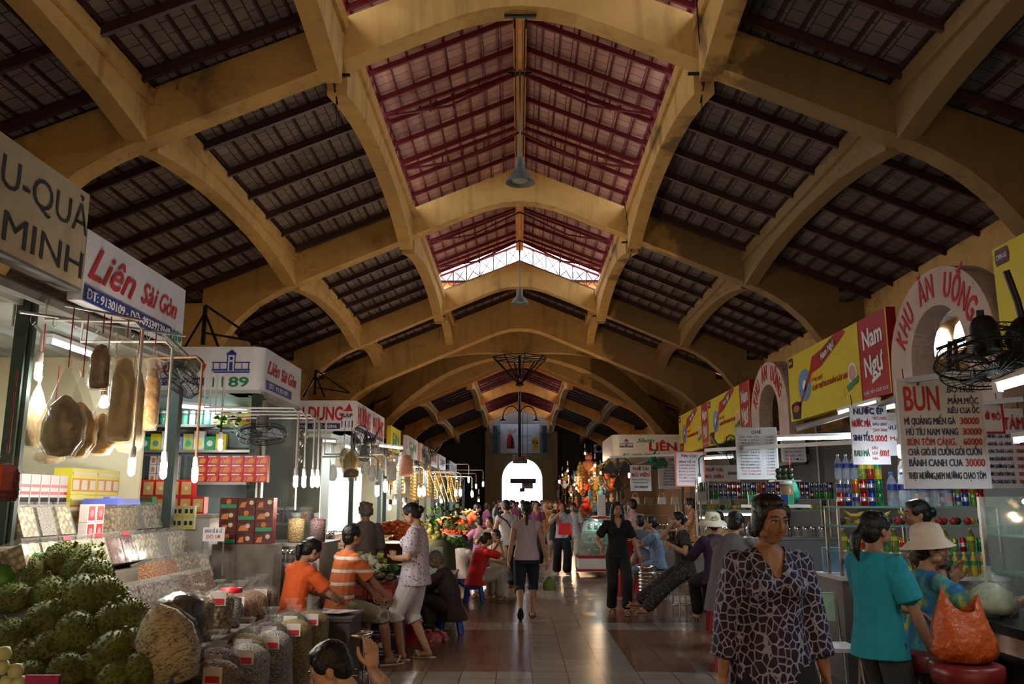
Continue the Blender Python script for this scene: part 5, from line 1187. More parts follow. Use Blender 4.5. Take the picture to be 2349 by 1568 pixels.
def bag(label, cont, R=.15, h=.62, group=None, loc=(0, 0, 0), tagm=None, ruff=.10, seed=0):
    """tall clear bag of beans or nuts with a crumpled open mouth and a price label"""
    r = empty('grain_bag', loc, 0, label, 'bag', group); rr = random.Random(seed)
    fo = lambda a, z: 1 + .035 * sin(a * 3 + z * 9 + seed) + .02 * sin(a * 7 + z * 14)
    b = MB(); b.lathe([(R * .8, 0), (R * .95, .05), (R, h * .5), (R * .99, h * .90), (R * .86, h * .97), (R * .5, h + .02), (0, h + .035)], n=20, f=fo); b.build('contents', cont, r)
    b = MB(); b.lathe([(R * .83, .002), (R * .99, .05), (R * 1.04, h * .5), (R * 1.03, h * .92), (R * .84, h + .02), (R * .3, h + .05), (R * .12, h + .07), (R * .30, h + .10), (R * .42, h + .07 + ruff * .6)], n=28, f=lambda a, z: fo(a, z) + (.14 * sin(a * 6 + seed + z * 20) if z > h * .95 else .02 * sin(a * 9)))
    b.build('clear_plastic', M_FILM, r)
    if tagm:
        an = -.35; t = MB(); t.prism(rect(-.055, .055, -.045, .045), .004, Z(an + .25) @ Matrix(((1, 0, 0), (0, 0, 1), (0, 1, 0))), (R * 1.10 * sin(.25), -R * 1.10 * cos(.25), h * .96)); o = t.build('price_label', tagm[0], r)
        t = MB(); t.prism(rect(-.04, .04, -.035, .0), .002, Z(an + .25) @ Matrix(((1, 0, 0), (0, 0, 1), (0, 1, 0))), (R * 1.13 * sin(.25), -R * 1.13 * cos(.25), h * .96)); t.build('price_print', tagm[1], r)
    return r
M_DUR = mat('durian_rind', (.095, .125, .022), .6, noise=.4, nscale=7); M_DSTEM = mat('durian_stalk', (.11, .075, .03), .7)
def durian_mesh(seed):
    rr = random.Random(seed); b = MB(); n = 400; lob = rr.uniform(0, 6)
    def rad(v): a = atan2(v.y, v.x); return 1 + .05 * cos(5 * a + lob) * (1 - v.z * v.z)
    S = Vector((.108, .108, .132))
    m_, k = 14, 22; vs = []; fs = []
    for i in range(m_ + 1):
        th = pi * i / m_
        for j in range(k):
            a = 2 * pi * j / k; v = Vector((sin(th) * cos(a), sin(th) * sin(a), cos(th))); q = rad(v); vs.append((v.x * S.x * q, v.y * S.y * q, v.z * S.z))
    for i in range(m_):
        for j in range(k): j2 = (j + 1) % k; fs.append((i * k + j, (i + 1) * k + j, (i + 1) * k + j2, i * k + j2))
    b.add(vs, fs, True)
    for i in range(n):
        z = 1 - 2 * (i + .5) / n; a = i * 2.39996 + rr.uniform(-.22, .22); z = max(-.995, min(.995, z + rr.uniform(-.02, .02))); r_ = sqrt(1 - z * z); v = Vector((r_ * cos(a), r_ * sin(a), z)); q = rad(v)
        p = Vector((v.x * S.x * q, v.y * S.y * q, v.z * S.z)); nn = Vector((v.x / S.x, v.y / S.y, v.z / S.z)).normalized(); u = nn.orthogonal().normalized(); w = nn.cross(u)
        s_ = .0095; tipv = p + nn * .0085
        q4 = [p + u * s_ * cos(t) + w * s_ * sin(t) - nn * .002 for t in (0, 1.57, 3.14, 4.71)]
        b.add(q4 + [tipv], [(0, 1, 4), (1, 2, 4), (2, 3, 4), (3, 0, 4)], False)
    return b
M_MFILM = plastic('milky_maw_film', (.62, .58, .50), .24, .08, 1.5, 14)
def maw(label, p, h, R, cont, string=.4, group=None, tear=True, film=M_MFILM, flat=.55, rz=0, seed=1):
    """dried fish maw or snack in a knotted clear bag, hanging by a red string"""
    r = empty('hanging_bag', p, rz, label, 'bag', group); fo = lambda a, z: 1 + .05 * sin(3 * a + seed + z * 8) + .03 * sin(5 * a + z * 17 + seed)
    prof = [(.0, -h), (R * .55, -h * .98), (R * .95, -h * .82), (R, -h * .62), (R * .72, -h * .38), (R * .34, -h * .14), (R * .10, 0)] if tear else [(0, -h), (R * .8, -h * .99), (R, -h * .9), (R * .95, -h * .4), (R * .8, -h * .15), (R * .4, -h * .04), (R * .2, 0)]
    b = MB(); pc = [(x * .9, z * .97) for x, z in prof]; pc = pc[:4] + [(R * .58, -h * .42), (R * .2, -h * .32), (0, -h * .30)] if tear else [(x, z) for x, z in pc[:4]] + [(R * .5, -h * .22), (0, -h * .18)]
    b.lathe(pc, n=24, sy=flat, f=lambda a, z: fo(a, z) + .05 * sin(a * 4 + z * 35 + seed)); b.build('contents', cont, r)
    b = MB(); q_ = []
    for (r0, z0), (r1, z1) in zip(prof[:-1], prof[1:]): q_ += [(r0 + (r1 - r0) * t, z0 + (z1 - z0) * t) for t in (0, .34, .67)]
    q_.append(prof[-1]); b.lathe(q_, n=40, sy=flat * 1.1, f=lambda a, z: fo(a, z) + .05 * sin(a * 9 + z * 26) + .035 * sin(a * 4 - z * 55 + seed) + .02 * sin(a * 15 + z * 80)); b.lathe([(R * .1, 0), (R * .16, .03), (R * .22, .05)], n=10); b.build('clear_plastic', film, r)
    if string: b = MB(); b.tube([(0, 0, 0), (0, 0, string)], .004, 5); b.build('string', mat('red_string', (.30, .01, .02), .6), r)
    return r
def can_mesh(body, top=M_CHROME, band=None, h=.12, R=.031):
    b = MB(); b.m(body); b.lathe([(R, .008), (R, h - .012)], n=14); b.m(top); b.lathe([(0, .004), (R * .8, 0), (R, .008)], n=14); b.lathe([(R, h - .012), (R * .85, h - .002), (R * .85, h), (R * .8, h - .004), (0, h - .004)], n=14)
    if band: b.m(band); b.lathe([(R + .0006, h * .38), (R + .0006, h * .66)], n=14)
    return b
def can(label, body, band, group, loc=(0, 0, 0), h=.12, R=.031):
    r = empty('drink_can', loc, 0, label, 'can', group); b = MB(); b.lathe([(R * .85, 0), (R, .008), (R, h - .012), (R * .85, h - .002)], n=14); b.build('can_body', body, r)
    b = MB(); b.lathe([(R * .86, h - .002), (R * .80, h + .001), (R * .78, h - .003), (0, h - .003)], n=14); b.build('can_top', M_CHROME, r)
    if band: b = MB(); b.lathe([(R + .0008, h * .35), (R + .0008, h * .68)], n=14); b.build('label_band', band, r)
    return r
def bottle(label, liquid, lab, capm, group, loc=(0, 0, 0), h=.23, R=.033, clear=True):
    r = empty('drink_bottle', loc, 0, label, 'bottle', group); b = MB()
    b.lathe([(R * .85, 0), (R, .012), (R, h * .35), (R * .93, h * .40), (R, h * .45), (R, h * .66), (R * .55, h * .82), (R * .38, h * .88), (R * .38, h * .95)], n=14); b.build('bottle_body', liquid, r)
    b = MB(); b.lathe([(R * 1.02, h * .46), (R * 1.02, h * .64)], n=14); b.build('label_band', lab, r)
    b = MB(); b.lathe([(R * .44, h * .93), (R * .44, h), (0, h)], n=10); b.build('cap', capm, r); return r
def plastic_stool(label, m_, h=.45, w=.30, loc=(0, 0, 0), rz=0, group=None, stack=0):
    r = empty('plastic_stool', loc, rz, label, 'stool', group)
    b = MB(); b.bb(-w * .42, w * .42, -w * .42, w * .42, h - .025, h); b.bb(-w * .44, w * .44, -w * .44, w * .44, h - .07, h - .025); b.build('seat', m_, r)
    for sx in (-1, 1):
        for sy in (-1, 1):
            b = MB(); b.bar((sx * w * .38, sy * w * .38, h - .05), (sx * w * .5, sy * w * .5, 0.0), .055, .03); b.build('leg', m_, r)
    for k in range(stack):
        b = MB(); z = h + .05 * (k + 1); b.bb(-w * .42, w * .42, -w * .42, w * .42, z - .02, z); b.bb(-w * .46, w * .46, -w * .46, w * .46, z - .05, z - .02); b.build('seat', m_, r)
    return r
def metal_stool(label, h=.60, R=.15, seat=None, frame=None, loc=(0, 0, 0), rz=0, group=None, pad=.05):
    r = empty('round_stool', loc, rz, label, 'stool', group); frame = frame or M_CHROME
    b = MB(); b.lathe([(R * .92, h - pad), (R, h - pad * .7), (R, h - .008), (R * .9, h), (0, h)], n=20); b.build('seat', seat or M_CHROME, r)
    for k in range(4):
        a = pi / 4 + k * pi / 2; b = MB(); b.tube([(R * .75 * cos(a), R * .75 * sin(a), h - pad + .01), (R * 1.05 * cos(a), R * 1.05 * sin(a), 0)], .011, 8); b.build('leg', frame, r)
    b = MB(); q = [(R * .98 * cos(t * pi / 8), R * .98 * sin(t * pi / 8), h * .28) for t in range(17)]; b.tube(q, .007, 6, cap=False); b.build('foot_ring', frame, r); return r
def fan(p, rot, label, R=.23, mc=M_TIN, blade=None, mount=(0, .3, .25)):
    """wall fan: motor, wire cage, three blades at rest; axis along local -Y"""
    r = empty('wall_fan', p, 0, label, 'fan'); r.rotation_euler = rot
    b = MB(); b.lathe([(.05, 0), (.065, .02), (.062, .13), (.045, .17), (0, .175)], M=X(-pi / 2), n=14); b.build('motor', mc, r)
    b = MB()
    for rr_, y in ((R, -.045), (R * .93, -.10), (R * .62, -.115), (R * .3, -.12), (R * .93, .0), (R * .6, .01)):
        b.tube([(rr_ * cos(t * pi / 12), y, rr_ * sin(t * pi / 12)) for t in range(25)], .0035 if rr_ < R else .007, 5, cap=False)
    for t in range(30):
        a = t * pi / 15; b.tube([(.03 * cos(a), -.125, .03 * sin(a)), (R * .9 * cos(a), -.105, R * .9 * sin(a)), (R * cos(a), -.045, R * sin(a)), (R * .9 * cos(a), .0, R * .9 * sin(a)), (.06 * cos(a), .015, .06 * sin(a))], .0017, 4, cap=False)
    b.build('wire_cage', M_DARKM if mc is M_TIN else mc, r)
    for k in range(3):
        b = MB(); a0 = k * 2 * pi / 3; vs = []
        for t in range(6):
            a = a0 + t * .19; vs += [(.03 * cos(a), -.075 + .006 * t, .03 * sin(a)), (R * .85 * cos(a + .1), -.085 + .012 * t, R * .85 * sin(a + .1))]
        b.add([Vector(v) for v in vs] + [Vector(v) + Vector((0, .003, 0)) for v in vs], [(2 * t, 2 * t + 2, 2 * t + 3, 2 * t + 1) for t in range(5)] + [(12 + 2 * t, 12 + 2 * t + 1, 12 + 2 * t + 3, 12 + 2 * t + 2) for t in range(5)], True); b.build('blade', blade or mat('grey_blade', (.12, .13, .14), .4), r)
    b = MB(); b.lathe([(.03, -.09), (.032, -.06), (.03, -.02)], M=X(pi / 2), n=10); b.build('hub', mc, r)
    b = MB(); m0 = Vector((0, .12, 0)); b.tube([m0, m0.lerp(Vector(mount), .5) + Vector((0, 0, -.02)), mount], .018, 8); b.build('bracket', mc, r); return r
def counter(name, x0, x1, y0, y1, z, label, front=M_WCOUNT, top=None, cat='counter', z0=0):
    r = empty(name, ((x0 + x1) / 2, (y0 + y1) / 2, z0), 0, label, cat); w, d = (x1 - x0) / 2, (y1 - y0) / 2; h = z - z0
    b = MB(); b.bb(-w + .02, w - .02, -d + .02, d - .02, 0, h - .03); b.build('body', front, r)
    b = MB(); b.bb(-w, w, -d, d, h - .03, h); b.build('top', top or M_SHELF, r); return r
def pile(label, cat, name, p, rx, ry, h, m_, n=60, r=.02, seed=0, el=1.0, stuff=True):
    """a heap nobody could count, built of many overlapping lumps"""
    rr = random.Random(seed); b = MB(); b.lathe([(1, 0), (.85, .4), (.5, .8), (0, 1)], n=12, M=Matrix(((rx * .9, 0, 0), (0, ry * .9, 0), (0, 0, h * .85))))
    for i in range(n):
        a = rr.uniform(0, 6.28); q = sqrt(rr.random()); x, y = q * cos(a) * rx, q * sin(a) * ry; z = h * (1 - q * q * .95)
        b.ball((x, y, z), (r * rr.uniform(.7, 1.3) * el, r * rr.uniform(.7, 1.2), r * rr.uniform(.5, 1)), 6, Z(rr.uniform(0, 3)))
    o = b.build(name, m_); o.location = p; tag(o, label, cat, kind='stuff' if stuff else None); return o
# ================================================================== LEFT-HAND STALLS
R50 = random.Random(50)
def rzat(px, py, d, z=None):
    v = at(px, py, d); return Vector((v.x, v.y, v.z if z is None else z))
def stall(x0, x1, y0, y1, z, label, wall=M_WALLG, sides=(1, 1), back=True, side='L', post=M_POST, xs=None):
    """open-fronted booth: back wall, cross partitions, flat ceiling and corner posts; front along the aisle"""
    r = empty('market_booth', (0, 0, 0), 0, label, 'booth')
    xb, xf = (x0, x1) if side == 'L' else (x1, x0)
    if back: b = MB(); b.bb(xb - .03, xb + .03, y0, y1, 0, z); b.build('back_wall', wall, r)
    xp = xf if xs is None else xs
    if sides[0]: b = MB(); b.bb(xb, xp, y0, y0 + .04, 0, z); b.build('partition', wall, r)
    if sides[1]: b = MB(); b.bb(xb, xp, y1 - .04, y1, 0, z); b.build('partition', wall, r)
    b = MB(); b.bb(x0, x1, y0, y1, z, z + .04); b.build('booth_ceiling', mat('booth_soffit', (.30, .32, .30), .6, noise=.15), r)
    for yy in (y0 + .05, y1 - .05):
        b = MB(); b.bb(xf - .04, xf + .04, yy - .04, yy + .04, 0, z); b.build('post', post, r)
    b = MB()
    for xx in (x0 + .3, (x0 + x1) / 2, x1 - .15): b.bb(xx - .02, xx + .02, y0, y1, z - .04, z)
    b.build('ceiling_rails', M_SHELF, r); return r
stall(-4.75, -3.08, 3.95, 7.55, 2.86, 'cream-walled dried goods booth under the Liên Sài Gòn sign', M_WALLY, xs=-3.36)
b = MB(); b.bb(-3.25, -3.17, 5.28, 5.36, 0, 2.9); b.bb(-3.165, -3.14, 5.30, 5.34, .6, 2.9); o = b.build('stall_post', M_POST); tag(o, 'dark green post with pale edge at the left of the hanging maws', 'post')
# stepped stand under the tubs
def stand(name, steps, y0, y1, label, m_):
    r = empty(name, (0, 0, 0), 0, label, 'stand')
    for i, (x0, x1, z) in enumerate(steps): b = MB(); b.bb(x0, x1, y0, y1, 0, z); b.build('step', m_, r)
    return r
M_STEPW = mat('worn_board', (.16, .14, .12), .6, noise=.3)
stand('stepped_stand', [(-2.60, -2.30, .82), (-2.78, -2.60, .90), (-3.04, -2.78, 1.09), (-3.30, -3.04, 1.30), (-3.62, -3.30, 1.42)], 4.9, 7.52, 'stepped board stand carrying the rows of clear tubs', M_STEPW)
CT = dict(nut=pebble('white_lotus_seeds', (.62, .55, .42), (.42, .36, .26), scale=55), brown=pebble('brown_dried_berries', (.26, .09, .06), (.14, .05, .035), scale=70), pale=pebble('pale_dried_slices', (.60, .55, .42), (.50, .44, .30), scale=30, bump=.5),
          tan=pebble('tan_candied_ginger', (.50, .40, .25), (.36, .26, .14), scale=40), orange=pebble('orange_dried_shrimp', (.60, .24, .06), (.36, .12, .03), scale=70), dark=pebble('dark_dried_mushroom', (.05, .04, .045), (.02, .018, .02), scale=45),
          grey=pebble('grey_brown_dried_squid', (.24, .19, .17), (.12, .09, .08), scale=30), bean=pebble('yellow_split_beans', (.66, .46, .08), (.42, .30, .08), scale=130), wht=pebble('white_hominy', (.68, .66, .60), (.42, .42, .40), scale=120), red=pebble('red_kidney_beans', (.12, .03, .03), (.05, .012, .015), scale=110),
          ora=pebble('orange_peanuts', (.58, .26, .09), (.34, .13, .04), scale=90), green=pebble('green_mung_beans', (.18, .20, .07), (.09, .10, .03), scale=150), cash=pebble('brown_cashews', (.40, .22, .10), (.22, .11, .05), scale=70), mac=pebble('cream_rice_noodles', (.62, .56, .40), (.45, .38, .24), scale=26))
M_RTAG = mat('red_price_tag', (.55, .02, .04), .5); M_WTAG = mat('white_price_card', (.62, .58, .60), .5)
WORD = dict(nut='white lotus seeds', brown='dark brown berries', pale='pale dried slices', tan='tan candied pieces', orange='orange dried shrimp', dark='black mushrooms', grey='grey-brown dried squid', bean='yellow split beans', wht='white kernels', red='dark red beans', ora='orange peanuts', green='green mung beans', cash='brown cashews', mac='cream noodles')
protos = {}
def tubrow(x, z, ys, kinds, rowname, w=.19, d=.15, h=.23, tilt=-.34, tags=()):
    for i, (y, k) in enumerate(zip(ys, kinds)):
        key = (k, w, h); lb = 'clear tub of %s, %s from the near end of the %s row' % (WORD[k], nth(i), rowname)
        if key not in protos or i in tags: 
            r = tub(lb, CT[k], w, d, h, 'clear tubs on the stepped stand', (x, y, z), pi / 2, tilt, M_RTAG if i in tags else None)
            if i not in tags: protos[key] = r
        else: dup(protos[key], (x, y, z), label=lb)
tubrow(-3.16, 1.325, [5.45, 5.67, 5.9], ['pale', 'wht', 'pale'], 'top')
tubrow(-3.16, 1.325, [7.02, 7.22, 7.42], ['wht', 'pale', 'pale'], 'top right-hand')
tubrow(-2.90, 1.115, [5.1 + .205 * i for i in range(12)], ['pale', 'pale', 'nut', 'nut', 'nut', 'brown', 'brown', 'pale', 'pale', 'wht', 'pale', 'pale'], 'second', tags=(2, 4, 6))
tubrow(-2.69, .925, [6.42 + .23 * i for i in range(5)], ['orange', 'orange', 'tan', 'tan', 'pale'], 'third', w=.21)
tubrow(-2.47, .845, [5.05 + .22 * i for i in range(9)], ['dark', 'dark', 'grey', 'grey', 'grey', 'grey', 'brown', 'cash', 'cash'], 'fourth', w=.20, h=.21)
# printed packs behind
M_YC = mat('yellow_carton', (.62, .55, .03), .4); M_OC = mat('orange_print', (.6, .2, .02), .5); M_RC = mat('red_carton', (.50, .02, .02), .35); M_CREAMP = mat('cream_print', (.65, .58, .42), .5); M_SILV = mat('silver_foil', (.6, .6, .6), .25, metal=.8, bump=.4, nscale=40)
for i in range(2):
    for j in range(2):
        w = .22; pr = [(rect(-.09, .09, .02, .10), M_OC)] + [(rect(-.085 + k * .062, -.04 + k * .062, .03, .09), M_CREAMP) for k in range(3)] + [(rect(-.09, .09, .12, .14), M_CREAMP)]
        pr = [([(x * 2, z * 1.25) for x, z in q_], m_) for q_, m_ in pr]
        box_item('yellow_carton', .385, .14, .20, M_YC, '%s yellow carton with orange print, %s layer by the tubs' % (('left', 'right')[i], ('lower', 'upper')[j]), 'box', 'yellow cartons', pr, (-3.46, 6.62 + i * .39, 1.42 + j * .202), pi / 2)
for i in range(5):
    b_ = box_item('striped_pack', .115, .08, .34, M_WTAG, 'pink and silver striped snack pack, %s from the left behind the tubs' % nth(i), 'packet', 'striped snack packs', [(rect(-.05, .05, .02, .10), mat('pink_print', (.6, .2, .25), .5)), (rect(-.05, .05, .13, .18), M_KT), (rect(-.05, .05, .20, .22), M_RC), (rect(-.05, .05, .25, .27), mat('pink_print', (.6, .2, .25), .5))], (-3.46, 5.88 + i * .125, 1.42), pi / 2)
for i in range(2):
    for j in range(2): box_item('red_white_packet', .115, .06, .125, M_WTAG, 'packet with red emblem, %s of the %s pair beside the blue-lidded jar' % (('first', 'second')[i], ('lower', 'upper')[j]), 'packet', 'red emblem packets', [(rect(-.045, .045, .012, .112), M_RC), (circ(0, .06, .028, 12), mat('pink_print', (.6, .2, .25), .5))], (-3.08, 6.10 + i * .125, 1.30 + j * .127), pi / 2)
r = empty('storage_jar', (-3.14, 6.58, 1.30), 0, 'square jar of brown nuts with a wide blue lid among the tubs', 'jar')
b = MB(); b.box((0, 0, .115), (.24, .36, .22)); b.build('contents', CT['tan'], r); b = MB(); b.box((0, 0, .125), (.255, .375, .25)); b.build('clear_case', M_CLEAR, r); b = MB(); b.box((0, 0, .27), (.27, .39, .045), None, .94); b.box((0, 0, .297), (.05, .2, .02)); b.build('lid', mat('blue_plastic_lid', (.10, .13, .55), .4), r)
# ---------------- durians on their stand
b = MB(); b.add([(-2.9, 3.7, 0), (-1.98, 3.7, 0), (-1.98, 4.0, .40), (-2.9, 4.0, .40), (-2.9, 5.0, 1.08), (-1.98, 5.0, .98), (-2.9, 5.0, 0), (-1.98, 5.0, 0)], [(0, 1, 2, 3), (3, 2, 5, 4), (0, 3, 4, 6), (1, 7, 5, 2), (4, 5, 7, 6)])
o = b.build('sloping_stand', mat('dark_crate_wood', (.04, .03, .022), .7, noise=.3)); tag(o, 'dark sloping stand buried under the durian heap', 'stand')
DM = [durian_mesh(k).m(M_DUR) for k in range(3)]
dm = [x.mesh('durian') for x in DM]
for m_ in dm: m_.materials.clear(); m_.materials.append(M_DUR)
def slz(y): return .40 + (min(y, 5.0) - 4.0) * .66
pos = [(82, 1330, 0), (140, 1293, 0), (190, 1300, 0), (188, 1378, 1), (118, 1375, 0), (247, 1375, 0), (30, 1392, 0), (100, 1432, 1), (180, 1462, 1), (32, 1474, 1), (260, 1440, 0), (302, 1425, 0), (255, 1505, 1), (65, 1520, 0), (160, 1548, 1), (235, 1540, 0), (305, 1490, 0), (318, 1545, 0), (262, 1568, 0), (110, 1500, 0), (5, 1540, 0), (215, 1330, 0), (150, 1420, 0), (60, 1570, 0)]
adj = ['topmost left', 'topmost', 'topmost right', 'middle right', 'middle', 'right shoulder', 'far left', 'centre left', 'large centre', 'lower left', 'right flank', 'upper right flank', 'lower right', 'low left', 'low centre', 'low right', 'outer right', 'outermost right', 'outer lower right', 'half-hidden centre', 'bottom corner', 'half-hidden top', 'half-hidden middle', 'lowest left']
for i, (px, py, fr) in enumerate(pos):
    d = 5.05 - (py - 1290) / 280 * .75 - .05 * fr; p = at(px, py, d); s = (1.0 + .06 * fr) * R50.uniform(.94, 1.06) * d / 4.7
    r = empty('durian', p, 0, '%s durian of the dark green heap at the left' % adj[i], 'durian', 'heaped durians'); r.rotation_euler = (R50.uniform(-.6, .6), R50.uniform(-.6, .6), R50.uniform(0, 6)); r.scale = (s,) * 3
    o = bpy.data.objects.new('rind', dm[i % 3]); COL.objects.link(o); o.parent = r
    b = MB(); b.tube([(0, 0, .10), (0, .004, .135), (.006, .008, .16)], [.012, .010, .011], 7); b.build('stalk', M_DSTEM, r)
M_MANG = mat('green_mango_skin', (.05, .20, .02), .35, noise=.3, nscale=4)
for i, (px, py) in enumerate(((12, 1335), (-6, 1292), (30, 1285), (62, 1288), (92, 1292), (40, 1318))):
    d = 5.0; b = MB(); R_ = .10 if i == 0 else .065; b.lathe([(0, -R_ * 1.2), (R_ * .6, -R_ * 1.0), (R_, -R_ * .2), (R_ * .9, R_ * .5), (R_ * .4, R_ * 1.05), (0, R_ * 1.15)], n=18)
    o = b.build('green_mango', M_MANG); o.location = at(px, py, d - .1 * (i == 0)); o.rotation_euler = (.4, .2 * i, i); tag(o, '%s green mango behind the durians at the left edge' % ('big foremost', 'leftmost small', 'second small', 'third small', 'rightmost small', 'lower small')[i], 'mango', 'green mangoes')
M_PEAR = mat('pale_green_guava', (.50, .52, .25), .45, noise=.12)
for i, (px, py) in enumerate(((8, 1498), (5, 1530), (36, 1537), (18, 1562), (44, 1565), (-14, 1512))):
    b = MB(); b.lathe([(0, -.035), (.03, -.028), (.037, 0), (.026, .028), (.0, .034)], n=14); o = b.build('pale_guava', M_PEAR); o.location = at(px, py, 4.0); tag(o, 'pale green guava, %s in the bottom left corner' % nth(i), 'guava', 'pale guavas in the corner')
b = MB(); b.box((0, 0, 0), (.55, .4, .62)); o = b.build('fruit_box', mat('white_foam_box', (.55, .55, .6), .6)); o.location = (-2.35, 3.95, .31); tag(o, 'white foam box under the pale guavas', 'box')
b = MB(); b.box((0, 0, 0), (.16, .02, .05)); o = b.build('price_card', mat('magenta_card', (.35, .02, .12), .5)); o.location = at(98, 1560, 4.0); tag(o, 'magenta card at the bottom edge below the durians', 'card')
# ---------------- foreground bags
M_REDL = (M_WTAG, M_RTAG)
ks = ['cash', 'red', 'wht', 'bean', 'wht', 'red', 'bean', 'green', 'bean']
for i, k in enumerate(ks):
    y = 5.0 + .28 * i; bag('tall open bag of %s with a red label, %s of the front row' % (WORD[k], nth(i)), CT[k], .145, .66 + .02 * (i % 2), 'tall bags of beans along the aisle', (-1.72 - .10 * (i % 2), y, 0), M_REDL, seed=i)
ks = ['cash', 'ora', 'ora', 'cash']
b = MB(); b.bb(-2.30, -2.02, 6.27, 7.35, 0, .34); o = b.build('plinth', M_STEPW); tag(o, 'low board plinth under the second row of nut bags', 'stand')
for i, k in enumerate(ks):
    y = 6.42 + .29 * i; bag('open bag of %s, %s in the raised row behind the tall bags' % (WORD[k], nth(i)), CT[k], .135, .50, 'nut bags on the plinth', (-2.16, y, .342), M_REDL if i % 2 else None, seed=20 + i)
# big slanted bag of cream noodles, black bag, red-lidded jar
r = empty('snack_bag', at(382, 1475, 4.45), 0, 'big bulging clear bag of cream dried squid beside the durians', 'bag'); r.rotation_euler = (0, -.35, 0)
r.scale = (.86, .86, .86); b = MB(); b.lathe([(0, -.26), (.13, -.24), (.18, -.1), (.17, .06), (.11, .17), (.03, .24)], n=30, sy=.8, f=lambda a, z: 1 + .06 * sin(4 * a + z * 12) + .03 * sin(13 * a + z * 30)); b.build('contents', ramp_mat('cream_squid_strips', 'noise', 9, [(.38, (.12, .09, .05)), (.48, (.46, .38, .22)), (.56, (.60, .52, .34)), (.64, (.25, .19, .10))], .5, stretch=(1, 1, 2.4), bump=1, dist=3), r)
b = MB(); b.lathe([(0, -.27), (.14, -.25), (.195, -.1), (.185, .07), (.12, .19), (.05, .27), (.09, .31)], n=26, sy=.84, f=lambda a, z: 1 + .07 * sin(4 * a + z * 12) + .03 * sin(9 * a)); b.build('clear_plastic', M_FILM, r)
r = bag('black plastic bag of dark red dates in front of the tubs', pebble('dark_dates', (.10, .03, .03), (.04, .012, .015), scale=50), .15, .30, None, (-2.0, 5.12, .72)); r.children[1].data.materials.clear(); r.children[1].data.materials.append(plastic('black_bag_film', (.01, .01, .015), .9, .15)); 
jar('clear jar of pale powder with a red lid behind the bean bags', CT['wht'], .075, .24, mat('red_lid', (.55, .01, .03), .4), None, (-2.0, 6.05, .72), .9, .8)
for i in range(2): bag('short bag of tan crumbs with a white label, %s beside the red-lidded jar' % nth(i), CT['tan'], .10, .24, 'short bags by the red lid', (-2.02 + .03 * i, 5.50 + .28 * i, .72), (M_WTAG, M_RTAG), .05, seed=40 + i)
b = MB(); b.bb(-2.28, -1.89, 4.9, 6.22, 0, .72); o = b.build('low_table', M_STEPW); tag(o, 'low board table under the black date bag and red-lidded jar', 'table')
b = MB(); b.box((0, 0, 0), (.05, .12, .26), Y(-.08)); o = b.build('blue_carton', mat('blue_carton_board', (.02, .10, .40), .5)); o.location = (-1.80, 4.62, .60); tag(o, 'blue carton leaning between the squid bag and the bean bags', 'box')
def leaves(label, name, p, r_, n, m_, seed=1, up=.6, size=.05, cat='vegetables', flat=.4):
    rr = random.Random(seed); b = MB()
    for i in range(n):
        a = rr.uniform(0, 6.28); q = sqrt(rr.random()) * r_; c = Vector((q * cos(a), q * sin(a), rr.random() * r_ * flat)); d = Vector((cos(a + rr.uniform(-1, 1)), sin(a + rr.uniform(-1, 1)), rr.uniform(.0, up * 2))).normalized(); s_ = size * rr.uniform(.6, 1.3)
        w = d.cross(Vector((rr.uniform(-1, 1), rr.uniform(-1, 1), 1))).normalized() * s_ * .4; m = c + d * s_ * .5 + Vector((0, 0, s_ * .12)); e = c + d * s_
        b.add([c, m + w, e, m - w, m + Vector((0, 0, -.004))], [(0, 1, 4), (1, 2, 4), (2, 3, 4), (3, 0, 4)], False)
    o = b.build(name, m_); o.location = p; return tag(o, label, cat, kind='stuff')
M_LEAF = mat('dark_leaf', (.04, .11, .02), .5, noise=.4, nscale=20); M_LEAFL = mat('light_leaf', (.16, .28, .05), .5, noise=.4, nscale=20); M_LEAFY = mat('yellow_green_leaf', (.35, .38, .10), .5, noise=.3, nscale=20)
b = MB(); b.bb(-1.75, -1.15, 3.7, 4.3, 0, .55); o = b.build('herb_table', M_STEPW); tag(o, 'low dark table of herbs at the bottom edge', 'table')
leaves('dark green herbs and a red pepper tray at the bottom edge', 'herbs', (-1.5, 4.0, .56), .26, 160, M_LEAF, 3, cat='herbs')
# ---------------- hanging goods under the first sign
M_AMB = mat('amber_fish_maw', (.46, .23, .05), .18, noise=.5, nscale=9, bump=1.2, coat=.6); M_PALE = mat('cream_fish_maw', (.52, .36, .16), .2, noise=.35, nscale=6, bump=1.2, coat=.6); M_AMBD = mat('brown_fish_maw', (.16, .07, .015), .15, noise=.5, nscale=9, bump=1.2, coat=.6)
def hang(px, py, d, h, R_, c, s, lb, tear=True, seed=1, flat=.55): return maw(lb, at(px, py, d), h, R_, c, s, 'bagged fish maws on red strings', tear, seed=seed, flat=flat)
hang(157, 842, 4.95, .54, .135, mat('dull_olive_maw', (.20, .14, .055), .15, noise=.3, nscale=8, bump=1.0, coat=.6), .36, 'large teardrop bag of fish maw, nearest the post', True, 2)
hang(190, 865, 5.15, .50, .115, M_AMB, .42, 'amber teardrop bag just behind the largest one', True, 3)
hang(236, 765, 5.0, .34, .062, M_AMBD, .12, 'dark brown upper bag hanging above the glowing bulb', False, 4)
hang(240, 905, 5.25, .38, .10, M_AMB, .5, 'bright amber bag lit from inside by a bulb', True, 5)
hang(292, 775, 5.2, .66, .085, M_PALE, .15, 'long pale bag right of the glowing bulb', False, 6)
hang(318, 810, 5.5, .60, .07, M_PALE, .15, 'long narrow pale bag, second from the conduit', False, 7)
hang(355, 812, 5.7, .52, .06, M_AMB, .15, 'short amber bag nearest the fan', False, 8)
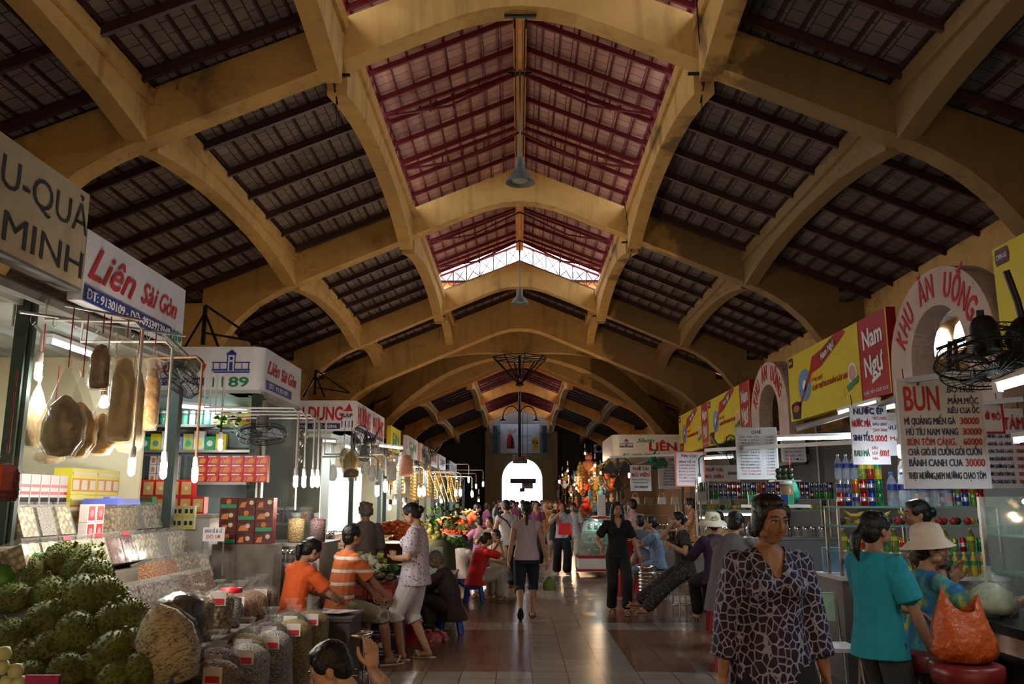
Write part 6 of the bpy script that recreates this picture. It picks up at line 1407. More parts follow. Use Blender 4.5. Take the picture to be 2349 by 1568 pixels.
hang(90, 880, 5.5, .42, .09, M_PALE, .40, 'pale crumpled bag behind the post', True, 9)
hang(62, 905, 5.7, .35, .07, mat('clear_snack', (.5, .5, .5), .3), .4, 'small silvery bag left of the pale one', True, 10)
hang(300, 935, 5.6, .30, .10, M_AMB, .35, 'wide amber bag low between two conduits', True, 11)
hang(120, 1000, 5.9, .20, .11, M_PALE, .5, 'pale low bag behind the olive teardrop', True, 12)
b = MB(); a0, a1 = at(45, 715, 5.1), at(425, 770, 6.6)
b.tube([a0, a1], .010, 8); b.tube([at(150, 700, 5.2), at(330, 735, 5.2)], .009, 8)
for i in range(9):
    q = a0.lerp(a1, (i + .5) / 9); b.tube([q, q + Vector((0, 0, -.05)), q + Vector((.015, 0, -.07)), q + Vector((.03, 0, -.05))], .003, 5)
o = b.build('hook_rail', M_STEEL); tag(o, 'steel rail with wire hooks holding the bagged maws', 'rail')
bulb(at(302, 1070, 5.3), .93, (-.45, -.1, 0), 'bare lit bulb on white conduit below the pale maw bags, nearest', power=36)
bulb(at(375, 1078, 5.65), .88, (-.5, .0, 0), 'lit bulb with warm halo, second from the left', (1, .85, .65), power=36)
bulb(at(447, 1088, 6.05), .86, (-.05, .1, 0), 'lit bulb on a brown conduit, third from the left', power=30, pipe=mat('brown_conduit', (.35, .2, .1), .5))
bulb(at(238, 925, 5.35), .35, (0, 0, 0), 'lit bulb glowing through the amber bag', (1, .75, .4), power=12, warm=True, size=1.3)
bulb(at(88, 852, 5.4), .3, (-.2, 0, 0), 'bright white bulb beside the dark post', power=12)
tube_lamp((-4.5, 4.8, 2.72), (-4.5, 6.0, 2.72), 'fluorescent tube high inside the cream-walled booth', 28)
tube_lamp((-3.6, 6.3, 2.78), (-3.6, 7.1, 2.78), 'short tube under the Liên Sài Gòn sign soffit', 16)
maw('dark red net bag of sausages with an orange label at the left edge', at(18, 1042, 3.9), .22, .07, mat('dark_red_sausage', (.20, .01, .02), .5, bump=.8, nscale=60), .4, None, False, M_FILM, .8)
b = MB(); b.box((0, 0, 0), (.012, .10, .11)); o = b.build('orange_label', mat('orange_label_card', (.65, .08, .02), .5)); o.location = at(16, 1095, 3.82); tag(o, 'orange-red label card on the net bag at the left edge', 'label')
fan(at(425, 860, 6.6), (.9, 0, -.8), 'grey wall fan in front of the 1189 sign', .17, mount=(0, .12, .35))
fan(at(602, 985, 8.4), (1.35, 0, .4), 'dark grey fan hanging face down under the 1189 sign', .24, mount=(0, .28, .12))
# ---------------- second booth: 1189
stall(-4.45, -3.0, 9.75, 11.35, 2.82, 'pale green booth under the 1189 corner sign', M_WALLG, sides=(0, 1), post=M_SHELF)
def shelf(x0, x1, y0, y1, z, label, m_=M_SHELF, t=.03, cat='shelf'):
    b = MB(); b.bb(x0, x1, y0, y1, z - t, z); o = b.build('shelf_board', m_); tag(o, label, cat); return o
b = MB(); b.bb(-4.45, -3.02, 9.95, 10.0, 0, 2.8); o = b.build('partition_wall', mat('blue_grey_partition', (.34, .44, .46), .5)); tag(o, 'blue-grey panel behind the shelves of the 1189 booth', 'partition')
b = MB(); b.bb(-3.08, -2.98, 9.62, 9.72, 0, 2.82); o = b.build('stall_post', M_POST); tag(o, 'dark post at the corner of the 1189 booth', 'post')
z1, z2, z3 = at(500, 973, 9.6).z, at(500, 1032, 9.6).z, at(500, 1106, 9.6).z
shelf(-4.4, -3.05, 9.55, 9.94, z1, 'upper steel shelf of the 1189 booth'); shelf(-4.4, -3.05, 9.55, 9.94, z2, 'middle steel shelf over the red cartons'); shelf(-4.4, -3.05, 9.50, 9.94, z3, 'lower steel shelf under the red cartons')
M_GPK = mat('green_packet', (.03, .30, .14), .35, bump=.3); M_WPK = mat('white_packet', (.6, .62, .6), .35, bump=.3)
for i in range(13):
    jar('small %s jar, %s on the upper shelf under 1189' % (('white-capped', 'green-capped')[i % 2], nth(i)), (M_GPK, M_WPK)[i % 3 == 0], .038, .15, M_WLID, 'jars on the upper shelf', (-4.30 + i * .085, 9.72, z1), .8)
for i in range(4): box_item('yellow_box', .10, .1, .15, M_YC, 'small yellow box with red square, %s at the right of the upper shelf' % nth(i), 'box', 'yellow boxes on the upper shelf', [(rect(-.02, .03, .04, .10), M_RC)], (-3.14 - .0 * i if i == 0 else -3.14 - .105 * i + .0, 9.74 + .0 * i, z1))
cols = [M_GPK, M_YC, M_WPK, mat('blue_packet', (.12, .2, .35), .4), M_LEAFY, M_WPK]
for i in range(8):
    box_item('snack_packet', .12, .06, .16 + .03 * (i % 3), cols[i % 6], 'upright snack packet, %s on the middle shelf' % nth(i), 'packet', 'packets on the middle shelf', [(circ(0, .08, .035, 10), cols[(i + 2) % 6])], (-4.3 + i * .125, 9.7, z2))
for j in range(3):
    for i in range(6):
        box_item('red_coffee_carton', .135, .09, .098, M_RC, 'red carton with white strip, %s in the %s row of the 1189 booth' % (nth(i), ('bottom', 'middle', 'top')[j]), 'box', 'red cartons of the 1189 booth',
                 [(rect(-.06, .03, .078, .093), M_WTAG), ([(-.03, .01), (.04, .01), (.055, .05), (.03, .07), (-.01, .06)], mat('coffee_orange', (.62, .22, .06), .5)), ([(-.06, .01), (-.04, .01), (-.02, .07), (-.03, .07)], mat('pink_print', (.6, .2, .25), .5))], (-3.60 + i * .138 - .0, 9.62, z3 + j * .10))
for j in range(3):
    for i in range(4): box_item('white_orange_packet', .075, .06, .095, M_WTAG, 'narrow white packet with orange drop, %s in row %s beside the red cartons' % (nth(i), ('one', 'two', 'three')[j]), 'packet', 'white and orange packets', [(rect(-.015, .02, .02, .07), M_OC)], (-4.15 + i * .085, 9.62, z3 + j * .10))
zb = at(400, 1178, 8.6).z
r = counter('booth_counter', -4.5, -3.0, 8.35, 9.0, zb, 'counter stacked with boxes before the 1189 booth', M_WCOUNT)
M_GOLDP = mat('gold_print', (.55, .33, .12), .45)
for i in range(7):
    for j in range(2):
        if j == 1 and i > 5: continue
        box_item('red_gold_gift_box', .125, .12, .17, M_RC, 'red gift box with gold frame, %s in the %s layer' % (nth(i), ('lower', 'upper')[j]), 'box', 'red and gold gift boxes', [(rect(-.05, .05, .02, .15), M_GOLDP), (circ(0, .085, .02, 10), M_CREAMP)], (-4.05 + i * .13, 8.75, zb + j * .172))
for i in range(4): box_item('green_tea_box', .13, .1, .085, M_GPK if i > 1 else mat('dull_green_carton', (.10, .16, .05), .5), 'green box with red band, %s in front of the gift boxes' % nth(i), 'box', 'green boxes', [(rect(-.05, .05, .05, .07), M_RC)], (-3.82 + (i % 2) * .135, 8.46, zb + (i // 2) * .086))
dx = at(620, 1200, 8.3)
for j in range(4):
    for i in range(3):
        p = at(560 + i * 42, 1240 - j * 25, 8.1)
        box_item('dark_red_carton', .165, .12, .105, mat('dark_red_carton', (.11, .010, .010), .4), 'dark red noodle carton, %s from the left in layer %s' % (nth(i), ('one', 'two', 'three', 'four', 'five', 'six')[j]), 'box', 'dark red cartons', [([(-.07, .015), (R50.uniform(-.02, .03), .015), (R50.uniform(-.02, .02), .07), (-.05, .06)], mat('coffee_orange', (.62, .22, .06), .5)), (circ(R50.uniform(.02, .05), R50.uniform(.05, .07), .022, 10), M_CREAMP), (rect(-.07, .0, .085, .098), M_KT)] if (i + j) % 3 else [(rect(-.075, .075, .01, .045), M_GPK), (circ(0, .07, .025, 10), M_OC)], (-2.74 + i * .17, 8.12, 1.18 + j * .107))
b = MB(); b.bb(-2.86, -2.28, 8.02, 8.3, 0, 1.18); o = b.build('carton_bench', M_STEPW); tag(o, 'bench under the stack of dark red cartons', 'bench')
for i in range(3):
    for j in range(2): box_item('yellow_calendar_box', .11, .05, .11, mat('pale_yellow_card', (.55, .55, .28), .5), 'pale yellow box with dark print, %s in the %s row' % (nth(i), ('lower', 'upper')[j]), 'box', 'pale yellow boxes', [(rect(-.04, -.01, .04, .08), M_KT), (rect(.01, .04, .04, .08), M_KT), (rect(-.045, .045, .01, .03), M_YC)], (-3.42 + i * .112, 8.30, zb - .02 + j * .112 - .12))
p = at(490, 1225, 7.4); r = panel('notice_card', .19, .12, M_WTAG, p, 0, 'small white card with blue and red print standing by the cartons', 'card', t=.01); letters(r, 'BÁN SỈ & LẺ', 0, .03, .03, .15, M_BT); letters(r, 'DÒ SƠ', 0, -.02, .03, .12, M_RT)
b = MB(); b.tube([(-.09, 0, -.06), (-.1, 0, -.35)], .008, 6); b.tube([(.09, 0, -.06), (.1, 0, -.35)], .008, 6); b.build('card_stand', M_TIN, r)
bulb(at(388, 1020, 8.6), .55, (0, 0, 0), 'small lit bulb behind the brown conduit', power=9); bulb(at(505, 1020, 8.6), .6, (0, 0, 0), 'lit bulb on a thin wire beside the hanging leaves', power=9, pipe=M_WIRE)
leaves('green leafy sprig hanging beside the bulb in the 1189 booth', 'leaf_sprig', at(522, 990, 8.5), .09, 26, M_LEAF, 5, 0, .09, 'plant', 2.2)
tube_lamp((-3.9, 9.3, 2.62), (-3.2, 10.0, 2.62), 'angled fluorescent tube under the 1189 sign', 24)
# ---------------- jars on the aisle side of 1189
zj = at(640, 1215, 8.6).z; counter('jar_counter', -2.92, -1.95, 8.5, 9.4, zj - .12, 'pale counter with tubs and tall candy jars below the four bulbs', M_WCOUNT)
candy = [('yellow round sweets', pebble('yellow_sweets', (.65, .42, .08), (.5, .26, .04), scale=60)), ('maroon plums', pebble('maroon_plums', (.22, .04, .04), (.12, .02, .02), scale=60))]
jar('tall glass jar of yellow round sweets below the four bulbs', candy[0][1], .085, .27, M_GLASS, None, (-2.26, 8.7, zj - .12), .5); jar('tall glass jar of maroon plums right of the yellow sweets', candy[1][1], .08, .27, M_GLASS, None, (-2.02, 8.62, zj - .22 + .1), .5)
for i in range(8): jar('small steel-lidded jar, %s in the line under the four bulbs' % nth(i), CT[('cash', 'dark', 'pale', 'tan')[i % 4]], .045, .14, M_CHROME, 'small jars in a line', (-2.86 + (i % 4) * .105, 8.62 + (i // 4) * .12, zj - .12))
for i in range(5): jar('round bowl jar of dark tea, %s on the second tier' % nth(i), CT[('dark', 'grey', 'red', 'dark', 'cash')[i]], .075, .15, M_GLASS, 'bowl jars', (-2.95 + i * .16, 9.28, zj + .06), .9)
shelf(-3.05, -2.1, 9.15, 9.42, zj + .06, 'thin shelf carrying the bowl jars', M_CLEAR, .02)
for i in range(9): jar('tiny tub with chrome lid, %s in the front line of the jar counter' % nth(i), CT['grey'], .04, .10, M_CHROME, 'tiny tubs', (-2.9 + i * .095, 8.44, zj - .30), .95)
shelf(-2.95, -2.0, 8.36, 8.50, zj - .30, 'narrow ledge under the tiny tubs')
for i, (px, d) in enumerate(((678, 8.0), (697, 8.15), (717, 8.3), (728, 8.5))): bulb(at(px, 1104, d), .70 - .02 * i, (-.32, -.05, 0), 'lit bulb, %s of four on white conduits in a cluster' % nth(i), power=8, group='four clustered bulbs')
# girl's writing table, stool, book
counter('writing_table', -1.98, -1.42, 7.42, 8.0, .60, 'small dark table with an open book before the orange T-shirt', M_DCOUNT, M_DCOUNT)
b = MB(); b.quad((-.16, -.12, 0), (0, -.12, .012), (0, .12, .012), (-.16, .12, 0), .006); b.quad((0, -.12, .012), (.17, -.12, .02), (.17, .12, .02), (0, .12, .012), .006); o = b.build('open_book', M_WTAG); o.location = (-1.62, 7.72, .605); o.rotation_euler = (0, 0, -.6); tag(o, 'open white notebook the seated young woman writes in', 'book')
metal_stool('chrome stool under the young man in orange stripes', .50, .16, M_DCOUNT, M_CHROME, (-1.80, 8.50, 0)); metal_stool('low dark stool under the writing young woman', .46, .15, M_DCOUNT, M_TIN, (-2.05, 7.70, 0)); metal_stool('empty chrome stool between the writing table and the young man', .47, .15, M_CHROME, M_CHROME, (-1.42, 7.62, 0), .4)
# goods table before the white-trousered woman
M_PURB = mat('purple_carton', (.05, .02, .08), .5); 
for i in range(3):
    for j in range(3):
        box_item('purple_carton', .30, .26, .19, M_PURB, 'dark purple carton with white print, %s in layer %s by the aisle' % (nth(i), ('one', 'two', 'three')[j]), 'box', 'purple cartons', [(rect(-.12, .12, .03, .045), M_WTAG), (rect(-.12, .12, .065, .075), M_WTAG), (circ(0, .13, .05, 14, .03), M_WTAG)], (-1.40 - .32 * (i % 2), 9.15 + .30 * (i // 2) + .02 * j, .192 * j), 0)
for i in range(3): box_item('red_tray_box', .30, .28, .14, mat('dull_red_carton', (.32, .04, .04), .5), 'dull red tray box, %s on top of the purple cartons' % nth(i), 'box', 'red tray boxes', [(rect(-.10, .10, .04, .10), mat('red_print', (.5, .12, .1), .5))], (-1.42 - .31 * (i % 2), 9.17 + .30 * (i // 2), .577))
for i in range(16): 
    b = MB(); b.ball((0, 0, 0), (.05, .06, .028), 10); o = b.build('wrapped_sweet_pack', mat('shiny_dark_wrap', (.10, .08, .07), .12, metal=.5, bump=1.2, nscale=70)); o.location = (-1.80 + .11 * (i % 5), 9.10 + .10 * (i // 5), .775 + .02 * (i % 2)); tag(o, 'shiny wrapped pack on the red boxes, %s in row %s' % (nth(i % 5), ('one', 'two', 'three', 'four')[i // 5]), 'packet', 'shiny wrapped packs')
pile('bunch of white cauliflower heads behind the striped shirt', 'vegetables', 'cauliflower_heap', (-1.72, 9.75, .80), .22, .18, .16, mat('cream_cauliflower', (.55, .52, .38), .8, bump=1, nscale=60), 40, .05, 3)
leaves('dark green leafy heap beside the cauliflower', 'leafy_greens', (-1.45, 9.7, .74), .20, 130, M_LEAF, 8, size=.08); leaves('pale lettuce heap behind the cauliflower', 'lettuce_heap', (-1.75, 9.95, .86), .18, 90, M_LEAFY, 9, size=.09)
counter('vegetable_table', -2.1, -1.25, 9.55, 10.1, .74, 'low table of cauliflower and greens', M_STEPW, M_STEPW)
# floor goods of the crouching woman
leaves('bundle of dark herbs on the floor by the old woman', 'floor_herbs', (-1.12, 10.35, .04), .13, 90, M_LEAF, 11, size=.07); pile('pink and red plastic bag of greens on the floor', 'bag', 'pink_bag', (-1.0, 10.15, 0), .17, .14, .12, mat('pink_plastic', (.5, .12, .14), .3, noise=.5, nscale=30), 20, .04, 5, stuff=False)
b = MB(); b.lathe([(.15, 0), (.20, .22), (.21, .22), (.215, .25), (.19, .24), (.14, .02), (0, .02)], n=20); o = b.build('red_basin', mat('red_plastic', (.38, .012, .015), .4)); o.location = (-1.30, 9.95, 0); tag(o, 'red plastic basin behind the white-trousered woman', 'basin')
plastic_stool('low blue stool under the crouching old woman', mat('blue_plastic', (.02, .06, .35), .4), .22, .26, (-.84, 10.72, 0)); plastic_stool('blue plastic stool under the woman in red', mat('blue_plastic', (.02, .06, .35), .4), .28, .28, (-.72, 13.85, 0)); plastic_stool('white plastic stool under the cream blouse', M_WLID, .28, .28, (-.36, 14.8, 0)); plastic_stool('small blue stool under the white-shirted child', mat('blue_plastic', (.02, .06, .35), .4), .28, .28, (-1.0, 14.65, 0))
for i, (x, y, h, c, lb) in enumerate(((-1.6, 11.6, .62, M_WCOUNT, 'white-sided vegetable table behind the lilac blouse'), (-1.35, 12.9, .55, M_STEPW, 'low wooden table of packets by the crouching woman'), (-1.75, 14.3, .7, M_STEPW, 'fruit table beside the child in white'), (-1.9, 16.6, .75, M_DCOUNT, 'dark table under the carrot heap'), (-1.75, 18.6, .72, M_STEPW, 'long produce table by the pink-shirted child'))):
    counter('produce_table', x - .5, x + .42, y - .5, y + .5, h, lb, c)
b = MB(); b.tube([(0, 0, 0), (0, 0, .38)], [.085, .085], 14); o = b.build('white_canister', mat('pale_canister', (.6, .75, .75), .4)); o.location = at(1001, 1322, 11.2); tag(o, 'tall pale canister right of the lilac blouse', 'canister')
# ================================================================== FARTHER LEFT STALLS
RF = random.Random(9)
stall(-5.0, -3.0, 15.2, 18.4, 2.80, 'brightly lit white booth under the THU DUNG sign', mat('white_partition', (.62, .64, .60), .5), sides=(1, 1), xs=-3.4)
counter('booth_counter', -3.4, -2.4, 14.6, 18.2, .9, 'long counter of the THU DUNG booth', M_WCOUNT)
stall(-5.0, -3.0, 19.0, 24.8, 2.75, 'lit booth behind the yellow and green sign', M_WALLY, sides=(1, 1), xs=-3.5); stall(-5.0, -3.0, 25.2, 33.8, 2.75, 'long lit booth in the far left row', M_WALLY, sides=(1, 1), xs=-3.5); stall(-5.0, -3.0, 35.2, 46.0, 2.75, 'farthest left booth with white lamps', M_WALLG, sides=(1, 1), xs=-3.5)
b = MB(); b.bb(-4.9, -2.9, 12.4, 12.46, 0, 2.5); o = b.build('partition_wall', M_WALLG); tag(o, 'pale partition between the 1189 and THU DUNG booths', 'partition')
for y0, y1, x, z, lb, m_ in ((12.6, 14.4, -2.6, .9, 'stainless counter with jars between the two corner signs', M_WCOUNT), (19.2, 24.5, -2.3, .85, 'counter heaped with orange shrimp and fruit', M_STEPW), (25.5, 33, -2.3, .85, 'far counter heaped with dry goods', M_STEPW), (35.5, 46, -2.2, .85, 'farthest counter in the left row', M_STEPW)): counter('stall_counter', x - .7, x + .1, y0, y1, z, lb, m_)
# silver cluster, hanging bags
for i in range(16):
    p = at(672 + RF.uniform(-28, 32), 985 + i * 5 + RF.uniform(-6, 6), 11.5); b = MB(); b.ball((0, 0, 0), (.06, .04, .07), 8); o = b.build('silver_packet', M_SILV); o.location = p; tag(o, 'silver packet, %s from the top of the shiny hanging bunch' % nth(i), 'packet', 'silver packet bunch')
maw('yellow diamond-shaped maw bag hanging before the white booth', at(806, 1010, 12.5), .50, .12, mat('yellow_maw', (.55, .42, .10), .4, noise=.2), .2, None, True); maw('orange and brown bag below the yellow maw', at(806, 1070, 12.2), .16, .12, M_AMBD, .3, None, False); maw('pale maw bag left of the yellow one', at(790, 1010, 12.8), .38, .07, M_PALE, .2, None, True, seed=4); maw('clear bag of orange shrimp hanging near the yellow sign', at(932, 1030, 16), .52, .15, mat('orange_shrimp_mass', (.5, .14, .05), .5, bump=1, nscale=40), .2, None, False, flat=.8); maw('long grey-brown bundle beside the silver packets', at(660, 990, 11.8), .75, .10, CT['grey'], .2, None, False)
for i in range(12): maw('pale bagged goods hanging inside the THU DUNG booth, %s from the left' % nth(i), at(735 + i * 15, 1030 + (i % 3) * 8, 15.4), .34 + .06 * (i % 3), .09, (M_PALE, CT['pale'], CT['wht'])[i % 3], .25, 'pale hanging bags of the white booth', i % 2 == 0, seed=i)
fan(at(838, 1015, 13), (.2, 0, -.9), 'dark fan with big cage before the THU DUNG sign', .28, mount=(0, .3, .2)); fan(at(985, 1040, 19), (0, 0, -1.2), 'grey fan on the far left row seen edge on', .3)
tube_lamp(at(720, 1010, 14.6), at(772, 1012, 14.4), 'short tube under the THU DUNG sign', 26); tube_lamp((-3.3, 15.9, 2.6), (-3.3, 17.1, 2.6), 'tube along the aisle side of the THU DUNG booth', 110); tube_lamp((-4.2, 16.4, 2.7), (-4.2, 17.6, 2.7), 'tube in the back of the THU DUNG booth', 110); tube_lamp(at(868, 1022, 16), at(922, 1028, 17.4), 'tube hanging over the aisle by the yellow sign', 26)
WARM = (1, .68, .36)
for i, (px, py, d, warm, pw) in enumerate(((865, 1125, 12.5, 0, 9), (884, 1116, 13, 0, 9), (905, 1152, 13.5, 1, 12), (893, 1165, 12.5, 1, 12), (928, 1160, 13, 1, 12), (962, 1128, 16, 0, 10), (972, 1128, 17, 0, 10), (1012, 1150, 17, 1, 14), (1004, 1168, 16, 1, 14), (1045, 1130, 20, 0, 14), (1056, 1130, 21, 0, 14), (1083, 1133, 24, 0, 14), (1046, 1095, 24, 1, 16), (1075, 1100, 27, 0, 16), (1108, 1110, 30, 0, 16), (1098, 1148, 26, 1, 14), (975, 1085, 19, 1, 14), (1092, 1115, 33, 0, 14))):
    bulb(at(px, py, d), .5 if not warm else .35, (-.3, 0, 0) if not warm else (0, 0, 0), '%s bulb hanging over the far left counters, %s from the near end' % (('white', 'warm yellow')[warm], nth(i)), WARM if warm else (1, .95, .88), pw * 2.5, bool(warm), 'bulbs over the far left counters', size=1.8 if warm else 1.5)
for i, (y, z) in enumerate(((20.5, 2.6), (23.5, 2.6), (27, 2.6), (31, 2.6), (38, 2.6), (43, 2.6))): tube_lamp((-3.2, y, z), (-3.2, y + 1.2, z), 'tube lamp over the far left row, %s from the near end' % nth(i), 60, group='tubes of the far left row')
# golden hanging strips and sacks
M_GOLD = mat('golden_packet', (.65, .38, .10), .3, metal=.3, bump=.8, nscale=40)
gm = MB()
for k in range(9): gm.ball((0, 0, -.09 * k), (.05, .035, .055), 8)
gold = gm.build('packet_strip', M_GOLD); tag(gold, 'hanging strip of golden packets, first from the near end', 'packet strip', 'golden packet strips'); gold.location = at(985, 1060, 19)
for i in range(1, 34):
    y = 18.5 + i * .65; o = dup(gold, (-2.75 + RF.uniform(-.35, .25), y, 2.55 + RF.uniform(-.2, .1)), label='hanging strip of golden packets, %s from the near end' % nth(i) if i < 20 else 'hanging strip of golden packets deep in the far left row')
M_BROOM = mat('bamboo_sticks', (.55, .33, .12), .6)
for i in range(5): b = MB(); b.tube([at(985 + i * 12, 1080, 17.5), at(1012 + i * 9, 1150, 17.2)], .012, 6); o = b.build('bamboo_pole', M_BROOM); tag(o, 'slanting bamboo pole, %s of five over the fruit counter' % nth(i), 'pole', 'slanting bamboo poles')
# produce heaps
M_CAR = mat('shredded_carrot', (.80, .16, .02), .6, noise=.25, nscale=30)
pile('large heap of orange shredded carrot in the lit stall', 'vegetables', 'carrot_heap', at(905, 1225, 12.0), .30, .28, .18, M_CAR, 120, .035, 1, 2.2); pile('second orange heap lower by the lilac blouse', 'vegetables', 'carrot_heap', at(930, 1238, 11.6), .20, .2, .2, M_CAR, 70, .03, 2, 2.2); pile('orange heap on the far produce table', 'vegetables', 'carrot_heap', at(1035, 1200, 17), .35, .3, .15, M_CAR, 60, .04, 3, 2)
b = MB(); b.lathe([(.26, 0), (.30, .26), (.32, .28)], n=20); b.lathe([(0, .02), (.25, .02)], n=20); o = b.build('brown_tub', mat('brown_plastic', (.16, .05, .025), .4)); o.location = at(895, 1290, 12.0); tag(o, 'brown plastic tub holding the orange carrot heap', 'tub')
counter('carrot_table', -2.35, -1.4, 11.3, 12.2, at(895, 1292, 12.0).z - .01, 'table under the brown tub of carrots', M_STEPW, M_STEPW)
M_CUST = mat('custard_apple_skin', (.20, .24, .07), .6, bump=1, nscale=40, noise=.3)
for i in range(40):
    a = i; px, py = 1010 + RF.gauss(0, 13), 1200 + RF.random() * 130; b = None
    if i == 0: b = MB(); b.ball((0, 0, 0), .055, 10); cu = b.build('green_fruit', M_CUST); cu.location = at(px, py, 13.2); tag(cu, 'bumpy green fruit in the tall heap beside the old woman', 'fruit', 'tall heap of green fruit')
    else: dup(cu, at(px, py, 13.2 + RF.uniform(-.2, .2)), scale=RF.uniform(.8, 1.25))
leaves('green leaves on top of the tall fruit heap', 'fruit_leaves', at(1010, 1215, 13.2), .28, 120, M_LEAF, 4, size=.10, flat=1.2)
b = MB(); b.lathe([(.30, 0), (.24, .9), (.1, 1.0)], n=14); o = b.build('fruit_basket', mat('dark_basket', (.05, .06, .03), .8)); o.location = (-1.24, 13.4, 0); tag(o, 'dark tall basket core of the green fruit heap', 'basket')
for i, (px, py, d, c, lb) in enumerate(((985, 1240, 14.5, (.5, .35, .05), 'yellow fruit heap'), (1045, 1215, 19, (.12, .25, .04), 'green herb heap'), (1030, 1225, 16.8, (.45, .08, .02), 'red chilli heap'), (965, 1215, 15, (.5, .4, .15), 'pale ginger heap'), (1075, 1180, 24, (.55, .3, .1), 'golden dry goods heap'), (1040, 1255, 13.6, (.1, .2, .04), 'dark green vegetable heap'))): pile(lb + ' on the left produce tables', 'produce', 'produce_heap', at(px, py, d), .28, .25, .16, mat(lb.replace(' ', '_'), c, .6, noise=.3, nscale=20), 50, .035, i + 10)
# rows of jars and tubs on counters for sparkle
jj = jar('steel-lidded jar on the stainless counter, first from the near end', CT['cash'], .07, .20, M_CHROME, 'jars between the corner signs', (-2.75, 12.7, .9))
for i in range(1, 16): dup(jj, (-2.75 - .18 * (i % 3), 12.7 + .20 * (i // 3) + .07 * (i % 3), .9), label='steel-lidded jar on the stainless counter, %s from the near end' % nth(i))
kk = jar('small jar on the THU DUNG counter, first from the near end', CT['orange'], .07, .22, M_CHROME, 'jars on the THU DUNG counter', (-2.6, 14.8, .9))
for i in range(1, 24): dup(kk, (-2.55 - .17 * (i % 3), 14.8 + .28 * (i // 3), .9), label='small jar on the THU DUNG counter, %s from the near end' % nth(i))
nb_ = tub('clear tub on the far shrimp counter, first from the near end', CT['orange'], .2, .2, .2, 'tubs on the shrimp counter', (-2.35, 19.5, .85), pi / 2, -.2)
for i in range(1, 20): dup(nb_, (-2.35 - .25 * (i % 2), 19.5 + .5 * (i // 2), .85), label='clear tub on the far shrimp counter, %s from the near end' % nth(i))
# black iron brackets above the signs
for i, (px, py, d) in enumerate(((466, 790, 11.5), (722, 905, 18.5))):
    p = at(px, py, d); b = MB(); s = .55
    b.bar(p, p + Vector((0, 0, s)), .05); b.bar(p + Vector((0, 0, s)), p + Vector((.75, .1, .05)), .03); b.bar(p + Vector((0, 0, s * .8)), p + Vector((-.25, 0, -.05)), .03); b.bar(p + Vector((0, 0, s * .8)), p + Vector((.22, 0, -.05)), .03); b.bar(p + Vector((0, 0, s * .3)), p + Vector((.75, .1, .05)), .025)
    o = b.build('iron_bracket', M_DARKM); tag(o, ('black iron bracket standing on the 1189 sign', 'black iron bracket above the THU DUNG sign')[i], 'bracket')
# ================================================================== RIGHT-HAND FOOD COURT
RR = random.Random(60)
M_BLKT = mat('black_stone_top', (.012, .012, .014), .12); M_REDP = mat('red_plastic_stool', (.36, .012, .02), .35); M_REDV = mat('red_vinyl', (.16, .012, .015), .35); M_BLKF = mat('black_tube_frame', (.01, .01, .01), .4)
M_FPRINT = ramp_mat('red_flower_print_strip', 'voronoi', 9, [(0, (.35, .05, .04)), (.16, (.40, .12, .08)), (.22, (.55, .42, .36)), (1, (.60, .48, .42))], .4)
# --- nearest counter with its glass case
r = empty('food_counter', (0, 0, 0), 0, 'black-topped food counter with a flower-printed edge in the bottom right corner', 'counter')
b = MB(); b.bb(2.62, 3.7, 3.0, 5.55, .86, .91); b.build('stone_top', M_BLKT, r); b = MB(); b.bb(2.64, 3.68, 3.02, 5.53, .76, .86); b.build('printed_edge', M_FPRINT, r); b = MB(); b.bb(2.85, 3.6, 3.05, 5.5, 0, .76); b.build('body', M_DCOUNT, r)
r = empty('glass_case', (0, 0, 0), 0, 'glass food case of red and brown meats on the black counter', 'display case')
x0, x1, y0, y1, z0, z1 = 2.92, 3.55, 3.7, 5.45, .912, 1.60
for nm, q in (('glass_front', ((x0, y0, z0), (x0, y1, z0), (x0, y1, z1), (x0, y0, z1))), ('glass_end', ((x0, y1, z0), (x1, y1, z0), (x1, y1, z1), (x0, y1, z1))), ('glass_end', ((x0, y0, z0), (x1, y0, z0), (x1, y0, z1), (x0, y0, z1))), ('glass_top', ((x0, y0, z1), (x0, y1, z1), (x1, y1, z1), (x1, y0, z1)))):
    b = MB(); b.quad(*q, .006); b.build(nm, M_PANE, r)
for x in (x0, x1):
    for y in (y0, y1): b = MB(); b.bb(x - .014, x + .014, y - .014, y + .014, z0, z1); b.build('corner_post', M_SHELF, r)
for z in (1.14, 1.36): b = MB(); b.bb(x0 + .02, x1 - .02, y0 + .02, y1 - .02, z, z + .01); b.build('glass_shelf', M_SHELFG, r)
b = MB(); b.tube([(x0 + .1, y1 - .3, z1 - .03), (x0 + .1, y0 + .2, z1 - .03)], .014, 8); b.build('tube', M_GLOWC, r); area((x0 + .1, (y0 + y1) / 2, z1 - .05), (0, 0, 0), .05, 1.3, 5, (.8, .95, 1), parent=r)
for i, (y, z, c, lb) in enumerate(((5.15, 1.15, (.36, .07, .04), 'red roast meat'), (4.8, 1.15, (.22, .08, .04), 'brown roast meat'), (4.45, 1.15, (.40, .18, .06), 'orange fried food'), (4.1, 1.15, (.12, .2, .05), 'green vegetables'), (5.1, 1.37, (.30, .10, .06), 'dark red sausage'), (4.7, 1.37, (.25, .28, .08), 'green fruit'), (4.3, 1.37, (.3, .05, .04), 'dark meat'), (4.6, .92, (.5, .42, .12), 'yellow noodles'), (5.1, .92, (.5, .3, .2), 'pink ham'))):
    pile('heap of %s in the glass food case' % lb, 'food', 'food_heap', (3.23, y, z + .012), .17, .13, .10, mat(lb.replace(' ', '_'), c, .25, noise=.4, nscale=30, bump=.5), 26, .04, i, 1.6)
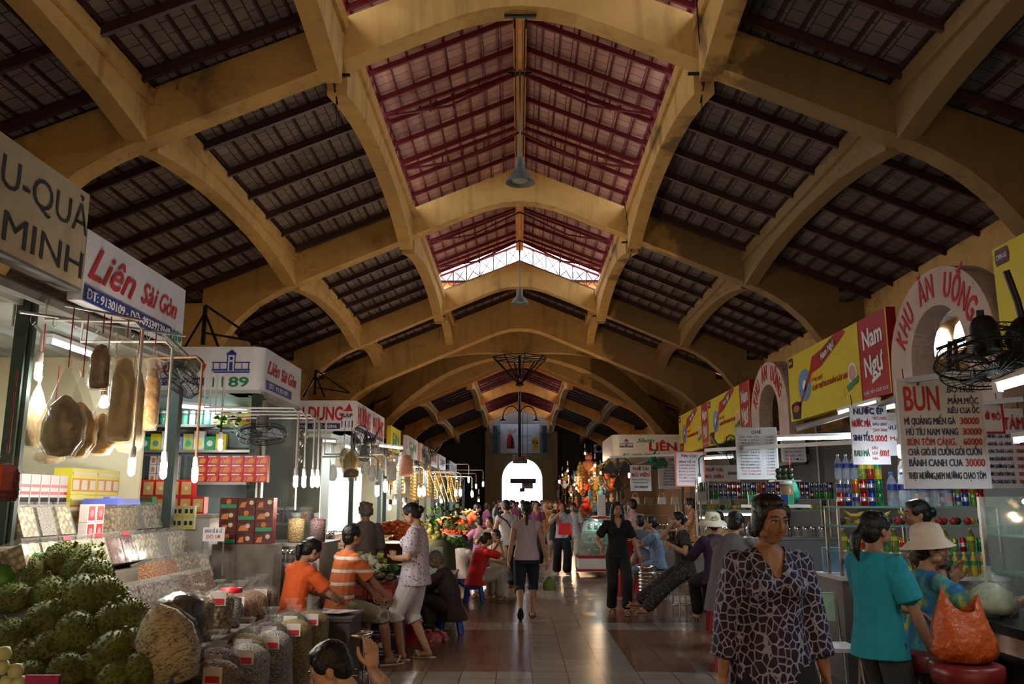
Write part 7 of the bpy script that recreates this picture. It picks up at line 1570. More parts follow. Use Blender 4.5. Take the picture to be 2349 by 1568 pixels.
for i, (px, d, rz) in enumerate(((2118, 5.0, 0), (2215, 4.42, .3), (2062, 5.62, .2))):
    p = at(px, 1500, d); metal_stool('bar stool with dark red seat, %s along the black counter' % ('second', 'nearest, under the orange bag', 'third, by the white hat')[i], (.70, .74, .56)[i], .18, M_REDV, M_BLKF, (p.x, p.y, 0), rz, 'bar stools with red seats', .10)
def carrier(label, p, w, h, m_, seed=1, knot=False, inner=None):
    """crumpled carrier bag; the open rim rises into two soft handle peaks, or is gathered into a knot"""
    r = empty('plastic_bag', p, 0, label, 'bag'); b = MB(); n = 40
    prof = [(0, 0), (.30, .0), (.44, .05), (.50, .18), (.49, .34), (.44, .48), (.38, .60), (.33, .70), (.29, .78)] if not knot else [(0, 0), (.35, .01), (.48, .12), (.51, .32), (.48, .52), (.36, .72), (.16, .88), (.05, .98), (.10, 1.06)]
    vs = []; m = len(prof)
    for i, (q, z) in enumerate(prof):
        for k in range(n):
            a = 2 * pi * k / n; f = 1 + .05 * sin(a * 5 + seed + z * 6) + .03 * sin(a * 11 + z * 25) + .02 * sin(a * 3 - z * 14)
            zz = z * h; x = q * w * f * cos(a)
            if not knot: zz += h * max(0, z - .35) * (.95 if cos(a) < 0 else .62) * abs(cos(a)) ** 3; x *= 1 - .10 * max(0, z - .4)
            vs.append((x, q * w * f * .78 * sin(a) * (1 if knot else 1 - .55 * max(0, z - .5) / .28 * abs(cos(a)) ** 2), zz))
    b.add(vs, [(i * n + k, i * n + (k + 1) % n, (i + 1) * n + (k + 1) % n, (i + 1) * n + k) for i in range(m - 1) for k in range(n)], True)
    b.build('bag_body', m_, r)
    if inner: b = MB(); b.lathe([(0, .01), (.38 * w, .03), (.44 * w, .2 * h), (.38 * w, .5 * h), (.1 * w, .7 * h), (0, .7 * h)], n=16, sy=.75, f=lambda a, z: 1 + .08 * sin(a * 4 + z * 20)); b.build('contents', inner, r)
    return r
M_ORB = mat('orange_carrier_film', (.50, .09, .02), .3, alpha=.93, bump=1.5, nscale=14)
p = at(2215, 1519, 4.42); carrier('orange plastic carrier bag sitting on the nearest red bar stool', (p.x, p.y, .743), .33, .33, M_ORB, 3, inner=mat('orange_tinted_goods', (.30, .07, .03), .6))
p = at(2255, 1400, 4.9); carrier('clear knotted bag of pale wraps standing on the black counter', (2.76, 5.15, .912), .30, .27, plastic('milky_film', (.45, .48, .42), .32, .12, 1.2, 12), 5, True, mat('pale_green_wraps', (.42, .46, .30), .5, noise=.4, nscale=9))
pile('red and green cloth bundle beside the clear bag', 'bundle', 'cloth_bundle', at(2190, 1392, 5.15), .10, .08, .10, mat('red_cloth', (.3, .02, .03), .8), 14, .03, 3, stuff=False)
# --- drinks shelves behind: near unit
def shelf_unit(x0, x1, y, zs, d, label, legs=True, z0=.0, m_=M_SHELFG):
    r = empty('drinks_shelf', (0, 0, 0), 0, label, 'shelf')
    for z in zs: b = MB(); b.bb(x0, x1, y - d / 2, y + d / 2, z - .018, z); b.build('glass_shelf', m_, r)
    for x in (x0 + .02, (x0 + x1) / 2, x1 - .02):
        for yy in (y - d / 2 + .01, y + d / 2 - .01): b = MB(); b.bb(x - .012, x + .012, yy - .012, yy + .012, z0, zs[0] + .0); b.build('upright', M_SHELF, r)
    return r
YS = 8.05
counter('white_counter', 2.85, 4.35, 7.75, 8.4, .91, 'white-topped counter with grey side below the drinks shelves', mat('grey_side_panel', (.16, .17, .18), .5), M_WLID)
ZS = (1.53, 1.36, 1.12); shelf_unit(2.9, 4.4, YS, ZS, .34, 'glass drinks shelves over the white counter', z0=.91)
CANC = [mat('red_can', (.45, .01, .015), .25, metal=.5), mat('blue_can', (.02, .06, .38), .25, metal=.5), mat('green_can', (.02, .28, .08), .25, metal=.5), mat('silver_can', (.6, .6, .62), .2, metal=.8), mat('orange_can', (.55, .25, .02), .25, metal=.5), mat('yellow_green_can', (.35, .42, .06), .25, metal=.5)]
CN = ['red', 'blue', 'green', 'silver', 'orange', 'yellow-green']; BAND = [M_SILV, M_SILV, mat('dark_green_band', (.01, .12, .05), .3), M_BLUP, M_RC, M_GPK]
canp = [can('x', CANC[i], BAND[i], 'y', (0, -30, 0)) for i in range(6)]
canu = [0] * 6
def put_can(i, p, lb, grp):
    if not canu[i]: canu[i] = 1; r = canp[i]; r.location = p; r['label'] = lb; r['group'] = grp; return r
    return dup(canp[i], p, label=lb, group=grp)
LIQ = dict(water=plastic('water_bottle_plastic', (.55, .65, .8), .30, .06, .3, 60), green=mat('green_tea_bottle', (.22, .30, .04), .2, noise=.2), red=mat('red_drink_bottle', (.35, .03, .01), .2), yellow=mat('yellow_drink_bottle', (.55, .40, .02), .2))
bt = dict(small=bottle('x', LIQ['water'], M_BLUP, M_WLID, 'y', (0, -30, 0)), big=bottle('x', LIQ['water'], M_BLUP, mat('blue_cap', (.02, .08, .4), .4), 'y', (0, -30, 0), .31, .045), green=bottle('x', LIQ['green'], M_YC, M_WLID, 'y', (0, -30, 0), .21), red=bottle('x', LIQ['red'], M_YC, M_RC, 'y', (0, -30, 0), .21), yellow=bottle('x', LIQ['yellow'], M_GPK, M_YC, 'y', (0, -30, 0), .21))
btu = set()
def put_b(k, p, lb, grp):
    if k not in btu: btu.add(k); r = bt[k]; r.location = p; r['label'] = lb; r['group'] = grp; return r
    return dup(bt[k], p, label=lb, group=grp)
seq = [3, 3, 4, 0, 1, 2]
for i in range(6):
    for j in range(2): put_can(seq[i] if j else (0, 1, 3, 0, 1, 2)[i], (2.98 + .073 * i, YS - .08, ZS[0] + .1215 * j), '%s can, %s in the %s row of the near drinks shelf' % (CN[seq[i] if j else (0, 1, 3, 0, 1, 2)[i]], nth(i), ('lower', 'upper')[j]), 'cans on the near shelf')
for i, k in enumerate(('small', 'small', 'small', 'green', 'red', 'yellow')): put_b(k, (2.98 + .073 * i, YS - .08, ZS[0] + .2435), '%s bottle standing on the cans, %s from the left' % ({'small': 'clear water', 'green': 'green tea', 'red': 'red drink', 'yellow': 'yellow drink'}[k], nth(i)), 'bottles on the cans')
for i in range(6): put_b('big', (3.46 + .10 * i, YS - .09, ZS[0]), 'large water bottle with blue label, %s in the row right of the cans' % nth(i), 'large water bottles')
for i in range(9):
    for j in range(2): put_can((4, 0, 2, 0, 4, 3, 1, 5, 0)[(i + j * 2) % 9], (3.78 + .072 * i - (.0), YS - .02 + .09, ZS[0] + .1215 * j), 'can right of the large bottles, %s in the %s row' % (nth(i), ('lower', 'upper')[j]), 'cans right of the bottles')
M_FRU = dict(mango=mat('ripe_mango', (.55, .36, .05), .4, noise=.3), apple=mat('red_apple', (.35, .02, .02), .3, noise=.2), grn=mat('green_guava', (.18, .28, .05), .4, noise=.2), banana=mat('banana_yellow', (.55, .42, .06), .45), dark=mat('dark_avocado', (.03, .05, .02), .4))
def fruit(k, p, r_, lb, grp, sx=1.0):
    b = MB(); b.lathe([(0, -r_), (r_ * .6, -r_ * .85), (r_, -r_ * .1), (r_ * .75, r_ * .65), (0, r_ * .9)], n=12, sx=sx); o = b.build(k if k in ('mango', 'apple', 'banana') else 'guava' if k == 'grn' else 'avocado', M_FRU[k]); o.location = p; return tag(o, lb, 'fruit', grp)
for i in range(22):
    k = ('dark', 'mango', 'mango', 'dark', 'grn', 'mango', 'grn', 'dark', 'apple', 'dark', 'dark', 'grn', 'dark', 'mango', 'apple', 'apple', 'apple', 'dark', 'apple', 'mango', 'dark', 'grn')[i]
    fruit(k, (2.98 + .064 * i, YS - .08 + .05 * (i % 2), ZS[1] + .035), .036, '%s on the middle drinks shelf, %s from the left' % ({'dark': 'dark avocado', 'mango': 'ripe mango', 'grn': 'green guava', 'apple': 'red apple'}[k], nth(i)), 'fruit on the middle shelf')
for i in range(3):
    b = MB()
    for k in range(3): b.tube([(-.09, 0, .03 + .01 * k), (-.04, -.02 * k, .0), (.03, -.02 * k, .0), (.09, 0, .035)], [.006, .017, .018, .005], 8)
    o = b.build('banana_bunch', M_FRU['banana']); o.location = (3.08 + .25 * i, YS - .11, ZS[1] + .085); tag(o, 'banana bunch on the middle drinks shelf, %s from the left' % nth(i), 'fruit', 'banana bunches')
for i in range(17): put_can((2, 5, 4, 2, 5, 5, 0, 4)[i % 8], (2.99 + .078 * i, YS - .06, ZS[2]), 'can on the lowest glass shelf, %s from the left' % nth(i), 'cans on the lowest glass shelf') if i % 3 else put_b('green', (2.99 + .078 * i, YS - .06, ZS[2]), 'green tea bottle on the lowest glass shelf, %s from the left' % nth(i), 'green bottles on the lowest shelf')
for i in range(16): put_b('small' if i < 3 else ('green' if i < 7 else 'yellow'), (2.95 + .082 * i, 7.86, .912), '%s bottle on the white counter, %s from the left' % ('water' if i < 3 else ('green tea' if i < 7 else 'yellow drink'), nth(i)), 'bottles on the white counter')
b = MB(); b.bb(2.9, 4.35, 8.3, 8.33, .91, 1.14); o = b.build('counter_screen', mat('pale_blue_panel', (.20, .35, .5), .4)); tag(o, 'pale blue panel behind the bottles on the white counter', 'panel')
# left end of the near unit: pendant fruit, tall stack
jar('glass jar with brown drink standing on the shelf end under the CHÈ board', mat('amber_drink', (.35, .18, .05), .3), .07, .22, M_WLID, None, (2.78, 8.9, 1.54), .9); shelf(2.35, 2.95, 8.7, 9.1, 1.54, 'short white shelf with small packets', M_WLID)
for i in range(7): box_item('small_packet', .06, .04, .10, (M_GPK, M_WPK, CANC[1])[i % 3], 'small packet on the short white shelf, %s from the left' % nth(i), 'packet', 'packets on the short shelf', [], (2.38 + i * .066, 8.8, 1.54))
for i in range(6): fruit('dark', (2.72 + .06 * (i % 3), 8.95, 1.83 + .055 * (i // 3)), .036, 'dark green fruit in the tray under the CHÈ board, %s' % nth(i), 'dark fruit in the hanging tray')
shelf(2.64, 2.92, 8.85, 9.05, 1.79, 'small tray holding dark green fruit', M_STEEL, .015)
# --- middle unit: can rack behind the seated women
YM = 12.95
counter('case_counter', 2.75, 4.75, 12.65, 13.35, 1.05, 'grey counter under the long rack of drink cans', mat('grey_side_panel', (.16, .17, .18), .5)); shelf_unit(2.68, 4.75, YM, (1.61, 1.45), .34, 'long rack of drink cans over a lit glass case', z0=1.05)
for j in range(2):
    for i in range(28): put_can((3, 2, 3, 3, 0, 0, 1, 1, 2, 4, 3, 2, 0, 3, 5, 3)[(i * 3 + j * 5) % 16 if i > 8 else (i // 2 + j) % 16], (2.73 + .072 * i, YM - .1, 1.61 + .1215 * j), 'can in the long rack, %s from the left in row %s' % (nth(i), ('one', 'two')[j]), 'cans in the long rack')
b = MB(); b.bb(2.7, 4.75, YM - .17, YM - .16, 1.72, 1.726); b.bb(2.7, 4.75, YM - .17, YM - .16, 1.85, 1.856)
for i in range(14): b.bb(2.7 + i * .15, 2.706 + i * .15, YM - .17, YM - .16, 1.61, 1.87)
o = b.build('rack_grid', M_BLKF); tag(o, 'black wire grid in front of the long can rack', 'grid')
for i in range(20): fruit(('grn', 'mango', 'grn', 'dark')[i % 4], (2.75 + .095 * i, YM - .1, 1.45 + .04), .042, 'green and yellow fruit under the long rack, %s from the left' % nth(i), 'fruit under the long rack')
tube_lamp((2.8, 12.85, 1.38), (3.7, 12.85, 1.38), 'bright tube inside the glass case under the long rack', 9)
for i in range(15): jar('glass of pale pudding in the lit case, %s from the left' % nth(i), (CT['wht'], CT['grey'], CT['pale'])[i % 3], .04, .13, M_CHROME, 'glasses in the lit case', (2.8 + i * .12, 12.80, 1.05), .95)
r = empty('lit_cabinet', at(1610, 1125, 12.5), 0, 'small lit white glass cabinet beside the hanging bulb', 'cabinet'); b = MB(); b.bb(-.08, .08, -.08, .08, -.17, .17); b.build('glass', M_PANE, r); b = MB(); [b.bb(x - .006, x + .006, y - .006, y + .006, -.17, .17) for x in (-.08, .08) for y in (-.08, .08)]; b.build('frame', M_WLID, r); b = MB(); b.bb(-.07, .07, .02, .07, -.15, -.02); b.build('goods', M_WTAG, r)
# --- third unit: handbags and glass cases
counter('case_counter', 2.3, 4.4, 17.8, 18.6, 1.0, 'counter of glass cases behind the red-aproned seller', M_WCOUNT); shelf_unit(2.3, 4.4, 18.2, (1.52, 1.3), .4, 'glass case shelves with handbags', z0=1.0, m_=M_PANE); tube_lamp((3.2, 17.9, 1.24), (4.1, 17.9, 1.24), 'warm tube inside the handbag case', 12, (1, .8, .55))
for i in range(7):
    b = MB(); b.box((0, 0, .07), (.17, .07, .14), None, .85); b.tube([(-.05, 0, .14), (-.04, 0, .22), (.04, 0, .22), (.05, 0, .14)], .008, 6); o = b.build('handbag', (mat('cream_leather', (.55, .50, .38), .5), mat('brown_leather', (.2, .1, .05), .5), M_WLID)[i % 3]); o.location = (2.45 + i * .28, 18.1, 1.522); tag(o, 'small handbag on the glass case, %s from the left' % nth(i), 'handbag', 'handbags on the glass case')
for i in range(12): jar('bowl of food in the far glass case, %s from the left' % nth(i), (CT['ora'], CT['green'], CT['red'])[i % 3], .06, .10, M_CHROME, 'bowls in the far glass case', (2.4 + i * .16, 17.95, 1.0), .95)
pr = panel('front_card', .42, .30, M_WTAG, (3.45, 17.0, 1.02), 0, 'white card reading PHỞ TÁI on the front of the far glass case', 'card', t=.01); letters(pr, 'PHỞ TÁI', 0, 0, .12, .36, M_RT)
# curved pastry fridge, stack of white boxes
r = empty('display_fridge', (1.66, 18.6, 0), 0, 'curved glass display fridge with a red base band by the aisle', 'fridge')
b = MB(); b.bb(-.42, .35, -.35, .35, .12, .45); b.build('base', M_WLID, r); b = MB(); b.bb(-.43, .36, -.36, .36, .40, .45); b.bb(-.43, .36, -.36, .36, .14, .18); b.build('red_band', mat('red_stripe', (.4, .01, .02), .4), r)
b = MB(); b.prism([(-.40, .45), (.34, .45), (.34, 1.22), (-.12, 1.22), (-.25, 1.12)], .62, X(pi / 2), (0, .31, 0)); b.build('curved_glass', plastic('fridge_glass', (.45, .65, .6), .35, .05, 0), r)
for z in (.7, .95): b = MB(); b.bb(-.28, .32, -.28, .28, z, z + .015); b.build('glass_shelf', M_SHELFG, r)
b = MB(); b.bb(-.1, .34, -.32, .32, 1.22, 1.26); b.build('red_top', mat('red_stripe', (.4, .01, .02), .4), r); b = MB(); b.tube([(0, -.25, 1.18), (0, .25, 1.18)], .014, 8); b.build('tube', M_GLOWC, r); area((0, 0, 1.15), (0, 0, 0), .1, .5, 9, (.8, 1, .95), parent=r)
for i in range(9): jar('pudding cup in the curved fridge, %s' % nth(i), (CT['wht'], CT['green'], CT['tan'])[i % 3], .045, .11, M_CHROME, 'pudding cups in the fridge', (1.5 + (i % 3) * .14, 18.45, (.46, .72, .97)[i // 3]), .9)
for i in range(9): b = MB(); b.box((0, 0, 0), (.16, .16, .042)); b.box((0, 0, .022), (.168, .168, .008)); o = b.build('foam_box', M_WLID); o.location = (1.78, 18.6, 1.285 + .051 * i); tag(o, 'white foam box, %s from the bottom of the stack on the curved fridge' % nth(i), 'box', 'stacked foam boxes')
# --- red plastic stools
plastic_stool('tall red plastic stool stack behind the sun-hat woman', M_REDP, .70, .30, (2.36, 9.75, 0), .1, None, 3); plastic_stool('red plastic stool stack under the grey knit', M_REDP, .60, .30, (2.06, 8.42, 0), -.5, None, 0); plastic_stool('red plastic stool nearest the cell-print blouse', M_REDP, .50, .29, (1.90, 7.45, 0), .2, None, 2)
plastic_stool('red stool stack as tall as a table beside the paisley pyjamas', M_REDP, .80, .34, (1.86, 14.9, 0), 0, None, 4); plastic_stool('red stool under the sun-hat woman', M_REDP, .56, .30, (2.5, 10.86, 0)); plastic_stool('red stool beyond the slate shirt', M_REDP, .46, .3, (2.2, 15.5, 0)); plastic_stool('red plastic stool between the black stool and counter', M_REDP, .55, .30, (2.9, 12.0, 0))
metal_stool('black bar stool beside the stretched legs', .56, .15, M_BLKF, M_BLKF, (2.55, 12.15, 0)); metal_stool('chrome stool under the flowered dress', .54, .15, M_BLKF, M_CHROME, (2.30, 12.35, 0), .3)
b = MB(); b.lathe([(.13, 0), (.13, .5), (.15, .52), (.15, .56), (0, .57)], n=20)
for k in range(8): b.lathe([(.135, .05 + .055 * k), (.145, .065 + .055 * k), (.135, .08 + .055 * k)], n=20)
o = b.build('ribbed_steel_stool', M_CHROME); o.location = (2.28, 14.45, 0); tag(o, 'ribbed round steel stool under the paisley pyjamas', 'stool')
o2 = dup(o, (2.05, 14.0, 0), label='second ribbed steel drum stool nearer the aisle'); metal_stool('steel stool frame between the ribbed drums', .50, .14, M_CHROME, M_CHROME, (2.2, 13.6, 0))
b = MB(); b.bb(2.1, 2.6, 15.0, 15.2, .68, .70); b.bb(2.12, 2.16, 15.02, 15.06, 0, .68); b.bb(2.54, 2.58, 15.02, 15.06, 0, .68); o = b.build('side_table', M_CHROME); tag(o, 'small steel table with white bowls beside the red stools', 'table')
for i in range(4): b = MB(); b.lathe([(.03, 0), (.06, .04), (.065, .045), (.055, .04), (.0, .01)], n=14); o = b.build('white_bowl', M_WLID); o.location = (2.2, 15.1, .70 + .03 * i); tag(o, 'white bowl, %s from the bottom of the stack on the steel table' % nth(i), 'bowl', 'stacked white bowls')
# white chair-table beside the cell-print woman
r = empty('folding_chair', at(1905, 1430, 6.6), 0, 'pale folding chair with a printed green back beside the teal T-shirt', 'chair'); r.location.z = 0
b = MB(); b.bb(-.17, .17, -.17, .17, .44, .47); b.build('seat', M_WLID, r); b = MB(); b.box((-.02, .17, .74), (.24, .02, .22)); b.build('backrest', mat('pale_green_card', (.35, .55, .42), .4, noise=.3, nscale=12), r)
for sx in (-1, 1):
    for sy in (-1, 1): b = MB(); b.tube([(sx * .15, sy * .15, .45), (sx * .18, sy * .2, 0)], .011, 8); b.build('leg', M_CHROME, r)
    b = MB(); b.tube([(sx * .13, .16, .46), (sx * .12, .18, .82)], .010, 8); b.build('back_post', M_CHROME, r)
metal_stool('chrome stool frame behind the teal T-shirt', .62, .15, M_BLKF, M_CHROME, (2.72, 6.75, 0), .5)
# --- lamps, rails and fans of the food court
tube_lamp(at(1782, 1007, 10.2), at(1955, 1003, 9.6), 'long fluorescent tube between the CHÈ and NƯỚC ÉP boards', 36); tube_lamp(at(1975, 945, 8.4), at(2062, 930, 8.0), 'fluorescent tube half hidden by the big menu', 26); tube_lamp(at(2288, 890, 3.95), at(2400, 858, 3.75), 'fluorescent tube at the top right edge', 10); tube_lamp(at(1605, 1052, 14.8), at(1685, 1048, 14.2), 'tube behind the CHÈ board over the grey sign', 20); tube_lamp(at(2330, 1010, 6.0), at(2380, 1005, 5.6), 'short tube by the tall price board at the edge', 8); tube_lamp((3.8, 8.9, 2.6), (3.8, 10.0, 2.6), 'tube deep inside the food court', 26)
bulb(at(2065, 1035, 7.2), .42, (0, 0, 0), 'bare white bulb beside the big BÚN menu', (.85, .93, 1), 8); bulb(at(1605, 1102, 13.6), .4, (.1, 0, 0), 'bright bulb in front of the orange-framed board', (.85, .93, 1), 12, pipe=M_WIRE); bulb(at(1443, 1090, 20), .3, (0, 0, 0), 'bulb left of the PHỞ TÁI board', (1, .8, .6), 12)
for a, c, lb in ((at(1618, 1032, 12), at(1990, 1012, 8.6), 'long perforated steel rail carrying the price boards'), (at(1830, 985, 11), at(2075, 910, 7.0), 'steel rail rising towards the big menu'), (at(2080, 872, 6.7), at(2235, 852, 6.2), 'perforated steel rail above the big menu'), (at(2230, 925, 7.5), at(2349, 915, 7.2), 'thin rail over the small PHỞ BÒ board'), (at(1400, 1048, 18), at(1620, 1040, 15), 'rail over the PHỞ TÁI board')):
    b = MB(); b.bar(a, c, .03, .045); o = b.build('steel_rail', M_STEEL); tag(o, lb, 'rail')
fan(at(2268, 806, 3.95), (1.30, .0, -.2), 'large black fan hanging face down at the top right', .24, M_DARKM, mat('dark_fan_blade', (.02, .02, .02), .4), (0, .22, .0)); fan(at(2330, 790, 4.3), (.9, 0, -1.2), 'second black fan head at the right edge', .18, M_DARKM, mat('dark_fan_blade', (.02, .02, .02), .4)); fan(at(1672, 1030, 13), (0, 0, .9), 'dark fan behind the CHÈ board', .22); fan(at(1500, 1060, 17), (1.2, 0, .2), 'green fan above the PHỞ TÁI board', .26, mat('green_fan', (.02, .25, .16), .4), M_GPK, (0, .2, .3)); fan(at(1415, 1085, 19.5), (.1, 0, .3), 'big wire-caged fan under the Shop LIÊN sign', .40); fan(at(2232, 1030, 9), (0, 0, -.6), 'small grey fan behind the small PHỞ BÒ board', .2)
maw('green mesh bag hanging beside the CHÈ board', at(1812, 1085, 10), .35, .10, mat('green_mesh', (.0, .14, .09), .7), .2, None, True, mat('green_mesh', (.0, .14, .09), .7)); maw('thin clear bags hanging left of the big menu', at(2070, 1055, 8.2), .42, .06, mat('clear_snack', (.5, .5, .5), .3, alpha=.3), .2, None, False)
b = MB()
for s in (-1, 1): b.bar(at(2180, 900, 8.8) + Vector((0, s * .2, -.4)), at(2185, 780, 8.8) + Vector((0, s * .05, 0)), .035)
b.bar(at(2150, 800, 8.8), at(2235, 770, 9.0), .03); b.bar(at(2180, 840, 8.9), at(2240, 775, 9.0), .03)
o = b.build('iron_bracket', M_DARKM); tag(o, 'black iron bracket seen through the nearer arch', 'bracket')
# window high in the outer wall seen through the arch
b = MB(); b.bb(8.0, 8.1, 3, 25.5, 0, 4.95); struct(b, 'wall_inner_right', M_WALL)
r = MB()
for y_ in (14.6, 15.35): r.prism([(0, 0), (.6, 0), (.6, .25), (.5, .42), (.3, .5), (.1, .42), (0, .25)], .03, Matrix(((0, 0, -1), (1, 0, 0), (0, 1, 0))), (7.99, y_, 4.3))
o = struct(r, 'window_1', mat('daylit_window', (1, 1, 1), .5, emit=(.85, .92, 1), es=5))
# beams that carry the booths' signs and banners
for s, x, ya, yb, z, lb in ((1, 4.72, 4.8, 24.8, 2.84, 'long steel beam carrying the yellow and red banners'), (-1, -3.02, 3.7, 7.3, 2.86, 'steel beam behind the two nearest left signs'), (-1, -3.06, 18.6, 46, 2.72, 'steel beam along the far left signs')):
    r = empty('sign_beam', (0, 0, 0), 0, lb, 'beam'); b = MB(); b.bb(x, x + .06 * s if s > 0 else x - .06, ya, yb, z - .05, z); b.build('rail', M_TIN, r)
    k = int((yb - ya) / 3.3) + 1 if s > 0 or ya > 10 else 1
    for i in range(k + 1) if k > 1 else (0,): yy = ya + (yb - ya) * i / k; b = MB(); b.bb(x - .03, x + .05, yy - .03, yy + .03, 0, z - .05); b.build('post', M_TIN, r)
b = MB(); b.bb(4.98, 5.03, 3.5, 25, 0, 2.7); o = b.build('food_court_screen', mat('dark_screen', (.05, .045, .04), .7)); tag(o, 'dark screen closing the back of the food court stalls', 'screen')
o.scale = (1, 1, 1)
# ================================================================== FAR RIGHT STALLS
R65 = random.Random(65)
stall(2.9, 5.2, 25.0, 33.8, 2.85, 'brown booth under and behind the Shop LIÊN sign', mat('dim_brown_partition', (.22, .14, .08), .6), sides=(0, 1), side='R'); stall(2.9, 5.2, 35.2, 46, 2.8, 'far booth of toys and red goods on the right', mat('dim_brown_partition', (.22, .14, .08), .6), sides=(1, 1), side='R')
for y0, y1, x, z, lb in ((21.5, 25.0, 2.5, .85, 'counter of bags beyond the curved fridge'), (26, 33, 2.4, .85, 'counter of orange and golden toys'), (35.5, 46, 2.3, .9, 'farthest counter in the right row')): counter('stall_counter', x - .1, x + .8, y0, y1, z, lb, M_STEPW)
WARM = (1, .62, .30)
for i, (px, py, d, w) in enumerate(((1365, 1068, 24, 1), (1378, 1085, 23, 1), (1302, 1080, 30, 1), (1290, 1090, 34, 1), (1322, 1120, 27, 1), (1318, 1112, 28, 1), (1303, 1095, 36, 0), (1342, 1040, 30, 1), (1283, 1105, 42, 0), (1310, 1135, 31, 1), (1350, 1100, 26, 1))):
    bulb(at(px, py, d), .35, (0, 0, 0), '%s bulb over the far right stalls, %s from the near end' % (('white', 'warm')[w], nth(i)), WARM if w else (.9, .95, 1), 34, bool(w), 'bulbs over the far right stalls', size=1.8)
TC = [(.6, .12, .02), (.5, .3, .05), (.45, .03, .03), (.5, .42, .3), (.12, .1, .1), (.05, .2, .3), (.55, .2, .1)]
tp = []
for i, c in enumerate(TC):
    b = MB(); b.ball((0, 0, 0), (.11, .09, .12), 10); b.ball((0, 0, .15), (.075, .07, .07), 10); b.ball((-.10, 0, .03), (.05, .04, .04), 8); b.ball((.10, 0, .03), (.05, .04, .04), 8); b.ball((-.05, 0, .22), (.025,) * 3, 6); b.ball((.05, 0, .22), (.025,) * 3, 6)
    o = b.build('stuffed_toy', mat('toy_plush_%s' % ('abcdefg'[i]), c, .8, bump=.5, nscale=60)); nm = ('orange', 'gold', 'red', 'cream', 'dark', 'blue', 'salmon')[i]
    tag(o, '%s stuffed toy hanging in the far right stalls' % nm, 'toy', 'hanging %s toys' % nm); o.location = (2.7, 24.5 + i * .3, 2.0); tp.append((o, nm))
for i in range(95):
    o, nm = R65.choice(tp); y = R65.uniform(23, 45); dup(o, (R65.uniform(2.1, 3.3) - .2, y, R65.uniform(.95, 2.75)), R65.uniform(0, 6), scale=R65.uniform(.7, 1.5))
gm = MB()
for k in range(9): gm.ball((0, 0, -.10 * k), (.05, .04, .05), 8)
g = gm.build('tinsel_strip', mat('gold_tinsel', (.65, .42, .10), .3, metal=.5, bump=1, nscale=50)); tag(g, 'golden tinsel strip hanging by the aisle, nearest of the far right ones', 'tinsel', 'tinsel strips'); g.location = at(1363, 1085, 24)
for i in range(1, 14): dup(g, (2.0 + R65.uniform(-.2, .9), 24 + i * 1.4, 2.5 + R65.uniform(-.3, .3)), label='golden tinsel strip hanging over the far right counters, %s inwards' % nth(i))
b = MB(); b.box((0, 0, .2), (.44, .28, .42), None, .85); b.tube([(-.1, 0, .41), (-.1, 0, .55), (.1, 0, .55), (.1, 0, .41)], .02, 6); b.box((0, -.15, .16), (.3, .05, .2)); o = b.build('travel_bag', M_NAVYB := mat('navy_nylon', (.015, .02, .045), .5, bump=.5)); o.location = (2.15, 21.8, 1.15); tag(o, 'dark navy travel bag standing behind the foam box stack', 'bag')
for i in range(2):
    b = MB(); b.box((0, 0, 0), (.7, .3, .5)); b.m(M_WLID); o = MB(); o.box((0, 0, 0), (.8, .3, .55)); oo = o.build('air_conditioner', M_WLID); oo.location = ((7.8, 58.9, 7.0), (5.6, 58.9, 5.2))[i]; tag(oo, ('upper', 'lower')[i] + ' white air conditioner box on the dark far wall', 'air conditioner')
    f = MB(); f.lathe([(0, 0), (.2, 0), (.2, .02), (0, .02)], M=X(pi / 2), n=20); q = f.build('fan_grille', M_DARKM, oo); q.location = (-.1, -.15, 0)
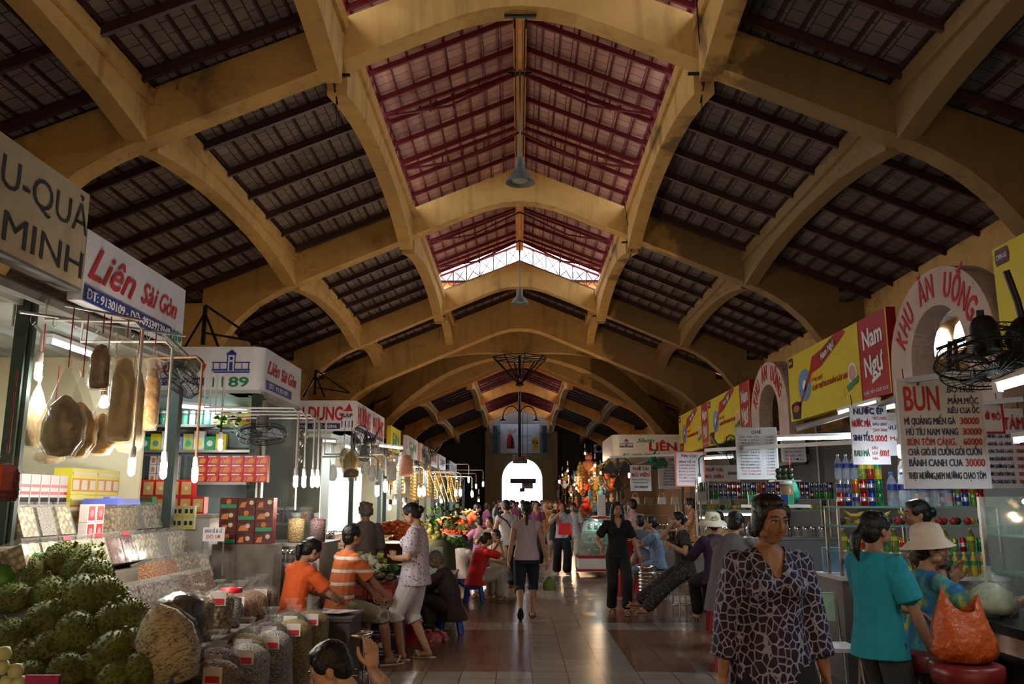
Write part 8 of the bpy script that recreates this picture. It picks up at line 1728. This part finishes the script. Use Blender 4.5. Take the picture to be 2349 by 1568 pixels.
# lamps hanging in the nave
for i, (y, z) in enumerate(((12.35, 6.42), (21.3, 6.62))):
    r = empty('bell_lamp', (XC, y, z), 0, ('nearer', 'farther')[i] + ' bell-shaped factory lamp hanging on the nave centre line', 'lamp'); b = MB(); b.lathe([(.05, .42), (.07, .34), (.08, .22), (.16, .12), (.23, .02), (.235, 0), (.22, 0), (.14, .11), (.05, .2)], n=24); b.build('lamp_shade', M_TIN, r)
    b = MB(); b.lathe([(0, .0), (.10, .02), (.16, .06), (.0, .1)], n=20); b.build('lamp_glass', plastic('ribbed_lamp_glass', (.6, .7, .65), .6, .1, 1.5, 40), r); b = MB(); b.tube([(0, 0, .4), (0, 0, lz(0) - .30 - z)], .018, 8); b.build('conduit', M_TIN, r)
for s in (-1, 1):
    b = MB(); pts = [(XC + s * .07, y, lz(0) - .34) for y in (2.6, 9.0)] + [(XC + s * .07, 9.3, 7.2), (XC + s * .07, 9.5, 8.2), (XC + s * .07, 15.5, 8.2)]
    b.tube(pts, .012, 5); o = b.build('ridge_cable', M_WIRE); tag(o, ('left', 'right')[s > 0] + ' dark cable running along the orange ridge beam', 'cable')
for i, y in enumerate((9.15, 12.4)): b = MB(); b.bb(XC - .19, XC + .19, y - .02, y + .02, (7.28, 8.30)[i] - .03, (7.28, 8.30)[i]); o = b.build('cable_clamp', M_DARKM); tag(o, ('clamp bar under the first arch crown', 'clamp bar on the ridge beam midway to the second arch')[i], 'clamp')
for i, (x, y) in enumerate(((-2.19, 9.15), (2.19, 9.15), (2.19, 15.7), (-2.19, 22.3), (2.19, 22.3))):
    b = MB(); z = soffit(x) - .02; b.bar((x - .2, y, z - .03), (x + .2, y, z - .03), .03); b.bar((x, y - .1, z - .02), (x, y + .3, z - .25), .015); b.tube([(x, y + .15, z - .1), (x - .2, y - .6, z + .55)], .008, 5); b.tube([(x, y + .2, z - .2), (x, y + .3, z - .6)], .006, 5)
    o = b.build('wire_hook', M_DARKM); tag(o, 'black wire hook and cable at the arch joint, ' + ('front left', 'front right', 'second arch right', 'third arch left', 'third arch right')[i], 'hook')
